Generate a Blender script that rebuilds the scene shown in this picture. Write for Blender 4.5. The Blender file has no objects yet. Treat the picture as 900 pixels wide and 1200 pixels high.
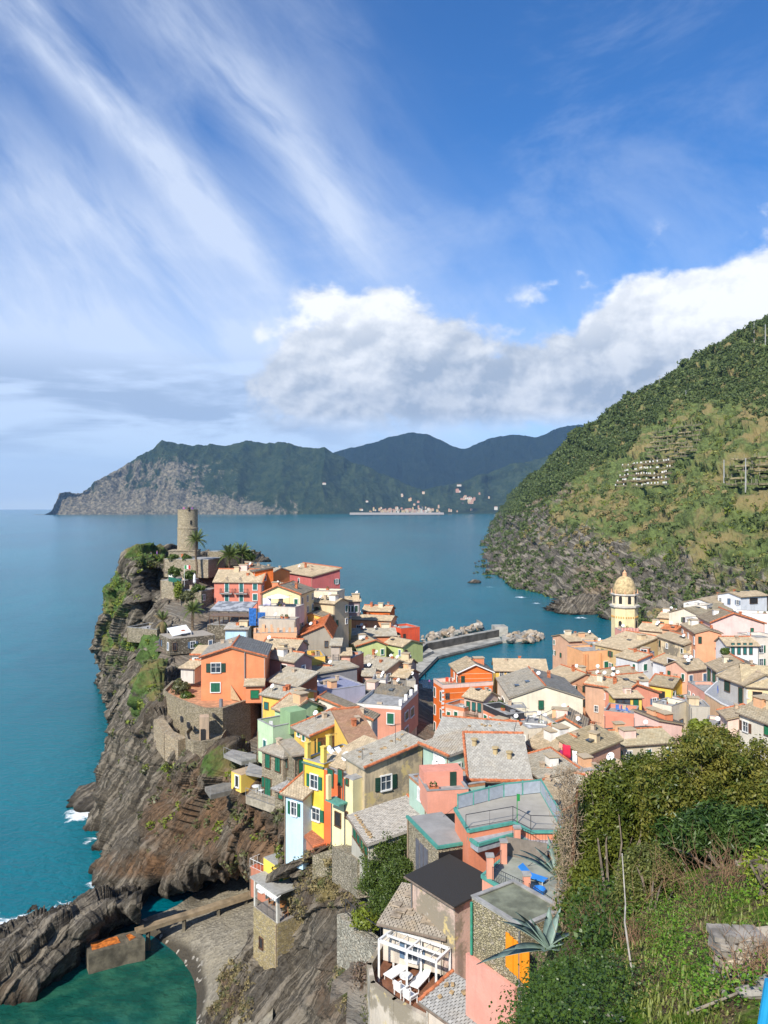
import bpy, math, random
import numpy as np
from mathutils import Vector
random.seed(7); rng = np.random.default_rng(11)
scene = bpy.context.scene
COL = scene.collection
# ------------------------------------------------------------------ camera
H, F, HZ = 50.0, 900.0, 594.0          # camera height, focal length in photo pixels, row of the true horizontal
cam_d = bpy.data.cameras.new('camera'); cam = bpy.data.objects.new('camera', cam_d); COL.objects.link(cam)
cam.location = (0, 0, H); cam.rotation_euler = (math.radians(90), 0, 0)
cam_d.sensor_fit = 'VERTICAL'; cam_d.sensor_height = 24.0; cam_d.lens = 24.0 * F / 1200
cam_d.shift_y = (HZ - 600) / 1200.0
cam_d.clip_start = 0.5; cam_d.clip_end = 60000
scene.camera = cam
# ------------------------------------------------------------------ colour management
scene.view_settings.view_transform = 'Standard'; scene.view_settings.look = 'None'
scene.view_settings.exposure = 0.40; scene.view_settings.gamma = 1.0
scene.view_settings.use_curve_mapping = False
# ------------------------------------------------------------------ sun
SUN_AZ = math.radians(28)              # from behind the camera towards the left
SUN_EL = math.radians(39)
SD = Vector((-math.sin(SUN_AZ)*math.cos(SUN_EL), -math.cos(SUN_AZ)*math.cos(SUN_EL), math.sin(SUN_EL)))
sun_d = bpy.data.lights.new('sun', 'SUN'); sun = bpy.data.objects.new('sun', sun_d); COL.objects.link(sun)
sun_d.energy = 5.0; sun_d.angle = math.radians(0.5); sun_d.color = (1.0, 0.94, 0.84)
sun.rotation_euler = SD.to_track_quat('Z', 'Y').to_euler(); sun.location = (-200, -200, 300)

# ------------------------------------------------------------------ tiny node language
class E:
    nt = None
    def __init__(s, sock): s.s = sock
    @staticmethod
    def n(t): return E.nt.nodes.new(t)
    @staticmethod
    def put(inp, v):
        if isinstance(v, E): E.nt.links.new(v.s, inp)
        else: inp.default_value = v
    @staticmethod
    def m(op, a, b=None, c=None):
        k = E.n('ShaderNodeMath'); k.operation = op
        for i, v in enumerate((a, b, c)):
            if v is not None: E.put(k.inputs[i], v)
        return E(k.outputs[0])
    def __add__(a, b): return E.m('ADD', a, b)
    __radd__ = __add__
    def __sub__(a, b): return E.m('SUBTRACT', a, b)
    def __rsub__(a, b): return E.m('SUBTRACT', b, a)
    def __mul__(a, b): return E.m('MULTIPLY', a, b)
    __rmul__ = __mul__
    def __truediv__(a, b): return E.m('DIVIDE', a, b)
    def __neg__(a): return E.m('MULTIPLY', a, -1.0)
def clamp(a):
    k = E.n('ShaderNodeClamp'); E.put(k.inputs[0], a); return E(k.outputs[0])
def sstep(v, lo, hi, a=0.0, b=1.0):
    k = E.n('ShaderNodeMapRange'); k.interpolation_type = 'SMOOTHSTEP'
    for i, x in enumerate((v, lo, hi, a, b)): E.put(k.inputs[i], x)
    return E(k.outputs[0])
def lin(v, lo, hi, a=0.0, b=1.0):
    k = E.n('ShaderNodeMapRange')
    for i, x in enumerate((v, lo, hi, a, b)): E.put(k.inputs[i], x)
    return E(k.outputs[0])
def vmath(op, a, b=None, sc=None):
    k = E.n('ShaderNodeVectorMath'); k.operation = op; E.put(k.inputs[0], a)
    if b is not None: E.put(k.inputs[1], b)
    if sc is not None: E.put(k.inputs['Scale'], sc)
    return E(k.outputs[0])
def sep(v):
    k = E.n('ShaderNodeSeparateXYZ'); E.put(k.inputs[0], v); return [E(o) for o in k.outputs]
def comb(x, y, z):
    k = E.n('ShaderNodeCombineXYZ')
    for i, v in enumerate((x, y, z)): E.put(k.inputs[i], v)
    return E(k.outputs[0])
def noise(v, scale, detail=4.0, rough=0.5, dist=0.0, ty=None):
    k = E.n('ShaderNodeTexNoise'); E.put(k.inputs['Vector'], v)
    if ty: k.noise_type = ty
    k.inputs['Scale'].default_value = scale; k.inputs['Detail'].default_value = detail
    k.inputs['Roughness'].default_value = rough; k.inputs['Distortion'].default_value = dist
    return E(k.outputs[0])
def voro(v, scale, feature='F1', out=0, rnd=1.0):
    k = E.n('ShaderNodeTexVoronoi'); k.feature = feature; E.put(k.inputs['Vector'], v)
    k.inputs['Scale'].default_value = scale; k.inputs['Randomness'].default_value = rnd
    return E(k.outputs[out])
def mix(f, a, b, mode='MIX'):
    k = E.n('ShaderNodeMix'); k.data_type = 'RGBA'; k.blend_type = mode
    E.put(k.inputs[0], f)
    for i, v in ((6, a), (7, b)):
        if isinstance(v, tuple) and len(v) == 3: v = (*v, 1)
        E.put(k.inputs[i], v)
    return E(k.outputs[2])
def attr(name):
    k = E.n('ShaderNodeAttribute'); k.attribute_name = name; return k
def scalev(v, s3):
    return vmath('MULTIPLY', v, s3)

# ------------------------------------------------------------------ world: Nishita sky with cloud layers
world = bpy.data.worlds.new('World'); scene.world = world; world.use_nodes = True
E.nt = world.node_tree; E.nt.nodes.clear()
sky = E.n('ShaderNodeTexSky'); sky.sky_type = 'NISHITA'; sky.sun_disc = False
sky.sun_elevation = SUN_EL; sky.sun_rotation = math.radians(180) + SUN_AZ
sky.altitude = 50; sky.air_density = 1.0; sky.dust_density = 0.5; sky.ozone_density = 3.0
tc = E.n('ShaderNodeTexCoord'); D = E(tc.outputs['Generated'])
dx, dy, dz = sep(D)
hyp = E.m('SQRT', dx*dx + dy*dy)
U = E.m('ARCTAN2', dx, dy)
V = dz / E.m('MAXIMUM', hyp, 0.02)
def uv(px, py):
    u = math.atan((px-450)/900); return u, (HZ-py)/900*math.cos(u)
def gauss(px, py, sx, sy, amp=1.0):
    u0, v0 = uv(px, py)
    a = (U - u0) / (sx/900); b = (V - v0) / (sy/900)
    return E.m('EXPONENT', -(a*a + b*b)) * amp
W = comb(U, V*1.25, dz*0.3)
WV = vmath('ADD', W, vmath('SCALE', comb(noise(W, 9.0, 5.0, .6), noise(vmath('ADD', W, (3.1, 1.7, 0)), 9.0, 5.0, .6), 0.0), None, 0.05))
v1 = voro(WV, 15.0, 'SMOOTH_F1'); v2 = voro(vmath('ADD', WV, (0.010, -0.014, 0.0)), 15.0, 'SMOOTH_F1'); v3 = voro(WV, 38.0, 'SMOOTH_F1')
n1 = noise(W, 7.0, 10.0, 0.56)
n2 = noise(vmath('ADD', W, (0.011, -0.013, 0.0)), 7.0, 10.0, 0.56)
nb = noise(W, 16.0, 8.0, 0.62, 0.35)
nb2 = noise(vmath('ADD', W, (0.006, -0.008, 0.0)), 16.0, 8.0, 0.62, 0.35)
# cumulus: heaps in view and a loose ring of them elsewhere near the horizon
body = gauss(440, 428, 105, 85, 1.05) + gauss(350, 445, 66, 62, .75) + gauss(535, 430, 62, 52, .65) + gauss(452, 358, 58, 42, .62) \
     + gauss(600, 480, 80, 36, .5) + gauss(740, 392, 105, 78, .95) + gauss(870, 380, 120, 74, .95) + gauss(690, 455, 105, 60, .75) \
     + gauss(1000, 340, 130, 100, .9) + gauss(330, 500, 90, 26, .25)
ring = sstep(V, 0.36, 0.30) * sstep(E.m('ABSOLUTE', V - 0.16), 0.16, 0.04) * sstep(noise(comb(dx, dy, dz), 2.2, 2.0), 0.5, 0.65) * sstep(E.m('ABSOLUTE', U), 0.75, 1.1) * 0.9
flat = sstep(V, 0.088, 0.125)
cdens = (body + ring) + (n1 - 0.5) * 2.0 + (nb - 0.5) * 0.7 + (0.42 - v1) * 0.70 + (0.4 - v3) * 0.22
cum = sstep(cdens, 0.48, 0.80) * flat * sstep(V, 0.46, 0.40) * sstep(body + ring, 0.10, 0.34)
lit = clamp(lin((n2 - n1) * 7.0 + (nb2 - nb) * 2.4 + (v1 - v2) * 3.0, -0.6, 0.6, 0.0, 1.0))
thick = sstep(cdens, 0.55, 1.5)
low = sstep(V, 0.29, 0.09)
big = noise(W, 3.4, 4.0, 0.5)
shade = clamp(lit * 0.55 + thick * 0.06 + low * 0.74 + (big - 0.5) * 2.2 - 0.26)
ccol = mix(shade, (10.2, 10.4, 10.7), (4.0, 4.8, 6.1))
# grey-blue bank of stratus towards the left horizon
WS = comb(U*1.0, V*5.0, 0.0)
ns = noise(WS, 4.0, 7.0, 0.55, 0.3)
bank = (sstep(E.m('ABSOLUTE', V - 0.125), 0.085, 0.015) * sstep(U, 0.12, -0.2)) * sstep(ns, 0.44, 0.58)
bank2 = sstep(ns, 0.42, 0.62) * sstep(V, 0.17, 0.03) * 0.5
# cirrus: long streaks fanning out of the lower right
A = (U*0.70 - V*0.72)                  # along the streaks
B = (U*0.72 + V*0.70) + (noise(comb(U, V, 2.0), 2.2, 3.0) - 0.5)*0.10
Bf = B + A*0.06
cs = comb(A*1.3, Bf*4.2, 0.0)
nc = noise(cs, 3.0, 9.0, 0.6, 0.35)
nc2 = noise(comb(A*3.0, Bf*15.0, 1.0), 3.0, 7.0, 0.62, 0.4)
def band(p0, p1, w0, amp):
    (u0, v0), (u1, v1) = uv(*p0), uv(*p1)
    L = math.hypot(u1-u0, v1-v0); tx, ty = (u1-u0)/L, (v1-v0)/L
    d = (U - u0)*(-ty) + (V - v0)*tx
    d = d + (noise(comb(U, V, 5.0), 3.0, 3.0) - 0.5)*0.05
    t = (U - u0)*tx + (V - v0)*ty
    w = sstep(t, -0.3, 0.35, w0/900*1.5, w0/900)
    q = d / w
    return E.m('EXPONENT', -(q*q)) * sstep(t, 0.50, 0.30) * amp
cir = band((10, -5), (270, 280), 26, .75) + band((205, 0), (430, 290), 38, .62) + band((60, -20), (300, 250), 80, .16) \
    + band((-200, 40), (130, 270), 60, .42) + band((300, -60), (470, 260), 70, .22)
veil = sstep(V, 0.50, 0.18) * sstep(U, 0.50, -0.40) * 0.95 + sstep(V, 0.34, 0.08) * 0.50
far_c = sstep(noise(comb(dx, dy, dz*3.0), 1.6, 5.0, 0.6), 0.48, 0.72) * sstep(E.m('ABSOLUTE', U), 0.55, 1.0) * 0.4
cirrus = clamp((cir * sstep(nc, 0.26, 0.66, 0.25, 1.25) + veil * (0.25 + nc*1.3) + far_c) * (0.80 + nc2*0.38) + sstep(noise(comb(U, V*1.6, 3.0), 2.6, 8.0, .66, .5), 0.42, 0.72) * 0.26)
skyc = mix(1.0, E(sky.outputs[0]), (0.42, 0.98, 1.56, 1), 'MULTIPLY')
c1 = mix(cirrus * 0.74, skyc, (8.2, 9.0, 10.4))
c2 = mix(clamp(bank2), c1, (5.2, 6.6, 8.8)); c2 = mix(clamp(bank*0.85), c2, (3.7, 4.9, 7.0))
c3 = mix(cum, c2, ccol)
bg = E.n('ShaderNodeBackground'); E.put(bg.inputs[0], c3); bg.inputs[1].default_value = 0.082
wo = E.n('ShaderNodeOutputWorld'); E.nt.links.new(bg.outputs[0], wo.inputs[0])

# ------------------------------------------------------------------ helpers: points, tags, meshes
def A3(px, py, Y): return np.array([(px-450)/F*Y, Y, H-(py-HZ)/F*Y])
def Z3(px, py, z):
    Y = (H-z)*F/(py-HZ); return np.array([(px-450)/F*Y, Y, z])
def tag(o, label=None, cat=None, group=None, kind=None):
    if label: o['label'] = label
    if cat: o['category'] = cat
    if group: o['group'] = group
    if kind: o['kind'] = kind
    return o
def link(name, data, parent=None):
    o = bpy.data.objects.new(name, data); COL.objects.link(o)
    if parent is not None: o.parent = parent
    return o
def empty(name, loc, label=None, cat=None, group=None, rz=0):
    o = bpy.data.objects.new(name, None); COL.objects.link(o); o.location = loc; o.rotation_euler.z = rz
    o.empty_display_size = 0.5
    return tag(o, label, cat, group)
def copy_tree(o, parent=None):
    c = o.copy(); COL.objects.link(c)
    if parent is not None: c.parent = parent
    for ch in [x for x in COL.objects if x.parent == o]: copy_tree(ch, c)
    return c
class MB:
    """collects polygons; build() links them as one mesh"""
    def __init__(s): s.v = []; s.f = []; s.mi = []; s.cur = 0
    def add(s, vs, fs):
        b = len(s.v); s.v += [tuple(map(float, v)) for v in vs]
        s.f += [tuple(i+b for i in f) for f in fs]; s.mi += [s.cur]*len(fs)
    def box(s, c, size, rz=0.0, tilt=None):
        hx, hy, hz = size[0]/2, size[1]/2, size[2]/2
        cs, sn = math.cos(rz), math.sin(rz); vs = []
        for z in (-hz, hz):
            for x, y in ((-hx,-hy),(hx,-hy),(hx,hy),(-hx,hy)):
                vs.append((c[0]+x*cs-y*sn, c[1]+x*sn+y*cs, c[2]+z))
        s.add(vs, [(3,2,1,0),(4,5,6,7),(0,1,5,4),(1,2,6,5),(2,3,7,6),(3,0,4,7)])
    def prism(s, base, z0, z1):
        n = len(base); vs = [(p[0],p[1],z0) for p in base] + [(p[0],p[1],z1) for p in base]
        s.add(vs, [tuple(reversed(range(n))), tuple(range(n,2*n))] + [(i,(i+1)%n,n+(i+1)%n,n+i) for i in range(n)])
    def hexa(s, b4, t4):
        s.add(list(b4)+list(t4), [(3,2,1,0),(4,5,6,7),(0,1,5,4),(1,2,6,5),(2,3,7,6),(3,0,4,7)])
    def bar(s, a, b, r, n=4, r2=None):
        a = Vector(a); b = Vector(b); d = (b-a)
        if d.length < 1e-6: return
        d.normalize(); up = Vector((0,0,1)) if abs(d.z) < .9 else Vector((1,0,0))
        u = d.cross(up).normalized(); w = d.cross(u); r2 = r if r2 is None else r2
        vs = []
        for p, rr in ((a, r), (b, r2)):
            for k in range(n):
                t = 2*math.pi*(k+.5)/n; vs.append(p + u*math.cos(t)*rr + w*math.sin(t)*rr)
        s.add(vs, [tuple(range(n)), tuple(reversed(range(n,2*n)))] + [(k+n,(k+1)%n+n,(k+1)%n,k) for k in range(n)])
    def lathe(s, prof, n=16, c=(0,0,0), a0=0.0):
        vs = []; m = len(prof)
        for r, z in prof:
            for k in range(n):
                t = a0+2*math.pi*k/n; vs.append((c[0]+r*math.cos(t), c[1]+r*math.sin(t), c[2]+z))
        fs = [(i*n+k, i*n+(k+1)%n, (i+1)*n+(k+1)%n, (i+1)*n+k) for i in range(m-1) for k in range(n)]
        fs += [tuple(reversed(range(n))), tuple(range((m-1)*n, m*n))]
        s.add(vs, fs)
    def mesh(s, name, mats, smooth=False):
        me = bpy.data.meshes.new(name); me.from_pydata(s.v, [], s.f)
        for m in (mats if isinstance(mats, (list, tuple)) else [mats]): me.materials.append(m)
        if any(s.mi): me.polygons.foreach_set('material_index', s.mi)
        if smooth: me.polygons.foreach_set('use_smooth', [True]*len(me.polygons))
        me.update(); return me
    def build(s, name, mats, parent=None, smooth=False, **k):
        return tag(link(name, s.mesh(name, mats, smooth), parent), **k)
def np_mesh(name, verts, faces, mats, smooth=False, attrs=None):
    """verts (n,3), faces (m,k) arrays, all faces with k corners"""
    me = bpy.data.meshes.new(name); n, (m, k) = len(verts), faces.shape
    me.vertices.add(n); me.vertices.foreach_set('co', np.asarray(verts, dtype=np.float32).ravel())
    me.loops.add(m*k); me.loops.foreach_set('vertex_index', faces.astype(np.int32).ravel())
    me.polygons.add(m); me.polygons.foreach_set('loop_start', np.arange(0, m*k, k, dtype=np.int32))
    for mm in (mats if isinstance(mats, (list, tuple)) else [mats]): me.materials.append(mm)
    if smooth: me.polygons.foreach_set('use_smooth', np.ones(m, dtype=bool))
    me.update(calc_edges=True)
    for an, av in (attrs or {}).items():
        at = me.attributes.new(an, 'FLOAT', 'POINT'); at.data.foreach_set('value', np.asarray(av, dtype=np.float32).ravel())
    me.validate(); return me
# ------------------------------------------------------------------ numpy noise
def _h(ix, iy, iz, seed):
    h = (ix.astype(np.int64)*374761393 + iy.astype(np.int64)*668265263 + iz.astype(np.int64)*2147483647 + seed*974634777) & 0xffffffff
    h = ((h ^ (h >> 13)) * 1274126177) & 0xffffffff
    h = (h ^ (h >> 16)) & 0xffffffff
    return h / 4294967295.0
def vnoise(p, seed=0):
    i = np.floor(p).astype(np.int64); f = p - i; f = f*f*f*(f*(f*6-15)+10); r = 0
    for a in (0, 1):
        wx = f[..., 0] if a else 1-f[..., 0]
        for b in (0, 1):
            wy = f[..., 1] if b else 1-f[..., 1]
            for c in (0, 1):
                wz = f[..., 2] if c else 1-f[..., 2]
                r = r + wx*wy*wz*_h(i[..., 0]+a, i[..., 1]+b, i[..., 2]+c, seed)
    return r*2-1
def fbm(p, oct=5, gain=0.5, seed=0, ridged=False):
    s = 0; a = 1.0; t = 0
    for k in range(oct):
        n = vnoise(p*(2.03**k) + 17.3*k, seed+k)
        if ridged: n = 1-2*np.abs(n)
        s = s + n*a; t += a; a *= gain
    return s/t
def crom(P, n):
    """Catmull-Rom along axis 0 to n samples"""
    P = np.asarray(P, float); m = len(P); t = np.linspace(0, m-1, n); i = np.minimum(t.astype(int), m-2); f = t-i
    g = lambda k: P[np.clip(i+k, 0, m-1)]
    f = f.reshape((-1,)+(1,)*(P.ndim-1)); p0, p1, p2, p3 = g(-1), g(0), g(1), g(2)
    return 0.5*((2*p1)+(-p0+p2)*f+(2*p0-5*p1+4*p2-p3)*f*f+(-p0+3*p1-3*p2+p3)*f**3)
def patch(ctrl, nr, nc):
    G = crom(np.asarray(ctrl, float), nr); return np.swapaxes(crom(np.swapaxes(G, 0, 1), nc), 0, 1)
def normals(G):
    du = np.gradient(G, axis=0); dv = np.gradient(G, axis=1); n = np.cross(du, dv)
    return n/np.maximum(np.linalg.norm(n, axis=-1, keepdims=True), 1e-9)
def grid_faces(nr, nc):
    a = (np.arange(nr-1)[:, None]*nc + np.arange(nc-1)[None]).ravel()
    return np.stack([a, a+1, a+nc+1, a+nc], 1)
# ------------------------------------------------------------------ materials
MATS = {}
def newmat(name):
    m = bpy.data.materials.new(name); m.use_nodes = True; E.nt = m.node_tree; E.nt.nodes.clear()
    b = E.n('ShaderNodeBsdfPrincipled'); o = E.n('ShaderNodeOutputMaterial'); E.nt.links.new(b.outputs[0], o.inputs[0])
    return m, b
def geo_pos():
    k = E.n('ShaderNodeNewGeometry'); return E(k.outputs['Position'])
def geo_nrm():
    k = E.n('ShaderNodeNewGeometry'); return E(k.outputs['True Normal'])
def bump(b, hgt, dist=0.05, strength=1.0):
    k = E.n('ShaderNodeBump'); k.inputs['Distance'].default_value = dist; k.inputs['Strength'].default_value = strength
    E.put(k.inputs['Height'], hgt); E.nt.links.new(k.outputs[0], b.inputs['Normal'])
def simple(name, col, rough=0.6, var=0.12, scale=3.0, metal=0.0, trans=0.0):
    key = (name, tuple(col))
    if key in MATS: return MATS[key]
    m, b = newmat(name); p = geo_pos()
    n = noise(p, scale, 5.0, 0.6)
    d = tuple(c*(1-var*1.6) for c in col); l = tuple(min(1, c*(1+var)) for c in col)
    E.put(b.inputs['Base Color'], mix(sstep(n, 0.3, 0.7), d, l))
    b.inputs['Roughness'].default_value = rough; b.inputs['Metallic'].default_value = metal
    MATS[key] = m; return m
def stucco(col, age=0.35):
    age = max(age, .22)*1.25
    key = ('stucco', tuple(col), age)
    if key in MATS: return MATS[key]
    m, b = newmat('stucco'); p = geo_pos(); oi = E.n('ShaderNodeObjectInfo'); r = E(oi.outputs['Random'])
    pp = vmath('ADD', p, comb(r*50.0, r*31.0, 0.0))
    n = noise(pp, 0.45, 6.0, 0.62); nv = noise(scalev(pp, (2.4, 2.4, 0.25)), 1.0, 5.0, 0.6); nf = noise(pp, 7.0, 4.0, 0.6)
    base = mix(sstep(n, 0.3, 0.72), tuple(c*0.88 for c in col), tuple(min(.92, c*1.06+.01) for c in col))
    dirt = tuple(c*0.50+0.045 for c in col)
    base = mix(sstep(nv, 0.46, 0.74)*age, base, dirt)
    if age > 1.0: base = mix(sstep(noise(pp, 0.30, 7.0, 0.7), 0.47, 0.56), base, (0.27, 0.23, 0.17)); base = mix(sstep(noise(pp, 0.5, 6.0, 0.7), 0.56, 0.62), base, (0.56, 0.44, 0.20))
    base = mix(sstep(noise(pp, 1.3, 6.0, 0.7), 0.62, 0.70)*age*0.75, base, (0.42, 0.38, 0.32))
    base = mix(sstep(nf, 0.35, 0.7)*0.10, base, dirt)
    E.put(b.inputs['Base Color'], base); b.inputs['Roughness'].default_value = 0.92
    b.inputs['Specular IOR Level'].default_value = 0.15
    bump(b, nf, 0.02, 0.6)
    MATS[key] = m; return m
def slate(tint=(0.30, 0.27, 0.22), moss=0.35):
    key = ('slate', tint, moss)
    if key in MATS: return MATS[key]
    m, b = newmat('slate'); p = geo_pos()
    isl = E.n('ShaderNodeNewGeometry'); r = E(isl.outputs['Random Per Island'])
    n = noise(p, 0.7, 6.0, 0.65); nf = noise(p, 9.0, 5.0, 0.6)
    d = tuple(c*0.80 for c in tint); l = tuple(min(1, c*1.16) for c in tint)
    c = mix(r, d, l)
    c = mix(sstep(n, 0.46, 0.68)*moss, c, (0.34, 0.24, 0.12))
    c = mix(sstep(noise(p, 2.6, 6.0, 0.7), 0.56, 0.66)*moss, c, (0.14, 0.13, 0.09))
    c = mix(sstep(nf, 0.5, 0.75)*0.35, c, l)
    E.put(b.inputs['Base Color'], c); b.inputs['Roughness'].default_value = 0.85
    b.inputs['Specular IOR Level'].default_value = 0.25
    bump(b, nf, 0.02, 0.7)
    MATS[key] = m; return m
def stonework(col=(0.27, 0.23, 0.16), sc=2.2, dark=0.30, moss=0.25):
    col = tuple(c*1.12 for c in col); sc = sc*1.55; dark = .45+dark*.35
    key = ('stonework', col, sc, dark, moss)
    if key in MATS: return MATS[key]
    m, b = newmat('stonework'); p = geo_pos()
    q = vmath('ADD', scalev(p, (1.0, 1.0, 1.9)), vmath('SCALE', E(noise_col(p, 1.2)), None, 0.25))
    cell = voro(q, sc, 'F1', 1); edge = voro(q, sc, 'DISTANCE_TO_EDGE', 0)
    cr, cg, cb = sep(cell)
    c = mix(cr, tuple(x*0.68 for x in col), tuple(x*1.35 for x in col))
    c = mix(sstep(cg, 0.78, 0.86), c, (0.42, 0.36, 0.27))
    c = mix(sstep(edge, 0.07, 0.02), c, tuple(x*dark for x in col))
    c = mix(sstep(noise(p, 0.35, 5.0, 0.65), 0.55, 0.70)*moss, c, (0.10, 0.10, 0.04))
    E.put(b.inputs['Base Color'], c); b.inputs['Roughness'].default_value = 0.95
    b.inputs['Specular IOR Level'].default_value = 0.1
    bump(b, sstep(edge, 0.0, 0.15) + noise(p, 9.0, 3.0)*0.4, 0.06, 1.0)
    MATS[key] = m; return m
def noise_col(v, scale):
    k = E.n('ShaderNodeTexNoise'); E.put(k.inputs['Vector'], v); k.inputs['Scale'].default_value = scale
    return k.outputs['Color']
def glassm(name='window_glass', col=(0.03, 0.04, 0.05)):
    key = (name, col)
    if key in MATS: return MATS[key]
    m, b = newmat(name); p = geo_pos(); n = noise(p, 0.8, 2.0)
    E.put(b.inputs['Base Color'], mix(sstep(n, .4, .6), col, tuple(c*2.2 for c in col)))
    b.inputs['Roughness'].default_value = 0.08
    MATS[key] = m; return m
def rock_mat(name, dark, lightc, warm, veg=(0.045, 0.075, 0.018), scale=1.0, strata=(0.35, 0.5, 0.8), haze=0, vdry=(0.19, 0.15, 0.06), warm_amt=0.5):
    m, b = newmat(name); p = geo_pos()
    p = vmath('SCALE', p, None, scale)
    sx, sy, sz = sep(p)
    lay = sx*strata[0] + sy*strata[1] + sz*strata[2]
    warp = noise(p, 0.10, 5.0, 0.6)
    layer = noise(comb(lay*1.0 + warp*2.6, sx*0.06 + sz*0.05, sy*0.06), 1.5, 7.0, 0.70)
    n1 = noise(p, 0.16, 7.0, 0.62); n2 = noise(p, 1.1, 6.0, 0.7); n3 = noise(p, 0.05, 4.0, 0.6)
    c = mix(sstep(layer, 0.34, 0.66), dark, lightc)
    c = mix(sstep(n2, 0.45, 0.75)*0.55, c, lightc)
    wa = attr('warm'); v = attr('veg')
    c = mix(clamp(E(wa.outputs['Fac'])*sstep(n1, 0.32, 0.62))*warm_amt*2.0, c, mix(sstep(n2, 0.4, 0.65), warm, tuple(x*0.45 for x in warm)))
    crack = sstep(E.m('ABSOLUTE', layer-0.5), 0.035, 0.0)
    c = mix(crack*0.7, c, tuple(x*0.35 for x in dark))
    vf = sstep(E(v.outputs['Fac']) + (noise(p, 0.45, 7.0, 0.7) - 0.5)*1.1, 0.42, 0.60)
    vegc = mix(sstep(n2, 0.35, 0.65), veg, tuple(min(1, x*2.3+.004) for x in veg))
    vegc = mix(sstep(noise(p, 0.11, 6.0, 0.6), 0.46, 0.62), vegc, vdry)
    c = mix(vf, c, vegc)
    wet = attr('wet'); c = mix(E(wet.outputs['Fac'])*0.75, c, tuple(x*0.30 for x in dark))
    E.put(b.inputs['Base Color'], c); b.inputs['Roughness'].default_value = 0.9
    b.inputs['Specular IOR Level'].default_value = 0.2
    bump(b, layer*1.2 + n2*0.8 + noise(p, 4.0, 4.0, 0.6)*0.35, 0.45/scale, 1.0)
    return m
def leafm(name, c1, c2, rough=0.45, trans=0.25):
    key = (name, c1)
    if key in MATS: return MATS[key]
    m, b = newmat(name); g = E.n('ShaderNodeNewGeometry'); r = E(g.outputs['Random Per Island'])
    p = E(g.outputs['Position']); n = noise(p, 0.9, 4.0, 0.6)
    c = mix(clamp(r*0.6 + sstep(n, 0.35, 0.65)*0.5), c1, c2)
    E.put(b.inputs['Base Color'], c); b.inputs['Roughness'].default_value = rough
    b.inputs['Specular IOR Level'].default_value = 0.35
    MATS[key] = m
    nt = m.node_tree; t = nt.nodes.new('ShaderNodeBsdfTranslucent'); E.put(t.inputs[0], c)
    ms = nt.nodes.new('ShaderNodeMixShader'); ms.inputs[0].default_value = trans
    out = [x for x in nt.nodes if x.type == 'OUTPUT_MATERIAL'][0]
    nt.links.new(b.outputs[0], ms.inputs[1]); nt.links.new(t.outputs[0], ms.inputs[2]); nt.links.new(ms.outputs[0], out.inputs[0])
    return m
# water
def water_mat():
    m, b = newmat('sea_water'); p = geo_pos(); px_, py_, pz_ = sep(p)
    sh = E(attr('shallow').outputs['Fac']); fo = E(attr('foam').outputs['Fac'])
    big = noise(scalev(p, (1.0, 0.35, 1.0)), 0.006, 5.0, 0.6, 0.4)
    mid = noise(scalev(p, (1.0, 0.5, 1.0)), 0.05, 5.0, 0.65, 0.5)
    c = mix(sstep(big, 0.35, 0.68), (0.000, 0.098, 0.132), (0.001, 0.160, 0.195))
    c = mix(sstep(mid, 0.4, 0.7)*0.35, c, (0.000, 0.070, 0.108))
    c = mix(clamp(sstep(sh + (noise(p, 0.12, 5.0, 0.65)-0.5)*0.35, 0.25, 0.95)), c, mix(sstep(noise(p, 0.35, 4.0, .6), .4, .65), (0.006, 0.068, 0.048), (0.024, 0.110, 0.068)))
    nf = noise(p, 0.55, 8.0, 0.72, 1.2)
    foam = sstep(fo*1.0 + (nf - 0.5)*1.5, 0.55, 0.80)
    c = mix(foam, c, (0.82, 0.86, 0.88))
    E.put(b.inputs['Base Color'], c)
    E.put(b.inputs['Roughness'], foam*0.6 + 0.16)
    b.inputs['Specular IOR Level'].default_value = 0.26; b.inputs['IOR'].default_value = 1.33
    w = noise(scalev(p, (0.8, 1.0, 1.0)), 0.9, 6.0, 0.62, 0.3) + noise(scalev(p, (0.5, 1.0, 1.0)), 0.20, 4.0, 0.6)*1.2
    bump(b, w, 0.38, 0.75)
    return m
WATER = water_mat()
GREEN = (0.012, 0.115, 0.062); DGREEN = (0.014, 0.05, 0.032); TEAL = (0.02, 0.13, 0.12)
M_white = simple('white_paint', (0.74, 0.73, 0.70), 0.6, 0.06)
M_grey = simple('grey_concrete', (0.33, 0.32, 0.30), 0.9, 0.2, 1.2)
M_dark = simple('dark_opening', (0.02, 0.02, 0.022), 0.9)
M_iron = simple('iron', (0.045, 0.045, 0.05), 0.5)
M_ridge = simple('terracotta', (0.50, 0.16, 0.065), 0.85, 0.28, 4.0)
M_glass = glassm()
M_wood = simple('brown_wood', (0.14, 0.07, 0.035), 0.7, 0.3, 5.0)
M_dish = simple('dish_white', (0.78, 0.78, 0.76), 0.4, 0.04)
M_haze_leaf = leafm('leaf_green', (0.030, 0.060, 0.012), (0.12, 0.17, 0.03))
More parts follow.
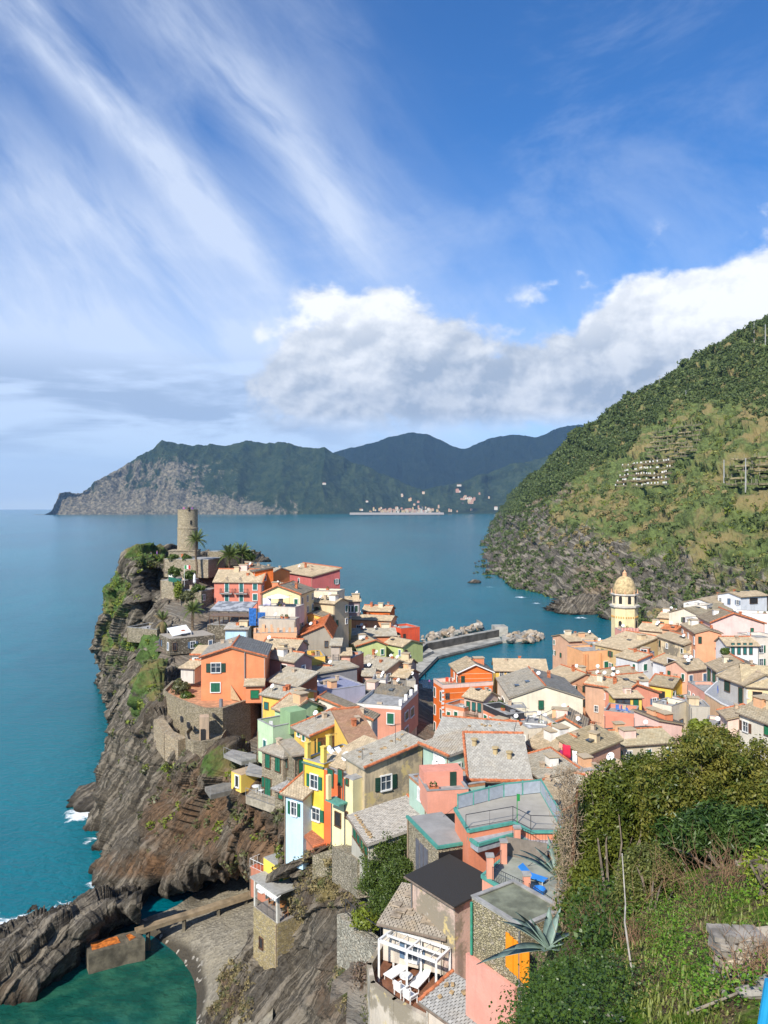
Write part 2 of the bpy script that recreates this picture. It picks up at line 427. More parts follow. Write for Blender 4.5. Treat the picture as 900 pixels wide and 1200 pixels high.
# ------------------------------------------------------------------ sea
def seg_dist(P, pts):
    """distance of points P (n,2) to a polyline"""
    best = np.full(len(P), 1e9)
    for a, b in zip(pts[:-1], pts[1:]):
        a = np.array(a[:2]); b = np.array(b[:2]); ab = b-a; t = np.clip(((P-a)@ab)/max(ab@ab, 1e-9), 0, 1)
        best = np.minimum(best, np.linalg.norm(P-(a+t[:, None]*ab), axis=1))
    return best
def W2(px, py): return Z3(px, py, 0)[:2]
def make_sea():
    x0, x1, y0, y1 = -200, 400, 40, 560; nx, ny = 301, 261
    X, Y = np.meshgrid(np.linspace(x0, x1, nx), np.linspace(y0, y1, ny)); P = np.stack([X.ravel(), Y.ravel()], 1)
    sh = np.zeros(len(P)); fo = np.zeros(len(P))
    cove = [W2(40, 1195), W2(120, 1165), W2(170, 1150), W2(205, 1150), W2(215, 1200)]
    sh = np.maximum(sh, np.clip(1.25-seg_dist(P, cove)/11.0, 0, 1))
    for pts, w in (([W2(130, 800), W2(136, 860), W2(125, 905), W2(112, 960), W2(108, 1015), W2(112, 1040), W2(60, 1075), W2(0, 1100), W2(-60, 1105)], 9),
                   ([W2(552, 658), W2(590, 690), W2(650, 712), W2(700, 728)], 10)):
        d = seg_dist(P, pts); sh = np.maximum(sh, 0.38*np.clip(1-d/w, 0, 1)); fo = np.maximum(fo, 0.34*np.clip(1-d/3.0, 0, 1))
    for (px, py, r, a) in ((100, 952, 5.5, 1.0), (93, 958, 4.5, .8), (101, 1008, 2.2, .7), (112, 1036, 3.0, .8), (2, 1092, 4.5, 1.1), (-20, 1096, 7, 1), (45, 1070, 3.5, .6), (66, 1070, 5, .75), (8, 1088, 3.5, .8),
                      (127, 803, 4.0, .7), (132, 850, 4, .6), (130, 893, 4.5, .7), (560, 664, 9, .7), (575, 688, 7, .6), (645, 713, 6, .7), (665, 718, 5, .6), (700, 727, 5, .5), (550, 660, 9, .5), (96, 935, 4, .7), (120, 925, 3, .8), (105, 985, 3, .8), (130, 875, 3.5, .8), (22, 1082, 4.5, 1.0), (-40, 1100, 8, 1), (85, 1062, 3, .8), (610, 700, 7, .8), (628, 707, 6, .7), (680, 724, 6, .8), (566, 672, 8, .8)):
        c = W2(px, py); d = np.linalg.norm(P-c, axis=1); fo = np.maximum(fo, a*np.clip(1-(d/r)**1.6, 0, 1))
    V_ = np.column_stack([P, np.zeros(len(P))])
    f = grid_faces(ny, nx)
    # outer skirt out to the horizon
    n = 256; ring0 = []
    ts = np.linspace(0, 2*np.pi, n, endpoint=False)
    b = len(V_)
    R = [np.array([[50000*0 + 0, 0, 0]])]
    cx, cy = (x0+x1)/2, (y0+y1)/2
    rect = []
    for t in ts:
        dxx, dyy = math.cos(t), math.sin(t); k = min((x1-x0)/2/max(abs(dxx), 1e-9), (y1-y0)/2/max(abs(dyy), 1e-9))
        rect.append((cx+dxx*k, cy+dyy*k, 0))
    rings = [np.array(rect)]
    for rad in (800, 2000, 5000, 10000, 16000):
        rings.append(np.column_stack([rad*np.cos(ts), rad*np.sin(ts), np.zeros(n)]))
    rv = np.concatenate(rings); fr = []
    for i in range(len(rings)-1):
        a = b+i*n+np.arange(n); a2 = b+i*n+(np.arange(n)+1) % n
        fr.append(np.stack([a, a+n, a2+n, a2], 1))
    VV = np.concatenate([V_, rv]); FF = np.concatenate([f]+fr)
    z = np.zeros(len(rv))
    me = np_mesh('sea', VV, FF, WATER, True, {'shallow': np.concatenate([sh, z]), 'foam': np.concatenate([fo, z])})
    tag(link('sea', me), kind='structure')
make_sea()
tag(MB_bed := link('sea_bed', (lambda m: (m.lathe([(0.5, -1), (17000, -1)], 48, (0, 0, -24)), m.mesh('sea_bed', simple('sea_bed', (0.12, 0.14, 0.12))))[1])(MB())), kind='structure')

# ------------------------------------------------------------------ rock patches
def strata(P, n, k, sharp=1.0, warp=1.1, seed=3):
    q = P@np.array(n); q = q + warp*fbm(P*0.05, 3, seed=seed)
    s = q*k; fr = s-np.floor(s)
    lay = _h(np.floor(s), np.floor(s)*0, np.floor(s)*0, seed)
    return (lay-0.5) + 0.6*(fr-0.5)*sharp
def rock_patch(name, ctrl, nr, nc, mat, amp=1.0, veg=None, warm=None, keep=0.06, strn=(0.80, -0.28, -0.54), stk=0.9, kind='structure', wetz=1.2, seed=0, fine=1.0, extra=None, bigk=0.12):
    G = patch(ctrl, nr, nc); N = normals(G)
    P = G.reshape(-1, 3); Nn = N.reshape(-1, 3)
    u = np.linspace(0, 1, nr)[:, None]; v = np.linspace(0, 1, nc)[None]
    fade = (np.clip(u/keep, 0, 1)*np.ones_like(v)).ravel()
    d = 1.5*fbm(P*bigk, 4, 0.55, seed, True) + (1.7 if bigk > .05 else .8)*strata(P, strn, stk*0.28, seed=seed+1) + 1.1*np.minimum(fbm(P*np.array([.30, .30, .10])*(bigk/.12), 3, .5, seed+8, True)-.2, .35) + 0.55*strata(P, strn, stk, seed=seed+2) \
        + 0.5*fine*fbm(P*np.array([0.55, 0.55, 0.35]), 4, 0.6, seed+5, True)
    Q = P + Nn*(d*amp*(0.15+0.85*fade))[:, None]
    if extra is not None: Q = extra(Q)
    vg = veg(P, Nn) if veg else np.zeros(len(P)); wm = warm(P, Nn) if warm else np.zeros(len(P))
    wet = np.clip((wetz-Q[:, 2])/1.0, 0, 1)
    me = np_mesh(name, Q, grid_faces(nr, nc), mat, False, {'veg': vg, 'warm': wm, 'wet': wet})
    o = link(name, me); tag(o, kind=kind); return o, Q.reshape(nr, nc, 3)
def proj(P):
    return 450+F*P[:, 0]/P[:, 1], HZ-F*(P[:, 2]-H)/P[:, 1]
def blobs(P, lst):
    """sum of soft round patches round given photo points (world space afterwards: it is baked on the mesh)"""
    px, py = proj(P); s = np.zeros(len(P))
    for (x, y, rx, ry, a) in lst:
        s = np.maximum(s, a*np.clip(1.3-((px-x)/rx)**2-((py-y)/ry)**2, 0, 1))
    return s
ROCK = rock_mat('cliff_rock', (0.038, 0.032, 0.025), (0.25, 0.215, 0.165), (0.21, 0.122, 0.066), strata=(0.80, -0.28, -0.54))
cliff = [  # columns far -> near, each: top ... waterline
 [np.array([-40, 222, 36]), np.array([-50, 226, 30]), np.array([-58, 230, 20]), np.array([-64, 234, 8]), np.array([-70, 238, -3])],
 [A3(168, 649, 192), A3(138, 688, 196), A3(127, 735, 200), A3(127, 778, 207), Z3(128, 806, -3)],
 [A3(166, 655, 182), A3(148, 694, 183), A3(136, 744, 184), A3(134, 800, 184), Z3(134, 850, -3)],
 [A3(162, 660, 172), A3(160, 698, 170), A3(152, 745, 169), A3(140, 805, 168), Z3(135, 865, -3)],
 [A3(193, 668, 182), A3(192, 706, 178), A3(186, 748, 174), A3(160, 800, 165), Z3(136, 880, -3)],
 [A3(184, 762, 142), A3(168, 790, 142), A3(153, 826, 143), A3(142, 868, 146), Z3(132, 905, -3)],
 [A3(188, 822, 118), A3(176, 845, 121), A3(158, 880, 124), A3(136, 916, 128), Z3(118, 938, -3)],
 [A3(200, 858, 108), A3(185, 884, 109), A3(160, 924, 112), A3(132, 955, 116), Z3(110, 972, -3)],
 [A3(225, 885, 103), A3(207, 920, 103), A3(178, 962, 103), A3(142, 1000, 104), Z3(106, 1022, -3)],
 [A3(252, 892, 99), A3(236, 935, 98), A3(208, 980, 98), A3(160, 1025, 99), Z3(112, 1052, -3)],
 [A3(280, 900, 95), A3(268, 945, 93), A3(242, 995, 92.5), A3(196, 1040, 96), Z3(150, 1072, -3)],
 [A3(290, 922, 87.5), A3(289, 958, 86.5), A3(276, 1000, 88), A3(246, 1030, 100.5), Z3(225, 1064, -3)],
 [A3(318, 942, 83.5), A3(316, 972, 83), A3(308, 1006, 86), A3(290, 1022, 104), Z3(280, 1045, -3)],
 [A3(340, 958, 78), A3(341, 988, 77.5), A3(336, 1016, 81), A3(322, 1030, 100), Z3(322, 1050, -3)],
 [A3(365, 965, 76), A3(365, 995, 74), A3(362, 1030, 76), A3(352, 1060, 84), Z3(350, 1080, -3)],
]
cliff = [[c[0]+np.array([7, 3, -2.5]) for c in cliff]] + [[c[i] for c in cliff] for i in range(5)]
def veg_cliff(P, N):
    return blobs(P, [(142, 700, 18, 34, .95), (133, 745, 12, 22, .9), (165, 755, 26, 12, .8), (183, 790, 10, 40, .85), (172, 830, 8, 30, .6), (175, 655, 22, 10, .9), (140, 775, 10, 12, .5), (275, 905, 40, 10, .55), (195, 900, 20, 10, .5)]) \
        + 0.25*np.clip(N[:, 2]-0.5, 0, 1)
def warm_cliff(P, N):
    return blobs(P, [(250, 950, 75, 60, .9), (300, 985, 60, 60, .95), (170, 1015, 50, 14, 1.0), (225, 970, 40, 45, .8), (200, 850, 20, 60, .25)])
CLIFF_O, CLIFF_Q = rock_patch('cliff', cliff, 340, 520, ROCK, 1.25, veg_cliff, warm_cliff, keep=.10, seed=4)
reef = [
 [Z3(-160, 1100, -3), Z3(-60, 1096, -3), Z3(0, 1092, -3), Z3(45, 1072, -3), Z3(90, 1060, -3), Z3(118, 1048, -3), Z3(160, 1055, -2)],
 [Z3(-160, 1120, 2.5), Z3(-60, 1106, 3.0), Z3(5, 1100, 3.4), Z3(45, 1080, 4.2), Z3(85, 1082, 4.4), Z3(120, 1058, 5), Z3(165, 1060, 5.5)],
 [Z3(-160, 1150, 2.2), Z3(-60, 1140, 2.5), Z3(0, 1138, 2.6), Z3(50, 1118, 3.2), Z3(95, 1098, 3.4), Z3(125, 1076, 3.6), Z3(165, 1066, 3.2)],
 [Z3(-160, 1180, .8), Z3(-60, 1175, .9), Z3(0, 1168, 1.0), Z3(50, 1150, 1.2), Z3(92, 1122, 1.5), Z3(120, 1090, 1.6), Z3(165, 1074, 1.6)],
 [Z3(-160, 1235, -3), Z3(-60, 1225, -3), Z3(0, 1205, -3), Z3(62, 1178, -3), Z3(102, 1146, -3), Z3(122, 1108, -3), Z3(168, 1086, -3)]]
rock_patch('reef', reef, 170, 300, ROCK, .8, lambda P, N: blobs(P, [(10, 1170, 30, 16, .35)]), lambda P, N: blobs(P, [(5, 1165, 50, 20, .5)])*0.6, keep=.01, seed=9, strn=(0.84, -0.40, -0.36), stk=1.5)
front = [
 [A3(318, 1045, 78), A3(336, 1012, 75), A3(362, 998, 71), A3(398, 988, 67.5), A3(432, 985, 65), A3(462, 1030, 62)],
 [A3(314, 1085, 77), A3(336, 1052, 75), A3(362, 1040, 71), A3(395, 1040, 67), A3(428, 1060, 62), A3(460, 1085, 59)],
 [A3(286, 1128, 75.5), A3(326, 1112, 74), A3(358, 1108, 72), A3(385, 1110, 67), A3(420, 1120, 60), A3(455, 1130, 55)],
 [A3(252, 1175, 73.5), A3(295, 1165, 71), A3(340, 1165, 69), A3(380, 1165, 64), A3(420, 1170, 57), A3(470, 1185, 50)],
 [A3(222, 1260, 66), A3(280, 1250, 66), A3(340, 1250, 62), A3(390, 1250, 56), A3(430, 1250, 52), A3(500, 1260, 45)],
 [A3(200, 1400, 52), A3(280, 1400, 50), A3(340, 1400, 48), A3(400, 1400, 46), A3(450, 1400, 42), A3(540, 1400, 36)]]
FRONT_O, FRONT_Q = rock_patch('rock_slope', front, 260, 320, ROCK, 1.1, lambda P, N: blobs(P, [(400, 1030, 30, 40, .5), (430, 1150, 30, 40, .55), (270, 1150, 25, 30, .35), (350, 1060, 16, 20, .4)]),
           lambda P, N: blobs(P, [(395, 1020, 40, 50, .6), (262, 1170, 30, 25, .9), (420, 1160, 40, 50, .5)]), keep=.05, seed=21, strn=(0.80, 0.1, -0.58), stk=1.3)
# small reefs standing in the water
def sea_rock(px, py, rx, ry, h, seed, label):
    c = W2(px, py); n, m = 26, 36; th = np.linspace(0, 2*np.pi, m, endpoint=False); ph = np.linspace(0.02, 1.75, n)
    Tt, Pp = np.meshgrid(th, ph); P = np.stack([np.cos(Tt)*np.sin(Pp)*rx, np.sin(Tt)*np.sin(Pp)*ry, np.cos(Pp)*h], -1).reshape(-1, 3)
    q = P+np.array([c[0], c[1], 0]); k = 1+0.45*fbm(q*0.28, 4, .6, seed, True)+0.25*strata(q, (0.5, -0.5, 0.7), 1.2, seed=seed)
    q = np.column_stack([c[0]+P[:, 0]*k, c[1]+P[:, 1]*k, P[:, 2]*k])
    a = (np.arange(n-1)[:, None]*m+np.arange(m)[None]).ravel(); b = (np.arange(n-1)[:, None]*m+(np.arange(m)[None]+1) % m).ravel()
    me = np_mesh('sea_rock', q, np.stack([a, b, b+m, a+m], 1), ROCK, False, {'veg': np.zeros(len(q)), 'warm': np.zeros(len(q)), 'wet': np.clip((1.4-q[:, 2]), 0, 1)})
    tag(link('sea_rock', me), label, 'rock')
sea_rock(110, 936, 3.8, 4.5, 1.3, 1, 'low brown rock spur in the sea beside the left headland foam')
sea_rock(129, 800, 3.0, 5.0, 2.4, 2, 'round dark rock in the sea at the far foot of the headland')
sea_rock(136, 812, 3.6, 1.8, .7, 3, 'flat dark rock shelf awash just below the round rock')
sea_rock(556, 683, 3.5, 4, 1.6, 4, 'dark isolated rock off the cliffs across the bay')
sea_rock(688, 716, 15, 10, 6.2, 5, 'tilted dark slab rock jutting into the water left of the bell tower')
sea_rock(668, 718, 6, 6, 3.2, 6, 'small jagged rock at the tip of the tilted slab')
# ------------------------------------------------------------------ beach
BEACH = None
def beach_mat():
    m, b = newmat('shingle'); p = geo_pos(); x, y, z = sep(p)
    cell = voro(p, 3.0, 'F1', 1); r, g, bb = sep(cell)
    c = mix(r, (0.155, 0.135, 0.10), (0.30, 0.265, 0.20))
    c = mix(sstep(noise(p, 0.35, 5.0, .6), .4, .65)*.6, c, (0.28, 0.24, 0.165))
    wetl = sstep(z + (noise(p, 0.3, 4.0)-0.5)*1.1, 1.15, 0.35)
    c = mix(wetl, c, (0.055, 0.045, 0.030))
    c = mix(sstep(g, 0.955, 0.965)*wetl, c, (0.34, 0.31, 0.26))
    E.put(b.inputs['Base Color'], c); b.inputs['Roughness'].default_value = .85
    bump(b, noise(p, 1.1, 6.0, .7) + voro(p, 3.0)*0.5, 0.22, 1.0); return m
bc = [[Z3(165, 1078, .6), Z3(205, 1062, 1.0), Z3(240, 1040, .5), Z3(285, 1018, .9), Z3(345, 1012, 1.5)],
      [Z3(165, 1088, .5), Z3(205, 1078, .9), Z3(240, 1060, .9), Z3(285, 1042, 1.5), Z3(345, 1035, 3.0)],
      [Z3(172, 1104, -.6), Z3(205, 1098, .7), Z3(240, 1088, 1.6), Z3(288, 1072, 2.6), Z3(345, 1070, 4.5)],
      [Z3(185, 1128, -1.1), Z3(222, 1122, .4), Z3(250, 1112, 1.7), Z3(288, 1100, 3.2), Z3(345, 1100, 5.5)],
      [Z3(200, 1160, -1.1), Z3(232, 1152, .2), Z3(252, 1142, 1.6), Z3(285, 1135, 3.6), Z3(330, 1130, 6)],
      [Z3(200, 1205, -1.2), Z3(230, 1200, 0), Z3(248, 1190, 1.6), Z3(275, 1180, 3.4), Z3(320, 1180, 6)],
      [Z3(195, 1280, -1.5), Z3(225, 1280, -.2), Z3(245, 1280, 1.2), Z3(275, 1280, 3.4), Z3(320, 1280, 6)]]
Gb = patch(bc, 120, 120); Pb = Gb.reshape(-1, 3); Pb[:, 2] += 0.10*fbm(Pb*0.8, 4, .6, 5)
tag(link('beach', np_mesh('beach', Pb, grid_faces(120, 120), beach_mat(), True)), kind='structure')

# ------------------------------------------------------------------ the far coast
def hill_mat(name, rocky, cg, cg2, rk, rk2, scale):
    m, b = newmat(name); p = vmath('SCALE', geo_pos(), None, scale); x, y, z = sep(p)
    n = noise(p, 1.0, 8.0, .65); n2 = noise(scalev(p, (1, 1, .5)), 4.0, 8.0, .72); n3 = noise(p, 14.0, 5.0, .7)
    c = mix(sstep(n2*0.6+n3*0.4, .40, .62), cg, cg2)
    ra = E(attr('veg').outputs['Fac'])
    rf = sstep(ra + (n2-.5)*1.3 + (n-.5)*.5, .42, .58)
    c = mix(rf*rocky, c, mix(sstep(n3, .38, .66), rk, rk2))
    E.put(b.inputs['Base Color'], c); b.inputs['Roughness'].default_value = 1.0; b.inputs['Specular IOR Level'].default_value = 0
    bump(b, n2*1.0 + n3*.5, 0.12/scale, 1.0)
    return m
M_far = hill_mat('far_headland', 1.0, (0.018, 0.036, 0.018), (0.055, 0.075, 0.032), (0.085, 0.08, 0.062), (0.32, 0.27, 0.185), 0.004)
M_back = hill_mat('far_mountain', 0.25, (0.006, 0.016, 0.014), (0.016, 0.028, 0.020), (0.10, 0.10, 0.08), (0.16, 0.15, 0.12), 0.004)  # greens darkened to paint in the cloud shadow over these mountains
def far_patch(name, cols, nr, nc, mat, amp, k, seed, veg, backdrop=900):
    """cols: (px, foot row, foot depth, crest row, crest depth)"""
    rows = []
    for t, dz_ in ((0, 0), (.25, .25), (.5, .52), (.75, .8), (1, 1)):
        rows.append([])
        for (px, fy, fd, cy_, cd, bul) in cols:
            a = A3(px, fy, fd); a[2] = 0 if t == 0 else a[2]
            b_ = A3(px, cy_, cd); tt = t; q = a+(b_-a)*tt; q[2] = a[2]+(b_[2]-a[2])*(dz_+bul*math.sin(math.pi*tt)); rows[-1].append(q)
    rows.append([A3(px, cy_, cd)*np.array([1, 1, 0.5])+np.array([0, backdrop, 0]) for (px, fy, fd, cy_, cd, bul) in cols])
    rows = [[r - np.array([0, 0, 30]) for r in rows[0]]] + rows
    G = patch(rows, nr, nc); N = normals(G); P = G.reshape(-1, 3); N = N.reshape(-1, 3)
    up = np.clip((P[:, 2]+5)/120.0, 0.05, 1)
    r = fbm(P*np.array([k, k*.35, k*.45]), 6, .55, seed, True)
    P2 = P + np.array([0, -1, 0.35])*(r*amp*up)[:, None]
    P2[:, 2] += fbm(P*k*9, 3, .6, seed+3)*amp*0.10*up
    vg = veg(P2)
    tag(link(name, np_mesh(name, P2, grid_faces(nr, nc), mat, False, {'veg': vg})), kind='structure')
    return P2.reshape(nr, nc, 3)
mesco = [(40, 603.5, 4950, 606, 4960, 0), (64, 603.5, 4950, 600, 4980, 0), (77, 603.4, 4960, 581, 5150, .1), (99, 603.4, 4970, 579, 5250, .1), (117, 603.3, 4980, 569, 5350, .1), (139, 603.3, 5000, 559, 5450, .1),
         (161, 603.3, 5000, 546, 5550, .1), (183, 603.2, 5050, 532, 5650, .12), (203, 603.2, 5050, 524, 5700, .12), (237, 603.2, 5100, 527, 5800, .1), (294, 603, 5100, 523, 5900, .05), (352, 603, 5150, 525, 5900, .0),
         (388, 603, 5200, 532, 5900, 0), (420, 602.8, 5300, 545, 5950, -.1), (455, 602.6, 5400, 560, 6000, -.2), (500, 602.5, 5500, 575, 6000, -.25), (540, 602.5, 5500, 566, 6000, -.2), (600, 602.5, 5500, 548, 6200, -.1), (660, 602.5, 5500, 535, 6300, 0), (720, 602.5, 5500, 530, 6300, 0), (900, 602.5, 5500, 520, 6300, 0)]
def veg_mesco(P):
    px, py = proj(P)
    a = np.clip((360-px)/150, 0, 1)*np.clip((py-524)/20, 0, 1)*0.54 + np.clip((py-572)/22, 0, 1)*0.36*np.clip((440-px)/60, 0.0, 1)
    a = np.maximum(a, 1.2*np.clip(1.0-np.abs(px-172)/((py-583).clip(0.1)*1.25+1), 0, 1)*(py > 585))
    a = np.maximum(a, 0.30*np.exp(-((px-560)/60)**2-((py-565)/18)**2))
    return a
FAR = far_patch('far_headland', mesco, 150, 560, M_far, 105, 0.0034, 31, veg_mesco)
back = [(330, 590, 6700, 560, 7600, 0), (380, 585, 6700, 538, 7600, 0), (400, 585, 6700, 530, 7600, 0), (428, 585, 6700, 525, 7700, 0), (464, 585, 6800, 514, 7800, 0), (489, 585, 6800, 511, 7800, 0), (514, 585, 6800, 517, 7800, 0),
        (542, 585, 6800, 527, 7700, 0), (571, 585, 6800, 518, 7700, 0), (599, 585, 6800, 512, 7700, 0), (628, 585, 6800, 515, 7700, 0), (649, 585, 6800, 506, 7700, 0), (670, 585, 6800, 502, 7700, 0), (690, 585, 6800, 505, 7700, 0), (760, 585, 6800, 515, 7700, 0), (950, 585, 6800, 520, 7700, 0)]
BACKM = far_patch('far_mountains', back, 90, 460, M_back, 90, 0.0016, 57, lambda P: np.zeros(len(P)))
# ------------------------------------------------------------------ scatter of leaf clumps (joined into one mesh)
def leaf_ball(n, r, leaf, seed, squash=0.8, core=True, shell=0.55):
    """n leaf-sized quads through a lumpy volume; returns verts (4n,3), faces (n,4)"""
    g = np.random.default_rng(seed)
    d = g.normal(size=(n, 3)); d /= np.linalg.norm(d, axis=1, keepdims=True)
    lump = 1 + 0.38*fbm(d*2.2+seed*3.1, 3, .6, seed)
    rad = r*lump*(shell+(1-shell)*g.random(n)**0.5)
    c = d*rad[:, None]*np.array([1, 1, squash])
    nn = d + g.normal(size=(n, 3))*0.75; nn /= np.linalg.norm(nn, axis=1, keepdims=True)
    t = np.cross(nn, g.normal(size=(n, 3))); t /= np.linalg.norm(t, axis=1, keepdims=True); b = np.cross(nn, t)
    s = leaf*(0.6+0.8*g.random(n))[:, None]; w = s*0.55
    v = np.stack([c-t*s, c+b*w+nn*s*.12, c+t*s, c-b*w+nn*s*.12], 1).reshape(-1, 3)
    return v, np.arange(4*n).reshape(n, 4)
def scatter(name, protos, pos, sc, mat, parent=None, seed=1, **k):
    g = np.random.default_rng(seed); V_, F_ = [], []; b = 0; pos = np.asarray(pos); sc = np.broadcast_to(np.asarray(sc, float), (len(pos),))
    which = g.integers(0, len(protos), len(pos)); rot = g.random(len(pos))*6.283
    for i, (pv, pf) in enumerate(protos):
        m = which == i; P = pos[m]; S = sc[m]; R = rot[m]
        if not len(P): continue
        c, s_ = np.cos(R)[:, None], np.sin(R)[:, None]
        x = pv[None, :, 0]*c-pv[None, :, 1]*s_; y = pv[None, :, 0]*s_+pv[None, :, 1]*c; z = np.broadcast_to(pv[None, :, 2], x.shape)
        v = np.stack([x, y, z], -1)*S[:, None, None]+P[:, None, :]
        f = pf[None]+(np.arange(len(P))*len(pv))[:, None, None]+b
        V_.append(v.reshape(-1, 3)); F_.append(f.reshape(-1, pf.shape[1])); b += len(P)*len(pv)
    o = link(name, np_mesh(name, np.concatenate(V_), np.concatenate(F_), mat), parent); tag(o, **k); return o
# ------------------------------------------------------------------ hillside across the bay
M_hill = rock_mat('hillside_ground', (0.045, 0.040, 0.032), (0.29, 0.255, 0.20), (0.36, 0.24, 0.12), veg=(0.065, 0.085, 0.025), scale=0.30, strata=(0.75, 0.15, 0.62), vdry=(0.25, 0.20, 0.085), warm_amt=.4)
hs = [
 [Z3(574, 619, -3), Z3(552, 660, -3), Z3(563, 683, -3), Z3(592, 692, -3), Z3(652, 713, -3), Z3(703, 729, -3), Z3(765, 745, 1), A3(840, 745, 262), A3(930, 735, 232), A3(1110, 735, 200)],
 [A3(579, 607, 1900), A3(574, 648, 740), A3(590, 666, 560), A3(612, 670, 500), A3(668, 688, 405), A3(720, 703, 350), A3(782, 712, 305), A3(862, 700, 270), A3(965, 685, 245), A3(1150, 680, 220)],
 [A3(587, 596, 1950), A3(594, 626, 800), A3(612, 632, 660), A3(634, 632, 560), A3(692, 642, 470), A3(746, 645, 410), A3(811, 640, 360), A3(892, 625, 325), A3(1005, 610, 300), A3(1200, 600, 280)],
 [A3(594, 588, 2000), A3(606, 598, 920), A3(628, 594, 800), A3(650, 572, 700), A3(708, 575, 600), A3(775, 556, 540), A3(845, 535, 480), A3(950, 505, 440), A3(1080, 480, 400), A3(1300, 450, 380)],
 [A3(597, 582, 2020), A3(618, 575, 1080), A3(640, 563, 940), A3(664, 546, 830), A3(728, 515, 740), A3(797, 480, 670), A3(870, 448, 620), A3(978, 410, 570), A3(1110, 370, 520), A3(1350, 330, 480)],
 [A3(603, 577, 2060), A3(626, 560, 1200), A3(652, 538, 1080), A3(680, 512, 950), A3(746, 463, 870), A3(820, 418, 800), A3(900, 374, 750), A3(1005, 318, 700), A3(1155, 262, 650), A3(1400, 200, 600)],
 [A3(625, 590, 2300), A3(680, 590, 1500), A3(720, 570, 1380), A3(760, 560, 1250), A3(830, 520, 1150), A3(900, 480, 1050), A3(980, 440, 1000), A3(1080, 400, 950), A3(1250, 340, 900), A3(1500, 280, 850)]]
hs[0] = [c - np.array([0, 0, 4.0]) if i > 5 else c for i, c in enumerate(hs[0])]
def veg_hs(P, N):
    px, py = proj(P); z = P[:, 2]
    g = np.clip((z-22)/30, 0, 1)*0.80 + 0.42*np.clip((px-690)/60, 0, 1) + 0.18*fbm(P*0.02, 3, .6, 5)
    g += blobs(P, [(640, 640, 30, 18, .5), (700, 600, 50, 30, .35)])*.6
    g -= blobs(P, [(600, 640, 24, 26, .8), (620, 600, 22, 26, .55), (655, 575, 22, 20, .35)])
    return np.clip(g, 0, 1.1)
def warm_hs(P, N): return blobs(P, [(640, 570, 50, 30, .55), (700, 680, 30, 30, .6), (800, 600, 60, 60, .35)])*.8
hill_o, HS = rock_patch('hillside', hs, 330, 520, M_hill, 4.6, veg_hs, warm_hs, keep=.001, strn=(0.78, -0.1, 0.60), stk=0.16, seed=41, wetz=1.4, fine=.8, bigk=0.028)
def hs_pick(n, seed, dens):
    """random points on the hillside mesh, kept with probability dens(px, py, P)"""
    g = np.random.default_rng(seed); nr, nc, _ = HS.shape
    r = g.random(n)*(nr*0.86-3)+1; c = g.random(n)*(nc-2); i = r.astype(int); j = c.astype(int); fr = (r-i)[:, None]; fc = (c-j)[:, None]
    P = (HS[i, j]*(1-fr)*(1-fc)+HS[i+1, j]*fr*(1-fc)+HS[i, j+1]*(1-fr)*fc+HS[i+1, j+1]*fr*fc)
    px, py = proj(P); k = g.random(n) < dens(px, py, P); k &= (px < 1050) & (py > 300)
    return P[k]
B_pro = [leaf_ball(46, 1.0, .34, s, .8) for s in range(5)]
M_forest = leafm('forest_leaf', (0.026, 0.050, 0.013), (0.115, 0.150, 0.040), .6, .1)
M_scrub = leafm('scrub_leaf', (0.080, 0.105, 0.022), (0.30, 0.30, 0.075), .6, .15)
M_dry = leafm('dry_reed', (0.20, 0.155, 0.06), (0.34, 0.27, 0.12), .7, .2)
TERR = [(718, 540, 790, 577), (752, 500, 822, 545), (845, 530, 940, 578)]
def in_terr(px, py):
    m = np.zeros(len(px), bool)
    for a, b_, c, d in TERR: m |= (px > a) & (px < c) & (py > b_) & (py < d)
    return m
def ridge_line(px):    # photo row that parts the dark forest above from the scrub below
    return np.interp(px, [600, 680, 740, 790, 850, 900, 1000], [600, 560, 520, 470, 470, 495, 470])
pf = hs_pick(38000, 3, lambda px, py, P: np.where(in_terr(px, py), 0, np.where(py < ridge_line(px)+8*fbm(P*.05, 2, .5, 3), 0.95, 0.10)))
g = np.random.default_rng(5); scatter('forest', B_pro, pf, (1.7+2.0*g.random(len(pf)))*(np.linalg.norm(pf[:, :2], axis=1)/650).clip(.7, 1.5), M_forest, kind='stuff', seed=4)
ps = hs_pick(26000, 8, lambda px, py, P: np.where(in_terr(px, py), 0, (0.75*(py > ridge_line(px)-10)*np.clip((P[:, 2]-24-22*np.clip((760-px)/80, 0, 1))/30, 0, 1)*(0.5+0.9*fbm(P*.02, 3, .6, 8)).clip(0, 1))*(1-0.8*((px < 640) & (py > 590))) ))
g = np.random.default_rng(6); scatter('scrub', B_pro, ps, (0.7+1.6*g.random(len(ps))**2), M_scrub, kind='stuff', seed=5)
pd = hs_pick(9000, 12, lambda px, py, P: np.where(in_terr(px, py), 0, 0.75*(py > ridge_line(px)-5)*(fbm(P*.013+9, 3, .6, 18) > .16)*(P[:, 2] > 22)))
g = np.random.default_rng(7); scatter('dry_reeds', [leaf_ball(40, 1.0, .45, s+9, 1.1) for s in range(3)], pd, (0.8+1.4*g.random(len(pd))), M_dry, kind='stuff', seed=6)
pg = hs_pick(5000, 13, lambda px, py, P: np.where(in_terr(px, py), 0, 0.75*(py > ridge_line(px)+10)*(fbm(P*.017+3, 3, .6, 28) > .20)*(P[:, 2] > 18)))
g = np.random.default_rng(8); scatter('bright_scrub', B_pro, pg, (0.9+1.5*g.random(len(pg))), leafm('bright_leaf', (0.07, 0.11, 0.012), (0.22, 0.25, 0.03), .6, .2), kind='stuff', seed=7)
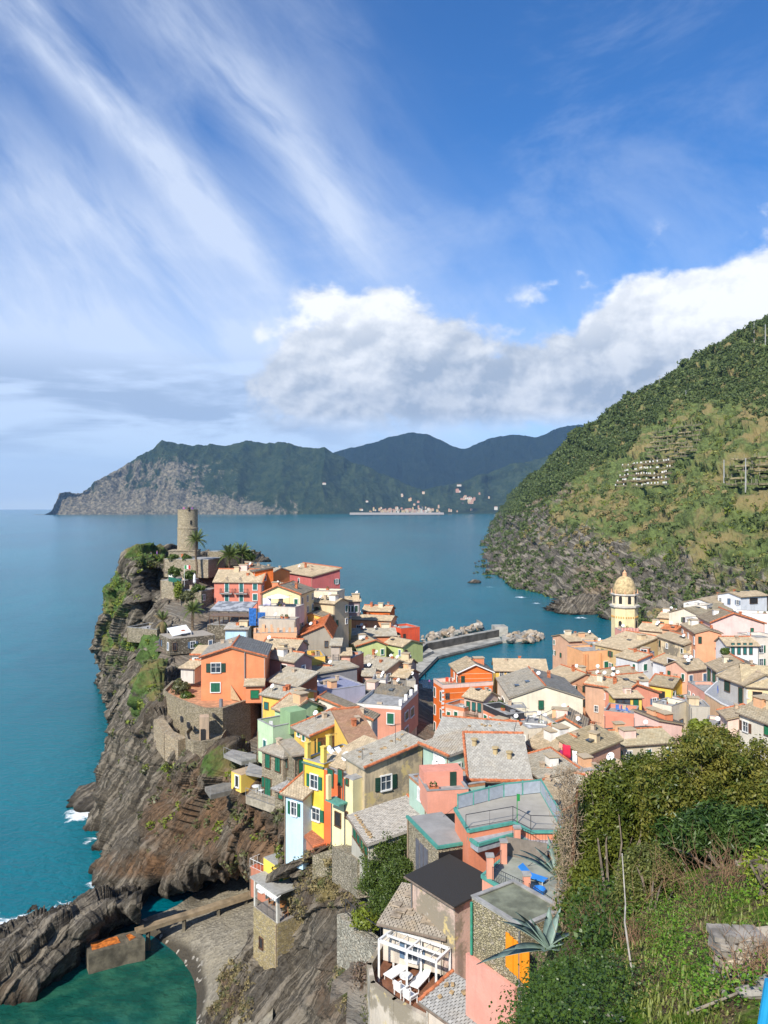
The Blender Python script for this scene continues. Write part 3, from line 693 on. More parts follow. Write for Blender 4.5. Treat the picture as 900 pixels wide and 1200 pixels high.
# terraced plots
def hs_point(px, py):
    P = HS.reshape(-1, 3); a, b_ = proj(P); d = (a-px)**2+(b_-py)**2
    idx = np.argsort(d)[:60]; near = idx[d[idx] < max(9.0, d[idx[0]]*1.5)]; return P[near[np.argmin(P[near, 1])]].copy()
M_tsoil = simple('terrace_soil', (0.34, 0.23, 0.11), .95, .35, .4); M_tgreen = simple('terrace_grass', (0.20, 0.23, 0.055), .95, .4, .5)
M_twall = simple('dry_stone_wall', (0.24, 0.20, 0.11), .95, .4, .6)
def terrace_plot(x0, y0, x1, y1, rows, slant, seed, label, soil, posts):
    rt = empty('terraced_plot', hs_point((x0+x1)/2, y1), label, 'terraced field'); base = Vector(rt.location)
    g = random.Random(seed); n = 12
    allp = []
    for r in range(rows):
        t = r/(rows-1); line = []
        for i in range(n+1):
            px = x0+(x1-x0)*i/n+(1-t)*slant; py = y0+(y1-y0)*t+1.2*math.sin(i*.7+r)
            line.append(Vector(hs_point(px, py)))
        zz = sum(p.z for p in line)/len(line)
        for i in range(n+1): line[i].z = line[i].z*.35+zz*.65+3.0
        for i in range(1, n): line[i].y = (line[i-1].y+line[i].y+line[i+1].y)/3
        allp.append(line)
    for r, line in enumerate(allp):
        w = MB(); f = MB(); 
        for i in range(n):
            a, b_ = line[i]-base, line[i+1]-base; dn = Vector((0, 0, -1.0)); bk = Vector((1.0, 9, 0.3)); u = Vector((0, 0.9, 0))
            w.hexa([a+dn, b_+dn, b_+dn+u, a+dn+u], [a, b_, b_+u, a+u])
            f.hexa([a+u*.9+Vector((0,0,-1.6)), b_+u*.9+Vector((0,0,-1.6)), b_+bk+Vector((0,0,-1.6)), a+bk+Vector((0,0,-1.6))], [a+u*.9+Vector((0,0,-.25)), b_+u*.9+Vector((0,0,-.25)), b_+bk, a+bk])
        w.build('terrace_wall', M_twall, rt); f.build('terrace_bed', M_tsoil if (soil and r % 3 != 1) else M_tgreen, rt)
    return allp
tp = terrace_plot(722, 546, 783, 572, 5, 6, 1, 'terraced plot with brown strips and rows of white boxes', True, True)
tp2 = terrace_plot(756, 505, 815, 541, 7, 6, 2, 'green terraced vineyard just above the plot with white boxes', False, False)
tp3 = terrace_plot(850, 540, 935, 572, 5, 4, 3, 'bright green terraced vineyard at the right above the town', False, False)
bx = MB(); bx.box((0, 0, .5), (.7, .6, 1.0)); bx.box((0, 0, 1.08), (.8, .7, .16)); bxm = bx.mesh('white_box', M_white)
g = random.Random(4)
for ri, line in enumerate(tp):
    for i in range(len(line)-1):
        for k in range(1 if g.random() < .55 else 2):
            p = line[i].lerp(line[i+1], g.random()); o = link('white_box', bxm); o.location = p + Vector((0, 2+g.random()*2, .1)); o.rotation_euler.z = g.random()
            tag(o, 'tiny white box in the '+('top', 'second', 'third', 'fourth', 'lowest')[ri]+' row on the brown hillside terraces', 'box', 'white boxes in rows on the terraces')
vp = MB(); vp.bar((0, 0, 0), (0, 0, 2.2), .12); vpm = vp.mesh('vine_post', simple('vine_post', (.30, .27, .2)))
for tpn, lab in ((tp2, 'thin vine post of the vineyard above the white boxes'), (tp3, 'thin vine post of the bright vineyard above the town')):
    for ri, line in enumerate(tpn):
        for i in range(len(line)-1):
            p = line[i].lerp(line[i+1], g.random()); o = link('vine_post', vpm); o.location = p+Vector((0, 2.0, 0)); tag(o, lab+', row %s' % ('one', 'two', 'three', 'four', 'five', 'six', 'seven')[ri]+' from the top', 'post', lab+' rows')
# poles and pylons on the slope
def pole(px, py, hgt, label, w=.35, cross=True):
    p = hs_point(px, py); rt = empty('utility_pole', p, label, 'pole'); m = MB(); m.bar((0, 0, -2), (0, 0, hgt), w, 6, w*.6); m.build('pole_shaft', simple('pole_grey', (.36, .36, .34)), rt)
    if cross:
        m = MB(); m.bar((-1.6, 0, hgt*.9), (1.6, 0, hgt*.9), w*.35); m.build('crossarm', M_iron, rt)
pole(882, 397, 16, 'lattice mast high on the forested ridge, left of a pair', .5); pole(897, 401, 17, 'lattice mast at the ridge, right of the pair', .5)
pole(847, 565, 14, 'grey pole left of the bright vineyard', .45); pole(876, 571, 16, 'grey pole standing in the bright vineyard', .45)
pole(801, 467, 8, 'small pole beside the hut at the top of the vineyards', .3); pole(765, 438, 7, 'small mast on the forest skyline', .3)
# ------------------------------------------------------------------ ground under the town
GP = np.array([(-45,185,38),(-60,188,36),(-30,190,34),(-47,175,36),(-38,165,31),(-28,160,29),(-20,190,26),(-15,205,18),(-70,192,30),(-50,212,34),(-30,215,20),(-25,150,25),(-38,138,25),(-25,120,22),(-28,112,17),(-33,118,18),(-20,100,16),(-15,90,15),(-14,84,14),(-9,73,12),(-5,66,13),(-2,62,15),
 (0,55,18),(5,47,17),(3,42,17),(10,50,19),(-5,140,16),(0,160,12),(5,182,5),(12,192,1.5),(-8,190,14),(15,160,1.5),(10,130,3),(0,115,9),(5,100,11),(10,80,12),(8,65,16),(25,120,4),(25,100,7),(35,150,1.8),(40,190,1.6),(60,205,1.6),(55,170,4),(50,140,7),(45,110,8),(60,125,9),(70,160,10),(85,180,15),(80,225,6),(100,150,20),
 (70,100,14),(60,80,17),(40,80,14),(30,60,18),(25,45,24),(15,35,26),(10,28,30),(5,40,18),(0,10,40),(10,10,42),(25,20,38),(40,30,38),(60,50,34),(-10,5,38),(-6,30,18),(-8,40,10),(100,100,32),(120,200,26),(150,150,50),(150,60,60),(-12,55,6),(-10,62,10),(-30,40,-6),(-30,20,-4),(90,240,4),(60,240,-6),(20,230,-8),(-40,240,-8)], float)
def Gz(x, y):
    x = np.atleast_1d(np.asarray(x, float)); y = np.atleast_1d(np.asarray(y, float))
    d2 = (x[:, None]-GP[None, :, 0])**2+(y[:, None]-GP[None, :, 1])**2
    w = 1/(d2+9.0)**1.6; return (w*GP[None, :, 2]).sum(1)/w.sum(1)
def poly_in(P, poly):
    x, y = P[:, 0], P[:, 1]; m = np.zeros(len(P), bool); n = len(poly)
    for i in range(n):
        x1, y1 = poly[i]; x2, y2 = poly[(i+1) % n]
        c = ((y1 > y) != (y2 > y)) & (x < (x2-x1)*(y-y1)/((y2-y1) or 1e-9)+x1); m ^= c
    return m
town_poly = [(-40,222),(-50,226),(-60,192),(-55,182),(-48,170),(-42,142),(-34.5,118),(-29.5,108),(-25,103),(-21,99),(-18,95),(-15,92),(-12.5,88),(-9.6,82),(-7.2,76),(-8,77),(-8.8,76),(-6.8,72),(-4,69),(-1.2,66),(1,63),(-1,59),(-3.5,55),(-2,46),(4,40),(3,30),(0,20),(-6,-6),(170,-6),(170,262),(92,262),(66,214),(50,199),(14,197),(2,205),(-20,216)]
gx, gy = np.meshgrid(np.arange(-70, 172, 1.25), np.arange(-6, 264, 1.25)); nrg, ncg = gx.shape
Pg = np.column_stack([gx.ravel(), gy.ravel()]); zg = Gz(Pg[:, 0], Pg[:, 1]); zg = zg + 0.35*fbm(np.column_stack([Pg*0.25, zg*0]), 4, .6, 3)
fcs = grid_faces(nrg, ncg); ctr = Pg[fcs].mean(1); fcs = fcs[poly_in(ctr, town_poly)]
M_town = rock_mat('town_ground', (0.11, 0.10, 0.085), (0.26, 0.24, 0.20), (0.30, 0.2, 0.12), veg=(0.045, 0.07, 0.02), scale=1.2)
tg = np_mesh('ground', np.column_stack([Pg, zg]), fcs, M_town, False, {'veg': np.clip(.25+.35*fbm(np.column_stack([Pg*.08, zg*0]), 3, .6, 9)+.6*(Pg[:, 1] < 30)+.5*((Pg[:, 0] > 95)), 0, 1), 'warm': zg*0+.4, 'wet': zg*0})
tag(link('ground', tg), kind='structure')
# quay in front of the harbour
q = MB(); q.prism([(10,188),(16,205),(50,207),(70,222),(92,240),(92,262),(120,262),(120,180),(40,160),(14,150)], -3, 1.5); q.build('quay_pavement', simple('quay_stone', (.22, .21, .19), .9, .2, .6), kind='structure')
# ------------------------------------------------------------------ haze
def haze_box():
    m = bpy.data.materials.new('haze'); m.use_nodes = True; nt = m.node_tree; nt.nodes.clear()
    v = nt.nodes.new('ShaderNodeVolumePrincipled'); o = nt.nodes.new('ShaderNodeOutputMaterial'); nt.links.new(v.outputs[0], o.inputs['Volume'])
    v.inputs['Color'].default_value = (0.36, 0.62, 1.0, 1); v.inputs['Density'].default_value = 0.00004; v.inputs['Anisotropy'].default_value = 0.0
    b = MB(); b.prism([(-17500, -17500), (17500, -17500), (17500, 17500), (-17500, 17500)], -26, 1100)
    b.build('haze', m, kind='stuff')
haze_box()
# ------------------------------------------------------------------ building kit
coral=(.70,.25,.12); peach=(.76,.43,.24); pink=(.72,.38,.30); palepink=(.78,.56,.48); cream=(.74,.65,.48); yellow=(.80,.52,.11); paleyel=(.80,.66,.36)
white_=(.76,.74,.69); orange_=(.76,.17,.03); redc=(.50,.13,.11); terra=(.60,.23,.15); lgreen=(.45,.60,.32); teal_=(.40,.54,.44); blue_=(.47,.68,.80); lilac=(.50,.50,.60)
stain=(.50,.41,.27); grey_=(.42,.40,.36); beige=(.66,.52,.33)
TAN=(0.46,0.37,0.25); GRY=(0.38,0.345,0.28); DRK=(0.17,0.155,0.13); TER=(0.46,0.17,0.075)
WINC = {}
def win_meshes(w, h, kind, sc, near, frame):
    key = (round(w, 1), round(h, 1), kind, sc, near, frame)
    if key in WINC: return WINC[key]
    w, h = max(key[0], .3), max(key[1], .4); fr = .11 if frame else .045
    f = MB(); m = MB(); o = {}
    fm = M_white if frame != 2 else simple('stone_surround', (.42, .36, .27))
    if not frame: fm = M_wood
    for x in (-1, 1): f.box((x*(w/2+fr/2), -.03, 0), (fr, .14, h+2*fr))
    f.box((0, -.03, h/2+fr/2), (w, .14, fr)); f.box((0, -.06, -h/2-fr/2), (w+.1, .22, fr))
    if kind in 'og': f.box((0, -.012, 0), (.05, .05, h)); f.box((0, -.012, h*.08), (w, .05, .04))
    o['frame'] = f.mesh('window', fm)
    p = MB(); p.box((0, .005, 0), (w, .03, h)); o['pane'] = p.mesh('pane', M_dark if kind == 'd' else M_glass)
    scol = {'g': GREEN, 'd': DGREEN, 't': TEAL, 'b': (.12, .055, .03), 'n': (.03, .03, .03), 'w': (.6, .6, .58), 'l': (.10, .16, .24), 'v': (.01, .16, .07)}[sc]
    smat = simple('shutter_paint', scol, .55, .12)
    if kind in 'oc':
        sw = w/2-.012; s = MB(); s.box((0, 0, 0), (sw, .045, h-.02))
        if near:
            k = max(4, int(h/.16))
            for i in range(k): s.hexa([(-sw*.38, -.045, -h/2+(i+.25)*h/k), (sw*.38, -.045, -h/2+(i+.25)*h/k), (sw*.38, -.022, -h/2+(i+.25)*h/k), (-sw*.38, -.022, -h/2+(i+.25)*h/k)],
                                      [(-sw*.38, -.030, -h/2+(i+.75)*h/k), (sw*.38, -.030, -h/2+(i+.75)*h/k), (sw*.38, -.022, -h/2+(i+.75)*h/k), (-sw*.38, -.022, -h/2+(i+.75)*h/k)])
        o['shutter'] = s.mesh('shutter', smat)
    WINC[key] = o; return o
def add_window(hs, face, u, z, w, h, kind='c', sc='g', frame=1):
    """face F/L/R of house hs; u along the face, z height of the centre, all local metres"""
    near = hs['Y'] < 100
    ms = win_meshes(w, h, kind, sc, near, frame); W_, D_ = hs['W'], hs['D']
    loc, rz = {'F': ((u, -.015, z), 0), 'L': ((-.015, u, z), -math.pi/2), 'R': ((W_+.015, u, z), math.pi/2)}[face]
    f = link('window', ms['frame'], hs['root']); f.location = loc; f.rotation_euler.z = rz
    link('pane', ms['pane'], f)
    if 'shutter' in ms:
        for s in (-1, 1):
            o = link('shutter', ms['shutter'], f)
            if kind == 'c': o.location = (s*w/4, -.045, 0)
            else: o.location = (s*(w*.76+.10), -.075, 0); o.rotation_euler.z = s*.10
    return f
def pix_uz(hs, face, px, py):
    """photo point on a face -> local (u, z)"""
    P0, e, n = hs['P0'], hs['e'], hs['n']
    O, d = {'F': (P0[:2], e), 'L': (P0[:2], n), 'R': (P0[:2]+e*hs['W'], n)}[face]
    k = (px-450)/F; den = d[0]-k*d[1]
    u = (k*O[1]-O[0])/den if abs(den) > 1e-6 else 0
    Yd = O[1]+d[1]*u; return u, H-(py-HZ)/F*Yd-hs['zb'], Yd
def win_px(hs, face, x0, y0, x1, y1, kind='c', sc='g', frame=1):
    u0, _, Ya = pix_uz(hs, face, x0, y0); u1, _, Yb = pix_uz(hs, face, x1, y1); Ym = (Ya+Yb)/2
    zc = H-((y0+y1)/2-HZ)/F*Ym-hs['zb']; h = (y1-y0)*Ym/F; w = abs(u1-u0)
    if kind == 'o': w = w*.52
    lim = hs['W'] if face == 'F' else hs['D']
    u = min(max((u0+u1)/2, w/2+.08), lim-w/2-.08)
    return add_window(hs, face, u, zc, max(min(w, 2.6), .35), max(min(h, 2.8), .5), kind, sc, frame)
def win_grid(hs, face, cols, rows, kind='c', sc='g', z0=None, dz=3.0, w=.8, h=1.35, frame=1, m=.9, skip=(), jit=0):
    L = hs['W'] if face == 'F' else hs['D']; z0 = hs['Hh']-1.6 if z0 is None else z0
    for r in range(rows):
        for c in range(cols):
            if (r, c) in skip or z0-r*dz < .9: continue
            u = L/2 if cols == 1 else m+(L-2*m)*c/(cols-1)
            kk = kind if kind != 'm' else random.choice('ccoog')
            add_window(hs, face, u, z0-r*dz, w, h, kk, sc, frame)
def tiles(a, b, c, d, ts, seed, lift=.02, th=.05, gap=.04):
    """rows of overlapping slates over the quad a-b (eave), d-c (top); returns verts, quads"""
    a, b, c, d = (np.array(v, float) for v in (a, b, c, d)); g = np.random.default_rng(seed)
    n = np.cross(b-a, d-a); n /= np.linalg.norm(n)
    if n[2] < 0: n = -n
    Lu = max(np.linalg.norm(b-a), np.linalg.norm(c-d)); Lv = max(np.linalg.norm(d-a), np.linalg.norm(c-b))
    nr = max(2, int(round(Lv/(ts*.72)))); nc = max(2, int(round(Lu/ts)))
    V_, F_ = [], []; k = 0
    J, I = np.meshgrid(np.arange(nc+1), np.arange(nr)); off = (I % 2)*0.5
    u0 = np.clip((J-off)/nc, 0, 1); u1 = np.clip((J-off+1)/nc, 0, 1); ok = (u1-u0) > .08/nc
    v0 = I/nr; v1 = (I+1.12)/nr
    ju = g.normal(size=u0.shape)*.03/nc; jv = g.normal(size=u0.shape)*.05/nr
    v0 = v0+jv*(I > 0); v1 = np.minimum(v1, 1.0)
    h0 = lift+th*(.8+.5*g.random(u0.shape)); h1 = lift+th*.15*g.random(u0.shape)
    gp = gap/max(Lu, .1)
    u0_, u1_ = (u0+gp*.5)[ok], (u1-gp*.5)[ok]; v0, v1, h0, h1 = v0[ok], v1[ok], h0[ok], h1[ok]
    def pt(u, v, h):
        return ((1-v)*(1-u))[:, None]*a+((1-v)*u)[:, None]*b+(v*u)[:, None]*c+(v*(1-u))[:, None]*d+h[:, None]*n
    T = [pt(u0_, v0, h0), pt(u1_, v0, h0+.01), pt(u1_, v1, h1), pt(u0_, v1, h1)]
    B = [pt(u0_, v0, h0*0), pt(u1_, v0, h0*0)]
    Vv = np.stack(T+B, 1).reshape(-1, 3); m = len(u0_); i = np.arange(m)[:, None]*6
    return Vv, np.concatenate([i+np.array([[0, 1, 2, 3]]), i+np.array([[4, 5, 1, 0]])])
TS_SCALE = 0.0042
def roof_slab(hs, quads, col, red=(), moss=.35, th=.16, name='roof'):
    """quads: list of (a,b,c,d) in local coordinates; a-b is the eave"""
    m = MB()
    for q in quads:
        low = [(p[0], p[1], p[2]-th) for p in q]; m.hexa(low, q)
    r = m.build(name, slate(tuple(c*.75 for c in col), moss), hs['root'])
    ts = max(.27, hs["Y"]*TS_SCALE); V_, F_ = [], []; k = 0
    for i, q in enumerate(quads):
        v, f = tiles(*q, ts, len(V_)+int(hs['Y']*7)+i, th=.035+ts*.05); V_.append(v); F_.append(f+k); k += len(v)
    if moss <= 0: return r
    me = np_mesh('slates', np.concatenate(V_), np.concatenate(F_), slate(col, moss))
    tag(link('slates', me, r), kind='stuff')
    rm = MB()
    for (a, b) in red:
        a, b = Vector(a), Vector(b); n = max(2, int((b-a).length/.42)); rr = .11+hs['Y']*.0004
        for i in range(n):
            p, q = a.lerp(b, i/n), a.lerp(b, (i+1.1)/n); up = Vector((0, 0, .05+random.random()*.03))
            rm.bar(p+up, q+up, rr, 6, rr*.82)
    if rm.v: tag(rm.build('ridge_tiles', M_ridge, r), kind='stuff')
    return r
def house(label, C, Y, R, D, roof='gs', h=1.2, wall=cream, rc=GRY, b=None, az=None, t=.5, o=.3, red='r', age=.35, name='house', par=.9, win=(), ch=0, dish=0, wallm=None, moss=.35, floor=None, cat='house', th=.16, parm=None, zb=None, group='houses of the village'):
    P0 = A3(C[0], C[1], Y); zE = P0[2]
    if az is None: P1 = Z3(R[0], R[1], zE) if len(R) == 2 else A3(R[0], R[1], R[2])
    else:
        a = math.radians(az); e = np.array([math.cos(a), math.sin(a)]); k = (R[0]-450)/F; s = (k*P0[1]-P0[0])/(e[0]-k*e[1]); P1 = np.array([P0[0]+e[0]*s, P0[1]+e[1]*s, zE])
    e = (P1-P0)[:2]; W = float(np.linalg.norm(e)); e = e/W; n = np.array([-e[1], e[0]])
    if isinstance(D, tuple):
        O = P0[:2] if D[0] == 'L' else P1[:2]; k = (D[1]-450)/F; D = float((k*O[1]-O[0])/(n[0]-k*n[1])); D = min(max(D, 2), 14)
    D = float(D)
    if zb is None:
        if b is not None: zb = H-(b-HZ)/F*Y
        else:
            cs = [P0[:2], P0[:2]+e*W, P0[:2]+n*D, P0[:2]+e*W+n*D]; zb = min(float(Gz(c[0], c[1])[0]) for c in cs)-.8
            zb = min(zb, zE-2.5)
    Hh = zE-zb
    root = empty(name, (P0[0], P0[1], zb), label, cat, group, math.atan2(e[1], e[0]))
    hs = dict(root=root, P0=P0, e=e, n=n, W=W, D=D, zb=zb, Hh=Hh, Y=Y, label=label)
    wm = wallm or stucco(wall, age); w = MB(); q = .0
    zt = {}
    tw = t*W; td = t*D; ov = o; red_l = []
    def P(x, y, z): return (x, y, Hh+z)
    if roof == 'gf':
        fr = [(0, 0, 0), (W, 0, 0), P(W, 0, 0), P(tw, 0, h), P(0, 0, 0)]; bk = [(x, D, z) for x, _, z in fr]
        w.add(fr+bk, [(0,1,2,3,4), (9,8,7,6,5)]+[(i, i+5, (i+1) % 5+5, (i+1) % 5) for i in range(5)])
        kl, kr = h/max(tw, .1), h/max(W-tw, .1)
        quads = [(P(-ov, D+ov, -ov*kl+th), P(-ov, -ov, -ov*kl+th), P(tw, -ov, h+th), P(tw, D+ov, h+th)), (P(W+ov, -ov, -ov*kr+th), P(W+ov, D+ov, -ov*kr+th), P(tw, D+ov, h+th), P(tw, -ov, h+th))]
        red_l = {'r': [(quads[0][2], quads[0][3])], 'f': [(quads[0][1], quads[0][2]), (quads[1][0], quads[1][3])]}
        hz_ = lambda x, y: h*(x/tw if x < tw else (W-x)/(W-tw))
    elif roof == 'gs':
        sd = [(0, 0, 0), (0, D, 0), P(0, D, 0), P(0, td, h), P(0, 0, 0)]; s2 = [(W, y, z) for _, y, z in sd]
        w.add(sd+s2, [(4,3,2,1,0)[::1], (5,6,7,8,9)]+[(i, (i+1) % 5, (i+1) % 5+5, i+5) for i in range(5)])
        kf, kb = h/max(td, .1), h/max(D-td, .1)
        quads = [(P(-ov, -ov, -ov*kf+th), P(W+ov, -ov, -ov*kf+th), P(W+ov, td, h+th), P(-ov, td, h+th)), (P(W+ov, D+ov, -ov*kb+th), P(-ov, D+ov, -ov*kb+th), P(-ov, td, h+th), P(W+ov, td, h+th))]
        red_l = {'r': [(quads[0][3], quads[0][2])], 'l': [(quads[0][0], quads[0][3])], 'v': [(quads[0][1], quads[0][2])], 'e': [(quads[0][0], quads[0][1])]}
        hz_ = lambda x, y: h*(y/td if y < td else (D-y)/(D-td))
    elif roof in ('sb', 'sf', 'sl', 'sr'):
        zc = {'sb': (0, 0, h, h), 'sf': (h, h, 0, 0), 'sl': (h, 0, 0, h), 'sr': (0, h, h, 0)}[roof]
        cs = [(0, 0), (W, 0), (W, D), (0, D)]
        w.hexa([(x, y, 0) for x, y in cs], [P(x, y, z) for (x, y), z in zip(cs, zc)])
        gx_ = (zc[1]-zc[0])/W; gy_ = (zc[3]-zc[0])/D
        hz_ = lambda x, y: zc[0]+gx_*x+gy_*y
        c2 = [(-ov, -ov), (W+ov, -ov), (W+ov, D+ov), (-ov, D+ov)]; c4 = [P(x, y, hz_(x, y)+th) for x, y in c2]
        k = {'sb': 0, 'sf': 2, 'sl': 1, 'sr': 3}[roof]; quads = [tuple(c4[(k+i) % 4] for i in range(4))]
        red_l = {'r': [(quads[0][2], quads[0][3])], 'l': [(c4[0], c4[3])], 'v': [(c4[1], c4[2])], 'f': [(c4[0], c4[1])], 'e': [(quads[0][0], quads[0][1])]}
    elif roof == 'hip':
        w.hexa([(0,0,0),(W,0,0),(W,D,0),(0,D,0)], [P(0,0,0),P(W,0,0),P(W,D,0),P(0,D,0)])
        m_ = min(W, D)/2; kk = ov*h/m_; A, B_, C_, D_ = P(-ov,-ov,-kk+th), P(W+ov,-ov,-kk+th), P(W+ov,D+ov,-kk+th), P(-ov,D+ov,-kk+th)
        if W >= D: r0, r1 = P(m_, D/2, h+th), P(W-m_, D/2, h+th); quads = [(A,B_,r1,r0), (C_,D_,r0,r1), (D_,A,r0,r0), (B_,C_,r1,r1)]
        else: r0, r1 = P(W/2, m_, h+th), P(W/2, D-m_, h+th); quads = [(A,B_,r0,r0), (C_,D_,r1,r1), (D_,A,r0,r1), (B_,C_,r1,r0)]
        if W >= D: rl = [(r0, r1), (A, r0), (D_, r0), (B_, r1), (C_, r1)]
        else: rl = [(r0, r1), (A, r0), (B_, r0), (C_, r1), (D_, r1)]
        rl = [(a_, b_) for a_, b_ in rl if (Vector(a_)-Vector(b_)).length > .3]; red_l = {'r': rl}
        hz_ = lambda x, y: h*min(x, y, W-x, D-y)/m_
        quads = [tuple(np.array(p)+np.array([1e-3*i, 0, 0]) if i == 3 else p for i, p in enumerate(q_)) for q_ in quads]
    else:  # flat terrace with parapet
        w.hexa([(0,0,0),(W,0,0),(W,D,0),(0,D,0)], [P(0,0,0),P(W,0,0),P(W,D,0),P(0,D,0)]); quads = []; hz_ = lambda x, y: 0
    wo_ = w.build('wall', wm, root); hs['wall'] = wo_; hs['hz'] = hz_
    if quads:
        rl = []
        for c_ in red: rl += red_l.get(c_, []) if red_l else []
        hs['roof'] = roof_slab(hs, quads, rc, rl, moss, th)
    elif roof == 'flat':
        fl = MB(); fl.box((W/2, D/2, Hh+.03), (W-.02, D-.02, .06)); hs['roof'] = fl.build('terrace_floor', floor or M_grey, root)
        if par > 0:
            pm = MB(); tk = .16
            pm.box((W/2, tk/2-.004, Hh+par/2), (W+.008, tk, par)); pm.box((W/2, D-tk/2+.004, Hh+par/2), (W+.008, tk, par)); pm.box((tk/2-.004, D/2, Hh+par/2), (tk, D-2*tk, par)); pm.box((W-tk/2+.004, D/2, Hh+par/2), (tk, D-2*tk, par))
            pm.build('parapet', parm or wm, root)
            cp = MB(); ck = .24
            cp.box((W/2, tk/2, Hh+par+.03), (W+.1, ck, .06)); cp.box((W/2, D-tk/2, Hh+par+.03), (W+.1, ck, .06)); cp.box((tk/2, D/2, Hh+par+.032), (ck, D-2*tk, .06)); cp.box((W-tk/2, D/2, Hh+par+.032), (ck, D-2*tk, .06))
            cp.build('coping', M_grey, root)
    for wd in win:
        if wd[0] == 'grid': win_grid(hs, *wd[1:])
        else: win_px(hs, *wd)
    hs['flat'] = roof == 'flat' and par > .25; HOUSES.append(hs); trim_house(hs, roof, quads)
    rr = random.Random(int(C[0]*13+C[1]*7))
    for i in range(ch): chimney(hs, .18+.64*rr.random(), .2+.6*rr.random(), rr)
    for i in range((dish+1)//2): dish_on(hs, .1+.8*rr.random(), .1+.8*rr.random(), rr)
    return hs
HOUSES = []
M_gut = simple('gutter', (.20, .15, .11), .5, .2)
def trim_house(hs, roof, quads):
    r = random.Random(int(hs['Y']*31+hs['W']*17)); W, D, Hh = hs['W'], hs['D'], hs['Hh']
    if quads and roof in ('gs', 'sb', 'hip'):
        a, b_ = quads[0][0], quads[0][1]; m = MB(); m.bar((a[0], a[1]-.04, a[2]-.1), (b_[0], b_[1]-.04, b_[2]-.1), .065, 6); m.build('gutter', M_gut, hs['root'])
    if Hh > 2:
        x = .12 if r.random() < .5 else W-.12; m = MB(); m.bar((x, -.07, max(0, Hh-9)), (x, -.07, Hh-.08), .05, 6); m.build('drain_pipe', simple('pipe', r.choice([(.30, .22, .15), (.14, .14, .14), (.5, .46, .4)]), .6), hs['root'])
def flat_clutter(hs):
    r = random.Random(int(hs['Y']*5+hs['W']*3)); W, D = hs['W'], hs['D']
    for i in range(r.randint(2, 4)):
        x, y = r.uniform(.5, W-.5), r.choice((.45, D-.5)); w = r.uniform(.3, .8)
        if r.random() < .5:
            m = MB(); m.box((x, y, hs['Hh']+.25), (w, .35, .4)); p = m.build('planter', M_ridge, hs['root']); v, f = leaf_ball(40, .3, .10, i, .8)
            o = link('plant', np_mesh('plant', v+np.array([x, y, hs['Hh']+.6]), f, M_haze_leaf), p)
        else:
            m = MB(); m.box((x, y, hs['Hh']+.4), (w, .5, .75)); m.build('roof_unit', simple('roof_unit', r.choice([(.6, .6, .58), (.3, .3, .3), (.5, .4, .28)])), hs['root'])
def auto_windows():
    for hs in HOUSES:
        if not hs.get('flat') and hs['Y'] > 75 and hs['W'] > 2.5 and 'roof' in hs:
            r = random.Random(int(hs['Y']*11+hs['W']*5))
            for i in range(r.randint(1, 2)): chimney(hs, r.uniform(.12, .88), r.uniform(.25, .8), r, r.uniform(.5, .8), False)
            for i in range(r.randint(0, 2)):
                x, y = r.uniform(.15, .85)*hs['W'], r.uniform(.2, .6)*hs['D']; z = hs['Hh']+hs['hz'](x, y); k = r.random()
                if k < .45: m = MB(); m.box((x, y, z+.32), (.75, .9, .22)); m.build('skylight', glassm(), hs['root'])
                else: s = r.uniform(1.0, 1.8); m = MB(); m.box((x, y, z+.5), (s, s*.8, 1.3)); m.build('roof_room', stucco(r.choice([cream, coral, peach, white_, palepink, beige])), hs['root']); m = MB(); m.box((x, y, z+1.2), (s+.3, s*.8+.3, .1)); m.build('roof_lid', slate(TAN), hs['root'])
        if hs.get('flat') and hs['W'] > 2 and hs['D'] > 2 and hs['Y'] < 190: flat_clutter(hs)
    for hs in HOUSES:
        lab = hs['label']
        if any(w in lab for w in ('bare', 'plain', 'smooth', 'wall', 'terrace', 'shed', 'hut', 'block', 'ledge', 'lean-to', 'outhouse', 'bitumen', 'stained', 'garage', 'striped', 'stringcourses')) and 'house' not in lab: continue
        if any(w in lab for w in ('bare', 'bitumen', 'flat green roof', 'garage', 'large orange gabled', 'stone weighted', 'cream gabled', 'plain', 'smooth', 'light blue narrow', 'tall yellow', 'stone base', 'bridging', 'stained')): continue
        seen = set()
        for ch in hs['root'].children:
            if ch.name.startswith('window'): a = round(math.degrees(ch.rotation_euler.z)); seen.add({0: 'F', -90: 'L', 90: 'R'}.get(a, 'F'))
        e, n = hs['e'], hs['n']; c = hs['P0'][:2]; r = random.Random(int(hs['Y']*7+hs['D']*91)); sc = r.choice('gggdtl'); far = hs['Y'] > 75
        for f, nrm, L, org in (('F', -n, hs['W'], c), ('L', -e, hs['D'], c), ('R', e, hs['D'], c+e*hs['W'])):
            if f in seen or L < 1.7 or hs['Hh'] < 2.2 or nrm@(-org)/np.linalg.norm(org) < .12: continue
            cols = max(1, min(4, int(L/2.3))); rows = 2 if hs['Hh'] > 5.2 else 1
            for ro in range(rows):
                for co in range(cols):
                    if r.random() < .22: continue
                    u = L/2 if cols == 1 else .85+(L-1.7)*co/(cols-1); w, hh = r.uniform(.55, .8), r.uniform(.9, 1.35)
                    if u-w < .1 or u+w > L-.1: continue
                    add_window(hs, f, u, hs['Hh']-1.35-ro*2.6, round(w, 1), round(hh, 1), r.choice('cccoog' if L > 3 else 'ccg'), sc, 1 if r.random() < .6 else 0)
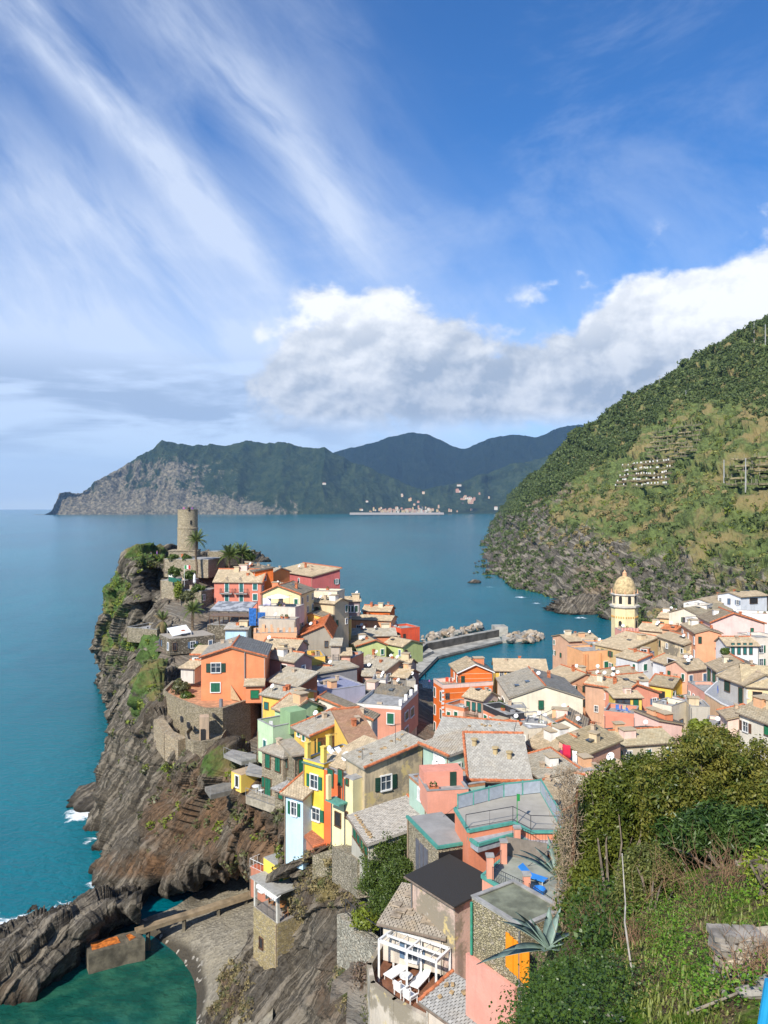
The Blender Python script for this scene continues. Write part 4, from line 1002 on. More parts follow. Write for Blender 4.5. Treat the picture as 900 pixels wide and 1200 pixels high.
def chimney(hs, u, v, rr=random, hgt=1.0, pot=True):
    x, y = u*hs['W'], v*hs['D']; z = hs['Hh']+hs['hz'](x, y); m = MB(); s = .5
    m.box((x, y, z+hgt/2-.1), (s, s*.8, hgt+.3)); m.box((x, y, z+hgt+.08), (s+.16, s*.8+.16, .08))
    c = m.build('chimney', stucco((.52, .40, .28), .6) if rr.random() < .6 else M_ridge, hs['root'])
    if pot:
        m = MB()
        for k in (-1, 1): m.box((x+k*.16, y, z+hgt+.22), (.1, .3, .22))
        m.box((x, y, z+hgt+.37), (s+.1, s*.8+.1, .07)); m.build('chimney_cap', M_ridge, c)
def dish_mesh():
    m = MB(); prof = [(.02, 0), (.22, .03), (.42, .12), (.45, .15), (.43, .16), (.22, .06), (.02, .03)]; m.lathe(prof, 14); d = m.mesh('satellite_dish', M_dish, True)
    a = MB(); a.bar((0, 0, .02), (0, .0, .46), .02); a.box((0, 0, .48), (.08, .08, .1)); b_ = a.mesh('dish_arm', M_iron)
    k = MB(); k.bar((0, 0, -.9), (0, 0, 0), .03); return d, b_, k.mesh('mast', M_iron)
DISH = dish_mesh()
def dish_on(hs, u, v, rr=random, s=None):
    x, y = u*hs['W'], v*hs['D']; z = hs['Hh']+hs['hz'](x, y)+.95; s = s or (.55+hs["Y"]*.0016)
    k = link('dish_mast', DISH[2], hs['root']); k.location = (x, y, z)
    d = link('satellite_dish', DISH[0], k)
    az = -hs['root'].rotation_euler.z + math.radians(-150+rr.random()*40); el = math.radians(52)
    d.rotation_euler = (el, 0, az+math.pi/2); d.scale = (s, s, s); link('dish_arm', DISH[1], d)
def railing(pts, hgt=1.0, mat=None, parent=None, name='railing', step=.22, r=.022, posts=True, **k):
    m = MB(); mat = mat or M_iron
    for a, b_ in zip(pts[:-1], pts[1:]):
        a, b_ = Vector(a), Vector(b_); n = max(1, int((b_-a).length/step)); up = Vector((0, 0, hgt))
        m.bar(a+up, b_+up, r*1.4); m.bar(a+up*.12, b_+up*.12, r)
        for i in range(n+1):
            p = a.lerp(b_, i/n); m.bar(p, p+up, r*(1.5 if i % 6 == 0 else .7), 4)
    return m.build(name, mat, parent, **k)
def balcony(hs, face, u0, u1, z, depth=.9, mat=None, rail=True, step=.22):
    m = MB(); hg = z
    tr = {'F': lambda u, d, z: (u, -d, z), 'L': lambda u, d, z: (-d, u, z), 'R': lambda u, d, z: (hs['W']+d, u, z)}[face]
    vs = [tr(u, d, zz) for zz in (z-.14, z) for (u, d) in ((u0, 0), (u1, 0), (u1, depth), (u0, depth))]
    m.hexa(vs[:4], vs[4:]); bo = m.build('balcony', mat or M_grey, hs['root'])
    if rail: railing([tr(u0+.04, 0.05, z), tr(u0+.04, depth-.05, z), tr(u1-.04, depth-.05, z), tr(u1-.04, .05, z)], .95, None, bo, step=step)
    return bo
def loc(hs, x, y, z=0):
    """local x, y of a house -> world point at roof / terrace level + z"""
    e, n, P0 = hs['e'], hs['n'], hs['P0']; return Vector((P0[0]+e[0]*x+n[0]*y, P0[1]+e[1]*x+n[1]*y, hs['zb']+hs['Hh']+z))
# ------------------------------------------------------------------ the headland: tower, terraces and houses
SW = stonework(); SWD = stonework((.17, .145, .105), 2.4, .35, .35); SWL = stonework((.36, .30, .21), 2.0, .35, .15)
# tower on its square base
def castle_tower():
    c = A3(220, 645, 180); rt = empty('castle_tower', (c[0], c[1], 36), 'round stone castle tower on the top of the headland', 'tower')
    z1 = A3(220, 597, 180)[2]-36; zb = A3(220, 637, 180)[2]-36; r = 2.28
    m = MB(); prof = [(r+.16, 0), (r+.06, zb+3.4), (r+.17, zb+3.5), (r+.17, zb+3.7), (r+.02, zb+3.8), (r, z1-.15), (r+.08, z1-.1), (r+.08, z1+.0), (r-.4, z1+.0), (r-.4, z1-1.0)]
    m.lathe(prof, 40); m.build('tower_wall', stonework((.40, .33, .22), 2.3, .45, .10), rt)
    m = MB(); m.box((-.6, -.3, 2.0), (6.4, 6.0, 3.6+.0), .1); m.box((-.6, -.3, 3.86), (6.7, 6.3, .16), .1); m.build('tower_base', SWL, rt)
    for a, z in ((-.55, zb+5.0), (-.4, zb+8.0)):
        m = MB(); m.box((math.sin(-a)*r*1.0+.2*0, -math.cos(a)*r, z), (.35, .3, .9), -a*-1); m.build('loophole', M_dark, rt)
    railing([(math.cos(t)*2.0, math.sin(t)*2.0, z1-.02) for t in np.linspace(0, 6.283, 13)], .5, None, rt, step=.6)
    return c, 36+z1
TC, TZ = castle_tower()
def wall_line(pts, w, z0s, z1s, mat, name, label, cat, parent=None, group=None):
    """freestanding wall along world xy points"""
    m = MB()
    for i in range(len(pts)-1):
        a, b_ = Vector(pts[i]), Vector(pts[i+1]); d = (b_-a).normalized(); n = Vector((-d.y, d.x))*w/2
        m.hexa([(*(a-n), z0s[i]), (*(b_-n), z0s[i+1]), (*(b_+n), z0s[i+1]), (*(a+n), z0s[i])], [(*(a-n), z1s[i]), (*(b_-n), z1s[i+1]), (*(b_+n), z1s[i+1]), (*(a+n), z1s[i])])
    return m.build(name, mat, parent, label=label, cat=cat, group=group)
def wpx(pts, w, drop, mat, name, label, cat='wall', parent=None, group=None):
    q = [A3(*p) for p in pts]; return wall_line([(p[0], p[1]) for p in q], w, [p[2]-drop for p in q], [p[2] for p in q], mat, name, label, cat, parent, group)
def block(label, C, Y, R, D, b, mat, name='terrace_block', cat='terrace', par=0, floor=None, **k):
    return house(label, C, Y, R, D, 'flat', 0, wallm=mat, b=b, par=par, name=name, cat=cat, floor=floor, group='terraces and retaining walls', **k)
block('stone retaining terrace directly below the castle tower', (192, 655), 172, (244, 656), 8, 676, SWL)
block('low stone wall block behind the tall palm right of the tower', (243, 646), 182, (262, 647), 6, 662, SW)
block('dark stone block with roof walk right of the tower and behind the palms', (262, 650), 180, (298, 648), 7, 668, SWD)
block('narrow stone terrace edge at the left end of the castle garden', (170, 652), 184, (194, 650), 6, 662, SW)
block('second stone terrace with garden plants halfway below the castle', (188, 680), 162, (214, 681), 6, 702, SWL)
block('stone garden terrace beside the red house with climbing plants', (212, 692), 158, (236, 693), 6, 720, SW)
wpx([(198, 676, 160), (212, 679, 158)], .3, .9, simple('green_netting', (.02, .12, .08)), 'green_net', 'green net along the garden terrace below the castle', 'net')
h = house('red house with dormer shutters and two long balconies under the castle', (251, 682), 160, (306.5, 682.5), 8, 'gs', 2.2, (.66,.22,.15), TAN, b=716, red='rv', dish=0, t=.5)
for zx in (190, 280):
    for (a, b_) in ((222, 285), (300, 358)): win_px(h, 'F', 230+(zx-12)*.1889, 640+a*.1889, 230+(zx+12)*.1889, 640+b_*.1889, 'c', 't')
for zy in (252, 316): win_px(h, 'F', 230+352*.1889, 640+(zy-20)*.1889, 230+378*.1889, 640+(zy+20)*.1889, 'c', 't')
bz = pix_uz(h, 'F', 268, 695)[1]; balcony(h, 'F', 1.4, 4.0, bz); balcony(h, 'F', 4.5, 7.2, bz)
for k in (2.45, 5.3):   # dormer gables over the two tall doors
    m = MB(); m.add([(k-.75, -.35, h['Hh']+.1), (k+.75, -.35, h['Hh']+.1), (k, -.35, h['Hh']+.75), (k-.75, 2.2, h['Hh']+1.0), (k+.75, 2.2, h['Hh']+1.0), (k, 2.6, h['Hh']+1.3)], [(0,1,2),(0,2,5,3),(1,4,5,2),(3,5,4),(0,3,4,1)]); m.build('dormer', slate(TAN), h['root'])
house('bright orange house with grey roof just behind the red balcony house', (277, 665), 172, (299, 670), 4, 'sb', .6, orange_, DRK, b=690, red='', dish=1)
house('small orange house with dark windows squeezed right of the red house', (303, 671), 170, (318, 672), 6, 'gs', .9, (.70,.27,.08), GRY, red='', win=[('F', 306, 676, 309, 682, 'd', 'n', 0), ('F', 311, 676, 314, 682, 'c', 't')])
h = house('dark rose red house with sloping parapet against the open sea', (324, 669), 186, (366, 676), 7, 'sb', 1.4, (.52,.14,.13), TAN, b=700, red='r', ch=1, dish=1)
house('little red side wing with iron balcony at the seaward edge', (366, 680), 184, (375, 682), 4, 'flat', 0, redc, par=.6)
h = house('pale yellow gabled house with rows of green side windows', (307, 696), 150, (352, 697), ('R', 368), 'gf', 1.5, paleyel, TAN, t=.42, b=745, red='rf', ch=1, dish=2)
for r in range(3): win_grid(h, 'R', 3, 1, 'c', 'd', h['Hh']-1.3-r*2.1, w=.75, h=1.15, m=1.2)
h = house('white awning terrace with laundry line in front of the yellow gable', (303, 712), 143, (346, 714), 4, 'flat', 0, (.66,.58,.48), b=730, par=.35)
AW = h
house('grey clutter terrace stacked below the awning terrace', (303, 727), 138, (346, 728), 3, 'flat', 0, (.50,.42,.33), b=745, par=.3, dish=2)
h = house('peach house with crenellated roof terrace in the middle of the headland', (297, 745), 134, (348, 744), 6, 'flat', 0, peach, b=775, par=.45, dish=1)
for i in range(8):
    m = MB(); x = .25+i*(h['W']-.5)/7; m.box((x, .1, h['Hh']+.45+.42), (.42, .22, .85)); m.build('merlon', stucco(peach), h['root'])
for x in (1.6, 3.1, 5.0):
    m = MB(); m.box((x, 3.5, h['Hh']+.7), (.5, .5, 1.4)); m.build('planter_post', stucco(peach), h['root'])
house('light blue shed with grey flat roof beside the restaurant canopy', (264, 738), 140, (290, 738), 4, 'sb', .5, blue_, (.36,.34,.31), b=756, red='')
# restaurant canopy: glass frame on posts
def canopy(label, C, Y, R, D, hgt, roofed=True, mat=None, slope=.5):
    P0 = A3(C[0], C[1], Y); P1 = Z3(R[0], R[1], P0[2]); e = Vector((P1-P0)); W_ = e.length; rt = empty('canopy', (P0[0], P0[1], P0[2]-hgt), label, 'canopy', None, math.atan2(e.y, e.x)); mat = mat or M_iron
    for x in np.linspace(0, W_, max(2, int(W_/1.6)+1)):
        for y in (0, D): m = MB(); m.bar((x, y, 0), (x, y, hgt+(slope if y else 0)), .06); m.build('post', mat, rt)
        m = MB(); m.bar((x, 0, hgt), (x, D, hgt+slope), .05); m.build('rafter', mat, rt)
    m = MB(); m.bar((0, 0, hgt), (W_, 0, hgt), .07); m.bar((0, D, hgt+slope), (W_, D, hgt+slope), .07); m.build('beam', mat, rt)
    if roofed:
        m = MB(); m.hexa([(0, .1, hgt+.06), (W_, .1, hgt+.06), (W_, D, hgt+slope+.06), (0, D, hgt+slope+.06)], [(0, .1, hgt+.1), (W_, .1, hgt+.1), (W_, D, hgt+slope+.1), (0, D, hgt+slope+.1)]); m.build('cover', roofed if roofed is not True else glassm('canopy_glass', (.18, .18, .18)), rt)
    return rt
block('stone dining terrace under the glass canopy left of the blue shed', (243, 732), 146, (292, 734), 6, 748, SWD)
canopy('glass and iron dining canopy in front of the red balcony house', (245, 716), 147, (292, 717), 5, 2.6, True, None, 1.2)
canopy('lower brown pergola strip in front of the glass canopy', (246, 722), 145, (292, 723), 2, 1.8, simple('old_board', (.17, .12, .09)), M_wood, .3)
# blue tarps
m = MB(); p = A3(296, 735, 141); m.box((p[0], p[1], p[2]+1.9), (1.3, .12, 3.2)); m.box((p[0]+1.6, p[1]+.2, p[2]+1.5), (1.4, .12, 2.4)); m.build('blue_sheet', simple('blue_tarp', (.02, .13, .42), .5, .3), label='blue plastic sheets hung between the shed and the peach terrace', cat='tarpaulin')
# terrace with white awning, lido terrace
block('long stone retaining terrace with pale top left of the orange house', (199, 749), 132, (252, 744), 6, 768, SWD, floor=simple('pale_paving', (.38, .33, .26)))
block('small lido terrace on the cliff edge with blue chairs', (149, 738), 148, (184, 741), 6, 752, SW, par=.5)
m = MB(); a, b_, c, d = A3(196, 736, 139), A3(218, 732, 141), A3(224, 740, 136), A3(202, 745, 134)
m.hexa([v-np.array([0, 0, .15]) for v in (a, d, c, b_)], [a, d, c, b_]); o_ = m.build('awning_cover', simple('white_canvas', (.80, .80, .78), .8, .04)); rt = empty('white_awning', tuple((a+c)/2), 'white canvas awning over the terrace between two palms', 'awning')
o_.parent = rt; o_.matrix_parent_inverse = rt.matrix_world.inverted(); o_.location = -rt.location
for v in (a, b_, c, d): m = MB(); m.bar(v-np.array(rt.location), v-np.array(rt.location)-np.array([0, 0, 2.3]), .05); m.build('post', M_white, rt)
wpx([(168, 764, 141), (182, 768, 138)], .25, 1.0, simple('green_netting', (.02, .12, .08)), 'green_net', 'green net fence on the cliff edge below the lido terrace', 'net')
block('small stone bastion below the green net on the cliff', (168, 768), 140, (190, 770), 5, 790, SWL)
house('small white hut at the edge of the garden left of the orange house', (225, 768), 121, (238, 768), 5, 'sb', .5, white_, TAN, b=782, red='f', win=[('F', 228, 771, 233, 777, 'g', 'w', 1)])
house('white garden shed with tiled lid above the bastion garden', (212, 783), 118, (228, 784), 3, 'sb', .4, (.6,.56,.5), TAN, b=800, red='r')
# the big orange house
h = house('large orange gabled house with two windows standing on the stone bastion', (235.7, 771), 110, (311, 770), 9.5, 'gf', 1.35, (.78,.27,.12), (.36,.33,.28), t=.47, b=826, red='rf', age=.12, moss=.15)
win_px(h, 'F', 243, 777, 263, 788, 'o', 'd', 1); win_px(h, 'F', 247, 800, 258, 811, 'c', 'g', 1)
u, z, _ = pix_uz(h, 'F', 287, 783); m = MB(); m.bar((u, -.14, z-2.4), (u, -.14, z+2.5), .10, 8); m.build('flue_pipe', simple('flue_metal', (.25, .23, .21)), h['root'])
m = MB(); u0, z0, _ = pix_uz(h, 'F', 270.5, 802); u1, z1, _ = pix_uz(h, 'F', 281, 819); m.add([(u0, -.05, z0), (u0, -.05, z1), (u1+.3, -1.3, z1), (u0, -.12, z0), (u0, -.12, z1), (u1+.3, -1.4, z1)], [(0,1,2),(5,4,3),(0,3,4,1),(1,4,5,2),(2,5,3,0)]); m.build('canvas_screen', simple('canvas_tan', (.45, .32, .18)), h['root'])
h = house('orange lean-to with green door at the right of the large orange house', (288, 804), 107.5, (308, 803.5), 2, 'sb', .35, (.78,.27,.12), TAN, b=824, red='', age=.12)
win_px(h, 'F', 294, 809, 303, 818, 'c', 'v', 0)
# bastion with battered stone wall
def bastion(label, top, base_off, zt, zb, mat, name='bastion', paving=None):
    cen = Vector((sum(p[0] for p in top)/len(top), sum(p[1] for p in top)/len(top))); rt = empty(name, (cen.x, cen.y, zb), label, 'fortification'); m = MB(); n = len(top)
    T = [(p[0]-cen.x, p[1]-cen.y) for p in top]; Bs = [(x*(1+base_off), y*(1+base_off)) for x, y in T]
    m.add([(x, y, 0) for x, y in Bs]+[(x, y, zt-zb) for x, y in T], [tuple(reversed(range(n))), tuple(range(n, 2*n))]+[(i, (i+1) % n, n+(i+1) % n, n+i) for i in range(n)]); m.build('stone_wall', mat, rt)
    pm = MB(); In = [(x*.94, y*.94) for x, y in T]
    for i in range(n):
        j = (i+1) % n; pm.hexa([(*T[i], zt-zb), (*T[j], zt-zb), (*In[j], zt-zb), (*In[i], zt-zb)], [(*T[i], zt-zb+.45), (*T[j], zt-zb+.45), (*In[j], zt-zb+.45), (*In[i], zt-zb+.45)])
    pm.build('parapet', mat, rt)
    if paving: f = MB(); f.add([(x, y, zt-zb+.05) for x, y in In], [tuple(range(n))]); f.build('paving', paving, rt)
    return rt
zt = 22.2
def Zp(px, py, z): return tuple(Z3(px, py, z)[:2])
tops = [Zp(191, 812, zt), Zp(196, 816, zt), Zp(206, 821, zt), Zp(223, 828, zt), Zp(240, 834, zt), Zp(261, 834, zt), Zp(293, 823, zt)]
back_ = [(tops[-1][0]+.8, tops[-1][1]+7), (tops[0][0]+4, tops[0][1]+9), (tops[0][0]-.3, tops[0][1]+6)]
rt = bastion('curved rubble stone bastion wall under the large orange house', tops+back_, .035, zt, 14.5, stonework((.30, .25, .165), 2.6, .35, .3), paving=simple('terracotta_paving', (.50, .25, .13), .9, .2, 1.5))
for (px, py, w, hh) in ((222, 849, 3, 5), (214, 842, 2.5, 5), (251.5, 838, 2, 4)):
    p = A3(px, py, 103.8); m = MB(); m.box((p[0]-rt.location.x, p[1]-rt.location.y-.4, p[2]-rt.location.z), (w*.115, 1.2, hh*.115), .4); m.build('loophole', M_dark, rt)
m = MB(); p = A3(238, 857, 101.5); m.box((p[0]-rt.location.x, p[1]-rt.location.y+.6, p[2]-rt.location.z), (1.2, 1.5, 3.8), .25); m.build('buttress', stucco((.50, .36, .24), .6), rt)
m = MB(); m.box((p[0]-rt.location.x, p[1]-rt.location.y-.2, p[2]-rt.location.z-.6), (.55, .3, 1.9), .25); m.build('door', M_dark, rt)
m = MB(); q = A3(259, 828, 106); m.bar((q[0]-rt.location.x, q[1]-rt.location.y, 7.8), (q[0]-rt.location.x, q[1]-rt.location.y, 9.0), .26, 10); m.build('vent_pipe', simple('vent_grey', (.2, .2, .21)), rt)
zt2 = 19.2
t2 = [Zp(217, 861, zt2), Zp(219, 870, zt2), Zp(227, 873, zt2), Zp(240, 872, zt2), Zp(252, 870, zt2), Zp(259, 869, zt2), Zp(263, 862, zt2)]
bastion('round lower turret of rubble stone with a tiny sitting terrace below the bastion', t2+[(t2[-1][0], t2[-1][1]+3), (t2[0][0], t2[0][1]+3)], .03, zt2, 14.2, stonework((.30, .25, .17), 2.6, .35, .3), 'turret')
wpx([(186, 842, 109), (198, 858, 105), (207, 862, 104), (214, 866, 103)], 1.4, 3.6, stonework((.38, .30, .20), 2.4, .5, .1), 'retaining_wall', 'pale buttress wall at the left foot of the bastion')
# middle headland houses
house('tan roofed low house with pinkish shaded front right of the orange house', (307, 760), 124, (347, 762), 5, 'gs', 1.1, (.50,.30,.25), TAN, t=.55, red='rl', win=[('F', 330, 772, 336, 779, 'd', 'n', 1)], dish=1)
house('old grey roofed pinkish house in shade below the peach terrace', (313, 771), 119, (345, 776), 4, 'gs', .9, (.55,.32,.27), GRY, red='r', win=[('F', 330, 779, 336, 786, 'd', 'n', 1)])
house('low dark roofed outhouse behind the green door lean-to', (314, 798), 112, (349, 805), 4, 'sb', 1.2, (.40,.14,.07), GRY, red='')
h = house('house with vivid red tile roof in the middle of the headland', (351, 746), 138, (388, 746), ('R', 402), 'gf', 1.9, (.34,.30,.24), (.56,.16,.055), t=.78, red='rf', moss=.02, dish=2, ch=1)
house('cream walled flat house at the top of the seaward row', (363, 694), 162, (395, 695), 5, 'flat', 0, (.80,.68,.50), b=716, par=.3, floor=simple('pale_roof', (.5, .42, .3)))
house('tan roofed house with small white terrace behind yellow balconies', (368, 706), 158, (392, 708), 5, 'gs', .8, beige, TAN, dish=3, red='')
h = house('ochre yellow house with dark doorways and brown balconies', (382, 724), 152, (405, 716), 6, 'gs', .7, yellow, TAN, b=748, dish=1, red='', win=[('grid', 'F', 3, 2, 'c', 'b')])
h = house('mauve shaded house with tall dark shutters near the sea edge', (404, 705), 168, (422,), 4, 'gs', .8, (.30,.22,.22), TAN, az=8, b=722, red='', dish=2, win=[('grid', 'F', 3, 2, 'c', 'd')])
house('tiny white flat hut with dishes on the seaward row', (394, 711), 160, (404, 709), 4, 'flat', 0, white_, par=.4, dish=2)
house('thin orange house under tan slates at the seaward skyline', (425, 716), 190, (457,), 6, 'gs', .9, orange_, TAN, az=-12, red='r', ch=2)
h = house('long peach house with dark corner pipe facing the sea', (411, 726), 178, (458,), 6, 'gs', .7, az=-14, wall=(.80,.38,.18), rc=TAN, b=752, red='', dish=3, win=[('F', 418, 733, 423, 738, 'g', 'w', 1)])
house('vermilion red end house at the tip of the seaward row', (455, 735), 178, (470, 739), 5, 'flat', 0, (.72,.10,.04), b=752, par=.5)
house('grey slate roof house with several dishes above the green house', (412, 746), 168, (464, 745), 6, 'gs', 1.2, coral, GRY, dish=5, red='', ch=1)
h = house('pale green gabled house with tan roof near the breakwater', (418, 758), 158, (452.5, 756), 9, 'gf', 1.0, (.56,.62,.26), TAN, t=.64, b=772, red='f', dish=1)
house('second pale green gable set back toward the breakwater', (451, 754), 164, (472, 758), 6, 'gs', 1.0, (.52,.60,.24), TAN, b=775, red='', t=.4)
house('mottled tan slate roof house below the green gables', (417, 779), 146, (452, 786), 7, 'gs', 1.3, (.45,.28,.19), GRY, red='', dish=3, ch=1)
house('broad mottled roof house sloping down to the harbour', (446, 782), 150, (478,), 6, 'gs', 1.3, (.46,.42,.36), TAN, az=-18, red='', dish=4, moss=.6)
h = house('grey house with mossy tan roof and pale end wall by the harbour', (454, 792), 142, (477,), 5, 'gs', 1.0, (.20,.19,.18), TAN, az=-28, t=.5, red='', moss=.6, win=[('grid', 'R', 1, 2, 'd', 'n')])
h = house('tall narrow house with white trimmed side over the alley', (477, 800), 138, (487,), 4, 'flat', 0, (.52,.47,.38), par=.4, az=5, dish=1, win=[('grid', 'R', 2, 4, 'c', 'd', None, 2.6)])
h = house('terracotta tower house with stacked balconies in the village middle', (384, 773), 137, (412, 775), 6, 'flat', 0, (.62,.25,.15), par=.5, dish=2, win=[('grid', 'F', 2, 3, 'm', 'n', None, 2.6)])
balcony(h, 'F', .4, 3.6, h['Hh']-2.5)
h = house('yellow walled roof terrace with flower boxes beside the terracotta tower', (358, 776), 131, (381, 775), 6, 'flat', 0, yellow, b=800, par=.9, floor=simple('brown_floor', (.22, .14, .12)), dish=2)
house('house with lilac grey flat roof sheet in the village centre', (346, 800), 120, (374, 812), 8, 'flat', 0, (.45,.44,.52), par=.15, floor=simple('lilac_roof', (.26, .27, .37), .7, .12), dish=1)
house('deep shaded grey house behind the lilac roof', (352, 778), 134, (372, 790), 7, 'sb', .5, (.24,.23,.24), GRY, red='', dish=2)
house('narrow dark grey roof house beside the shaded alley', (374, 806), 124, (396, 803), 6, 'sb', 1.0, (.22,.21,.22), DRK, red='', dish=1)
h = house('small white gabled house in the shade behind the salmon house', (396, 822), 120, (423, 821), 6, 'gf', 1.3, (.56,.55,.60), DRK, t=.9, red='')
h = house('house with cream and brick patched wall under a dark slate roof', (421, 812), 121, (471, 819), 5, 'gs', 1.2, (.66,.54,.40), DRK, red='', ch=2, dish=1, age=.9)
h = house('salmon house with white eaves band and green window near the alley', (417, 828), 112, (470, 832), ('R', 490), 'flat', 0, (.62,.28,.19), b=868, par=.5, parm=stucco(white_), dish=0, age=.2)
win_px(h, 'F', 454, 836, 461.5, 848, 'c', 'g', 1); win_px(h, 'R', 474, 834, 478, 843, 'c', 'd', 1); win_px(h, 'R', 480.5, 830, 484.5, 839, 'c', 'd', 1); win_px(h, 'R', 474, 852, 478, 861, 'c', 'd', 1)
for i in range(4):
    m = MB(); m.box((h['W']-.2, .5+i*(h['D']-1)/3, h['Hh']+.9), (.45, .45, .9)); m.build('pillar', M_white, h['root'])
for lab, C, Y, R, az, D, rf, hh, wl, rc, kw in (
 ('small ochre house with iron balcony squeezed below the peach terrace', (340, 768), 128, 354, 0, 4, 'flat', 0, (.72,.50,.16), TAN, dict(par=.4)),
 ('tiny grey house with dark doorway beside the red tile roof', (388, 757), 134, 399, 0, 4, 'sb', .5, (.45,.38,.32), GRY, dict(red='')),
 ('thin pink house with green shutters in the central alley', (400, 768), 134, 411, 5, 4, 'gs', .8, (.72,.40,.30), TAN, dict(red='')),
 ('low white walled house with dishes above the salmon house', (436, 800), 128, 452, -5, 4, 'flat', 0, (.72,.68,.62), TAN, dict(par=.5, dish=4)),
 ('small terracotta house with tan lid behind the lilac roof', (372, 790), 128, 386, 0, 4, 'gs', .8, (.62,.28,.17), TAN, dict(red='r')),
 ('ochre balcony house left of the long peach house', (402, 728), 164, 411, 0, 4, 'flat', 0, (.74,.50,.16), TAN, dict(par=.4)),
 ('small cream house with tan roof near the seaward skyline', (396, 712), 172, 408, -5, 4, 'gs', .8, (.74,.64,.46), TAN, dict(red='')),
 ('little pinkish house with balcony under the mottled roofs', (425, 792), 136, 438, -5, 4, 'gs', .8, (.66,.40,.32), GRY, dict(red='', dish=2))):
    h = house(lab, C, Y, (R,), D, rf, hh, wl, rc, az=az, **kw); balcony(h, 'F', .3, h['W']-.3, h['Hh']-2.4, .7)
# cream long house with roof terrace, lower down
h = house('long cream house with bare wall and tan roof in the lower village', (362, 838), 99, (436, 844), 2.4, 'gf', 2.3, (.72,.65,.55), TAN, t=.16, red='rf', ch=0, b=890)
h = house('cream roof terrace with white table and chairs beside the long house', (337, 838), 97, (379, 834), 5, 'flat', 0, white_, par=.5, b=860, floor=simple('grey_roof', (.3, .29, .28)))
TERR_A = h
house('yellow house with grey roof just right of the green door lean-to', (307, 814), 103, (339, 820), 5, 'gs', .7, yellow, (.36,.33,.27), b=845, red='v', dish=1)
house('small light green house with tan hipped roof below the yellow one', (322, 830), 97, (340, 836), 5, 'gs', 1.2, lgreen, TAN, red='rl', b=845, win=[('F', 330, 836, 336, 842, 'c', 'g', 0)])
h = house('pale green house with walled roof terrace beside the bastion', (302, 856), 92, (320, 865), 5.5, 'flat', 0, (.50,.64,.40), par=1.3, b=892, age=.2)
m = MB(); m.box((2.9, 3.2, h['Hh']+1.4), (2.4, 2.2, 2.6)); m.build('roof_room', stucco((.28,.42,.22)), h['root']); TERR_B = h
h = house('stone fronted house with green shutters and grey hipped roof', (307, 878), 83, (333, 887), ('R', 345), 'hip', .45, wallm=stonework((.36, .30, .21), 3.2, .5, .1), rc=(.38,.34,.28), b=935, red='', ch=0, moss=.25)
win_px(h, 'F', 311.5, 882, 317, 900, 'c', 'g', 0); win_px(h, 'F', 323, 886, 329, 904, 'c', 'g', 0); win_px(h, 'F', 304+.5, 909, 308, 921, 'c', 'g', 0); win_px(h, 'F', 311, 912, 318, 935, 'c', 'g', 0)
h = house('small shaded stone house with green shutter between stone and yellow houses', (344, 886), 79, (357, 884), 4, 'sb', .3, wallm=SW, rc=(.36,.32,.26), b=925, red='', win=[('F', 350, 890, 355, 909, 'c', 'g', 0)])
h = house('yellow upper house with brown loggia and grey roof above the terrace', (345, 853), 85, (364, 863), 5.0, 'sb', 1.1, yellow, (.38,.34,.28), b=885, red='rlv', dish=1, age=.12)
win_px(h, 'F', 349, 854+2, 352, 862, 'c', 'g', 1); win_px(h, 'F', 355, 859, 358, 868, 'c', 'g', 1)
m = MB(); m.box((h['W']+.02, 2.5, h['Hh']-1.3), (.06, 4.0, 1.9)); lg = m.build('loggia', M_wood, h['root'])
for y in (.7, 1.9, 3.1, 4.3): m = MB(); m.box((h['W']+.07, y, h['Hh']-1.3), (.12, .14, 2.0)); m.build('loggia_post', stucco(yellow), lg)
h = house('yellow lean-to wing with brown tiled slope beside the loggia', (392, 853), 83, (411, 871), 2.6, 'sl', 1.6, yellow, (.34,.20,.13), red='lr', b=885, age=.12)
# blue / yellow / orange / cream row on the cliff edge
h = house('light blue narrow house with tan roof on the cliff edge', (333.5, 930), 71.5, (355, 936), 6, 'sb', 1.7, (.52,.70,.80), TAN, b=1012, red='l', age=.12, win=[('F', 339, 940, 351, 955, 'o', 'g', 1)])
m = MB(); 
h = house('tall yellow house with terrace pillars and open green shutters', (355.5, 892), 72, (379.5, 899), 5.5, 'flat', 0, (.84,.56,.07), b=1003, par=.25, age=.12, floor=M_grey)
YH = h
win_px(h, 'F', 361, 908, 376.5, 923.5, 'o', 'g', 1); win_px(h, 'F', 363, 947, 378.5, 961, 'o', 'g', 1); win_px(h, 'F', 359, 978, 367, 987, 'g', 'w', 0)
for (x, y) in ((.25, .3), (h['W']-.3, .3), (.3, 3.2)):
    m = MB(); m.box((x, y, h['Hh']+.85), (.42, .42, 1.7)); m.box((x, y, h['Hh']+1.75), (.5, .5, .1)); m.build('terrace_pillar', stucco((.80,.58,.13)), h['root'])
m = MB(); m.box((h['W']/2, -.08, h['Hh']-.05), (h['W']+.1, .2, .14)); m.build('green_gutter', simple('gutter_green', (.12, .22, .18)), h['root'])
h = house('narrow vermilion house with tall green shutters next to the yellow house', (379.8, 901.5), 70, (403, 911.5), 3, 'flat', 0, (.78,.16,.05), b=1000, par=0, age=.15)
win_px(h, 'F', 385, 901, 391, 921, 'c', 'g', 0); win_px(h, 'F', 397, 902, 402, 920, 'c', 'g', 0)
OR = h
h = house('cream house with teal balcony box and big stained side wall', (403.5, 911), 66.5, (413.5, 915), ('R', 433), 'flat', 0, (.78,.70,.40), b=1000, par=0, age=.2)
CR = h
win_px(h, 'F', 406, 913, 409, 919, 'c', 'g', 0); win_px(h, 'F', 405, 951, 408, 958, 'd', 'n', 0)
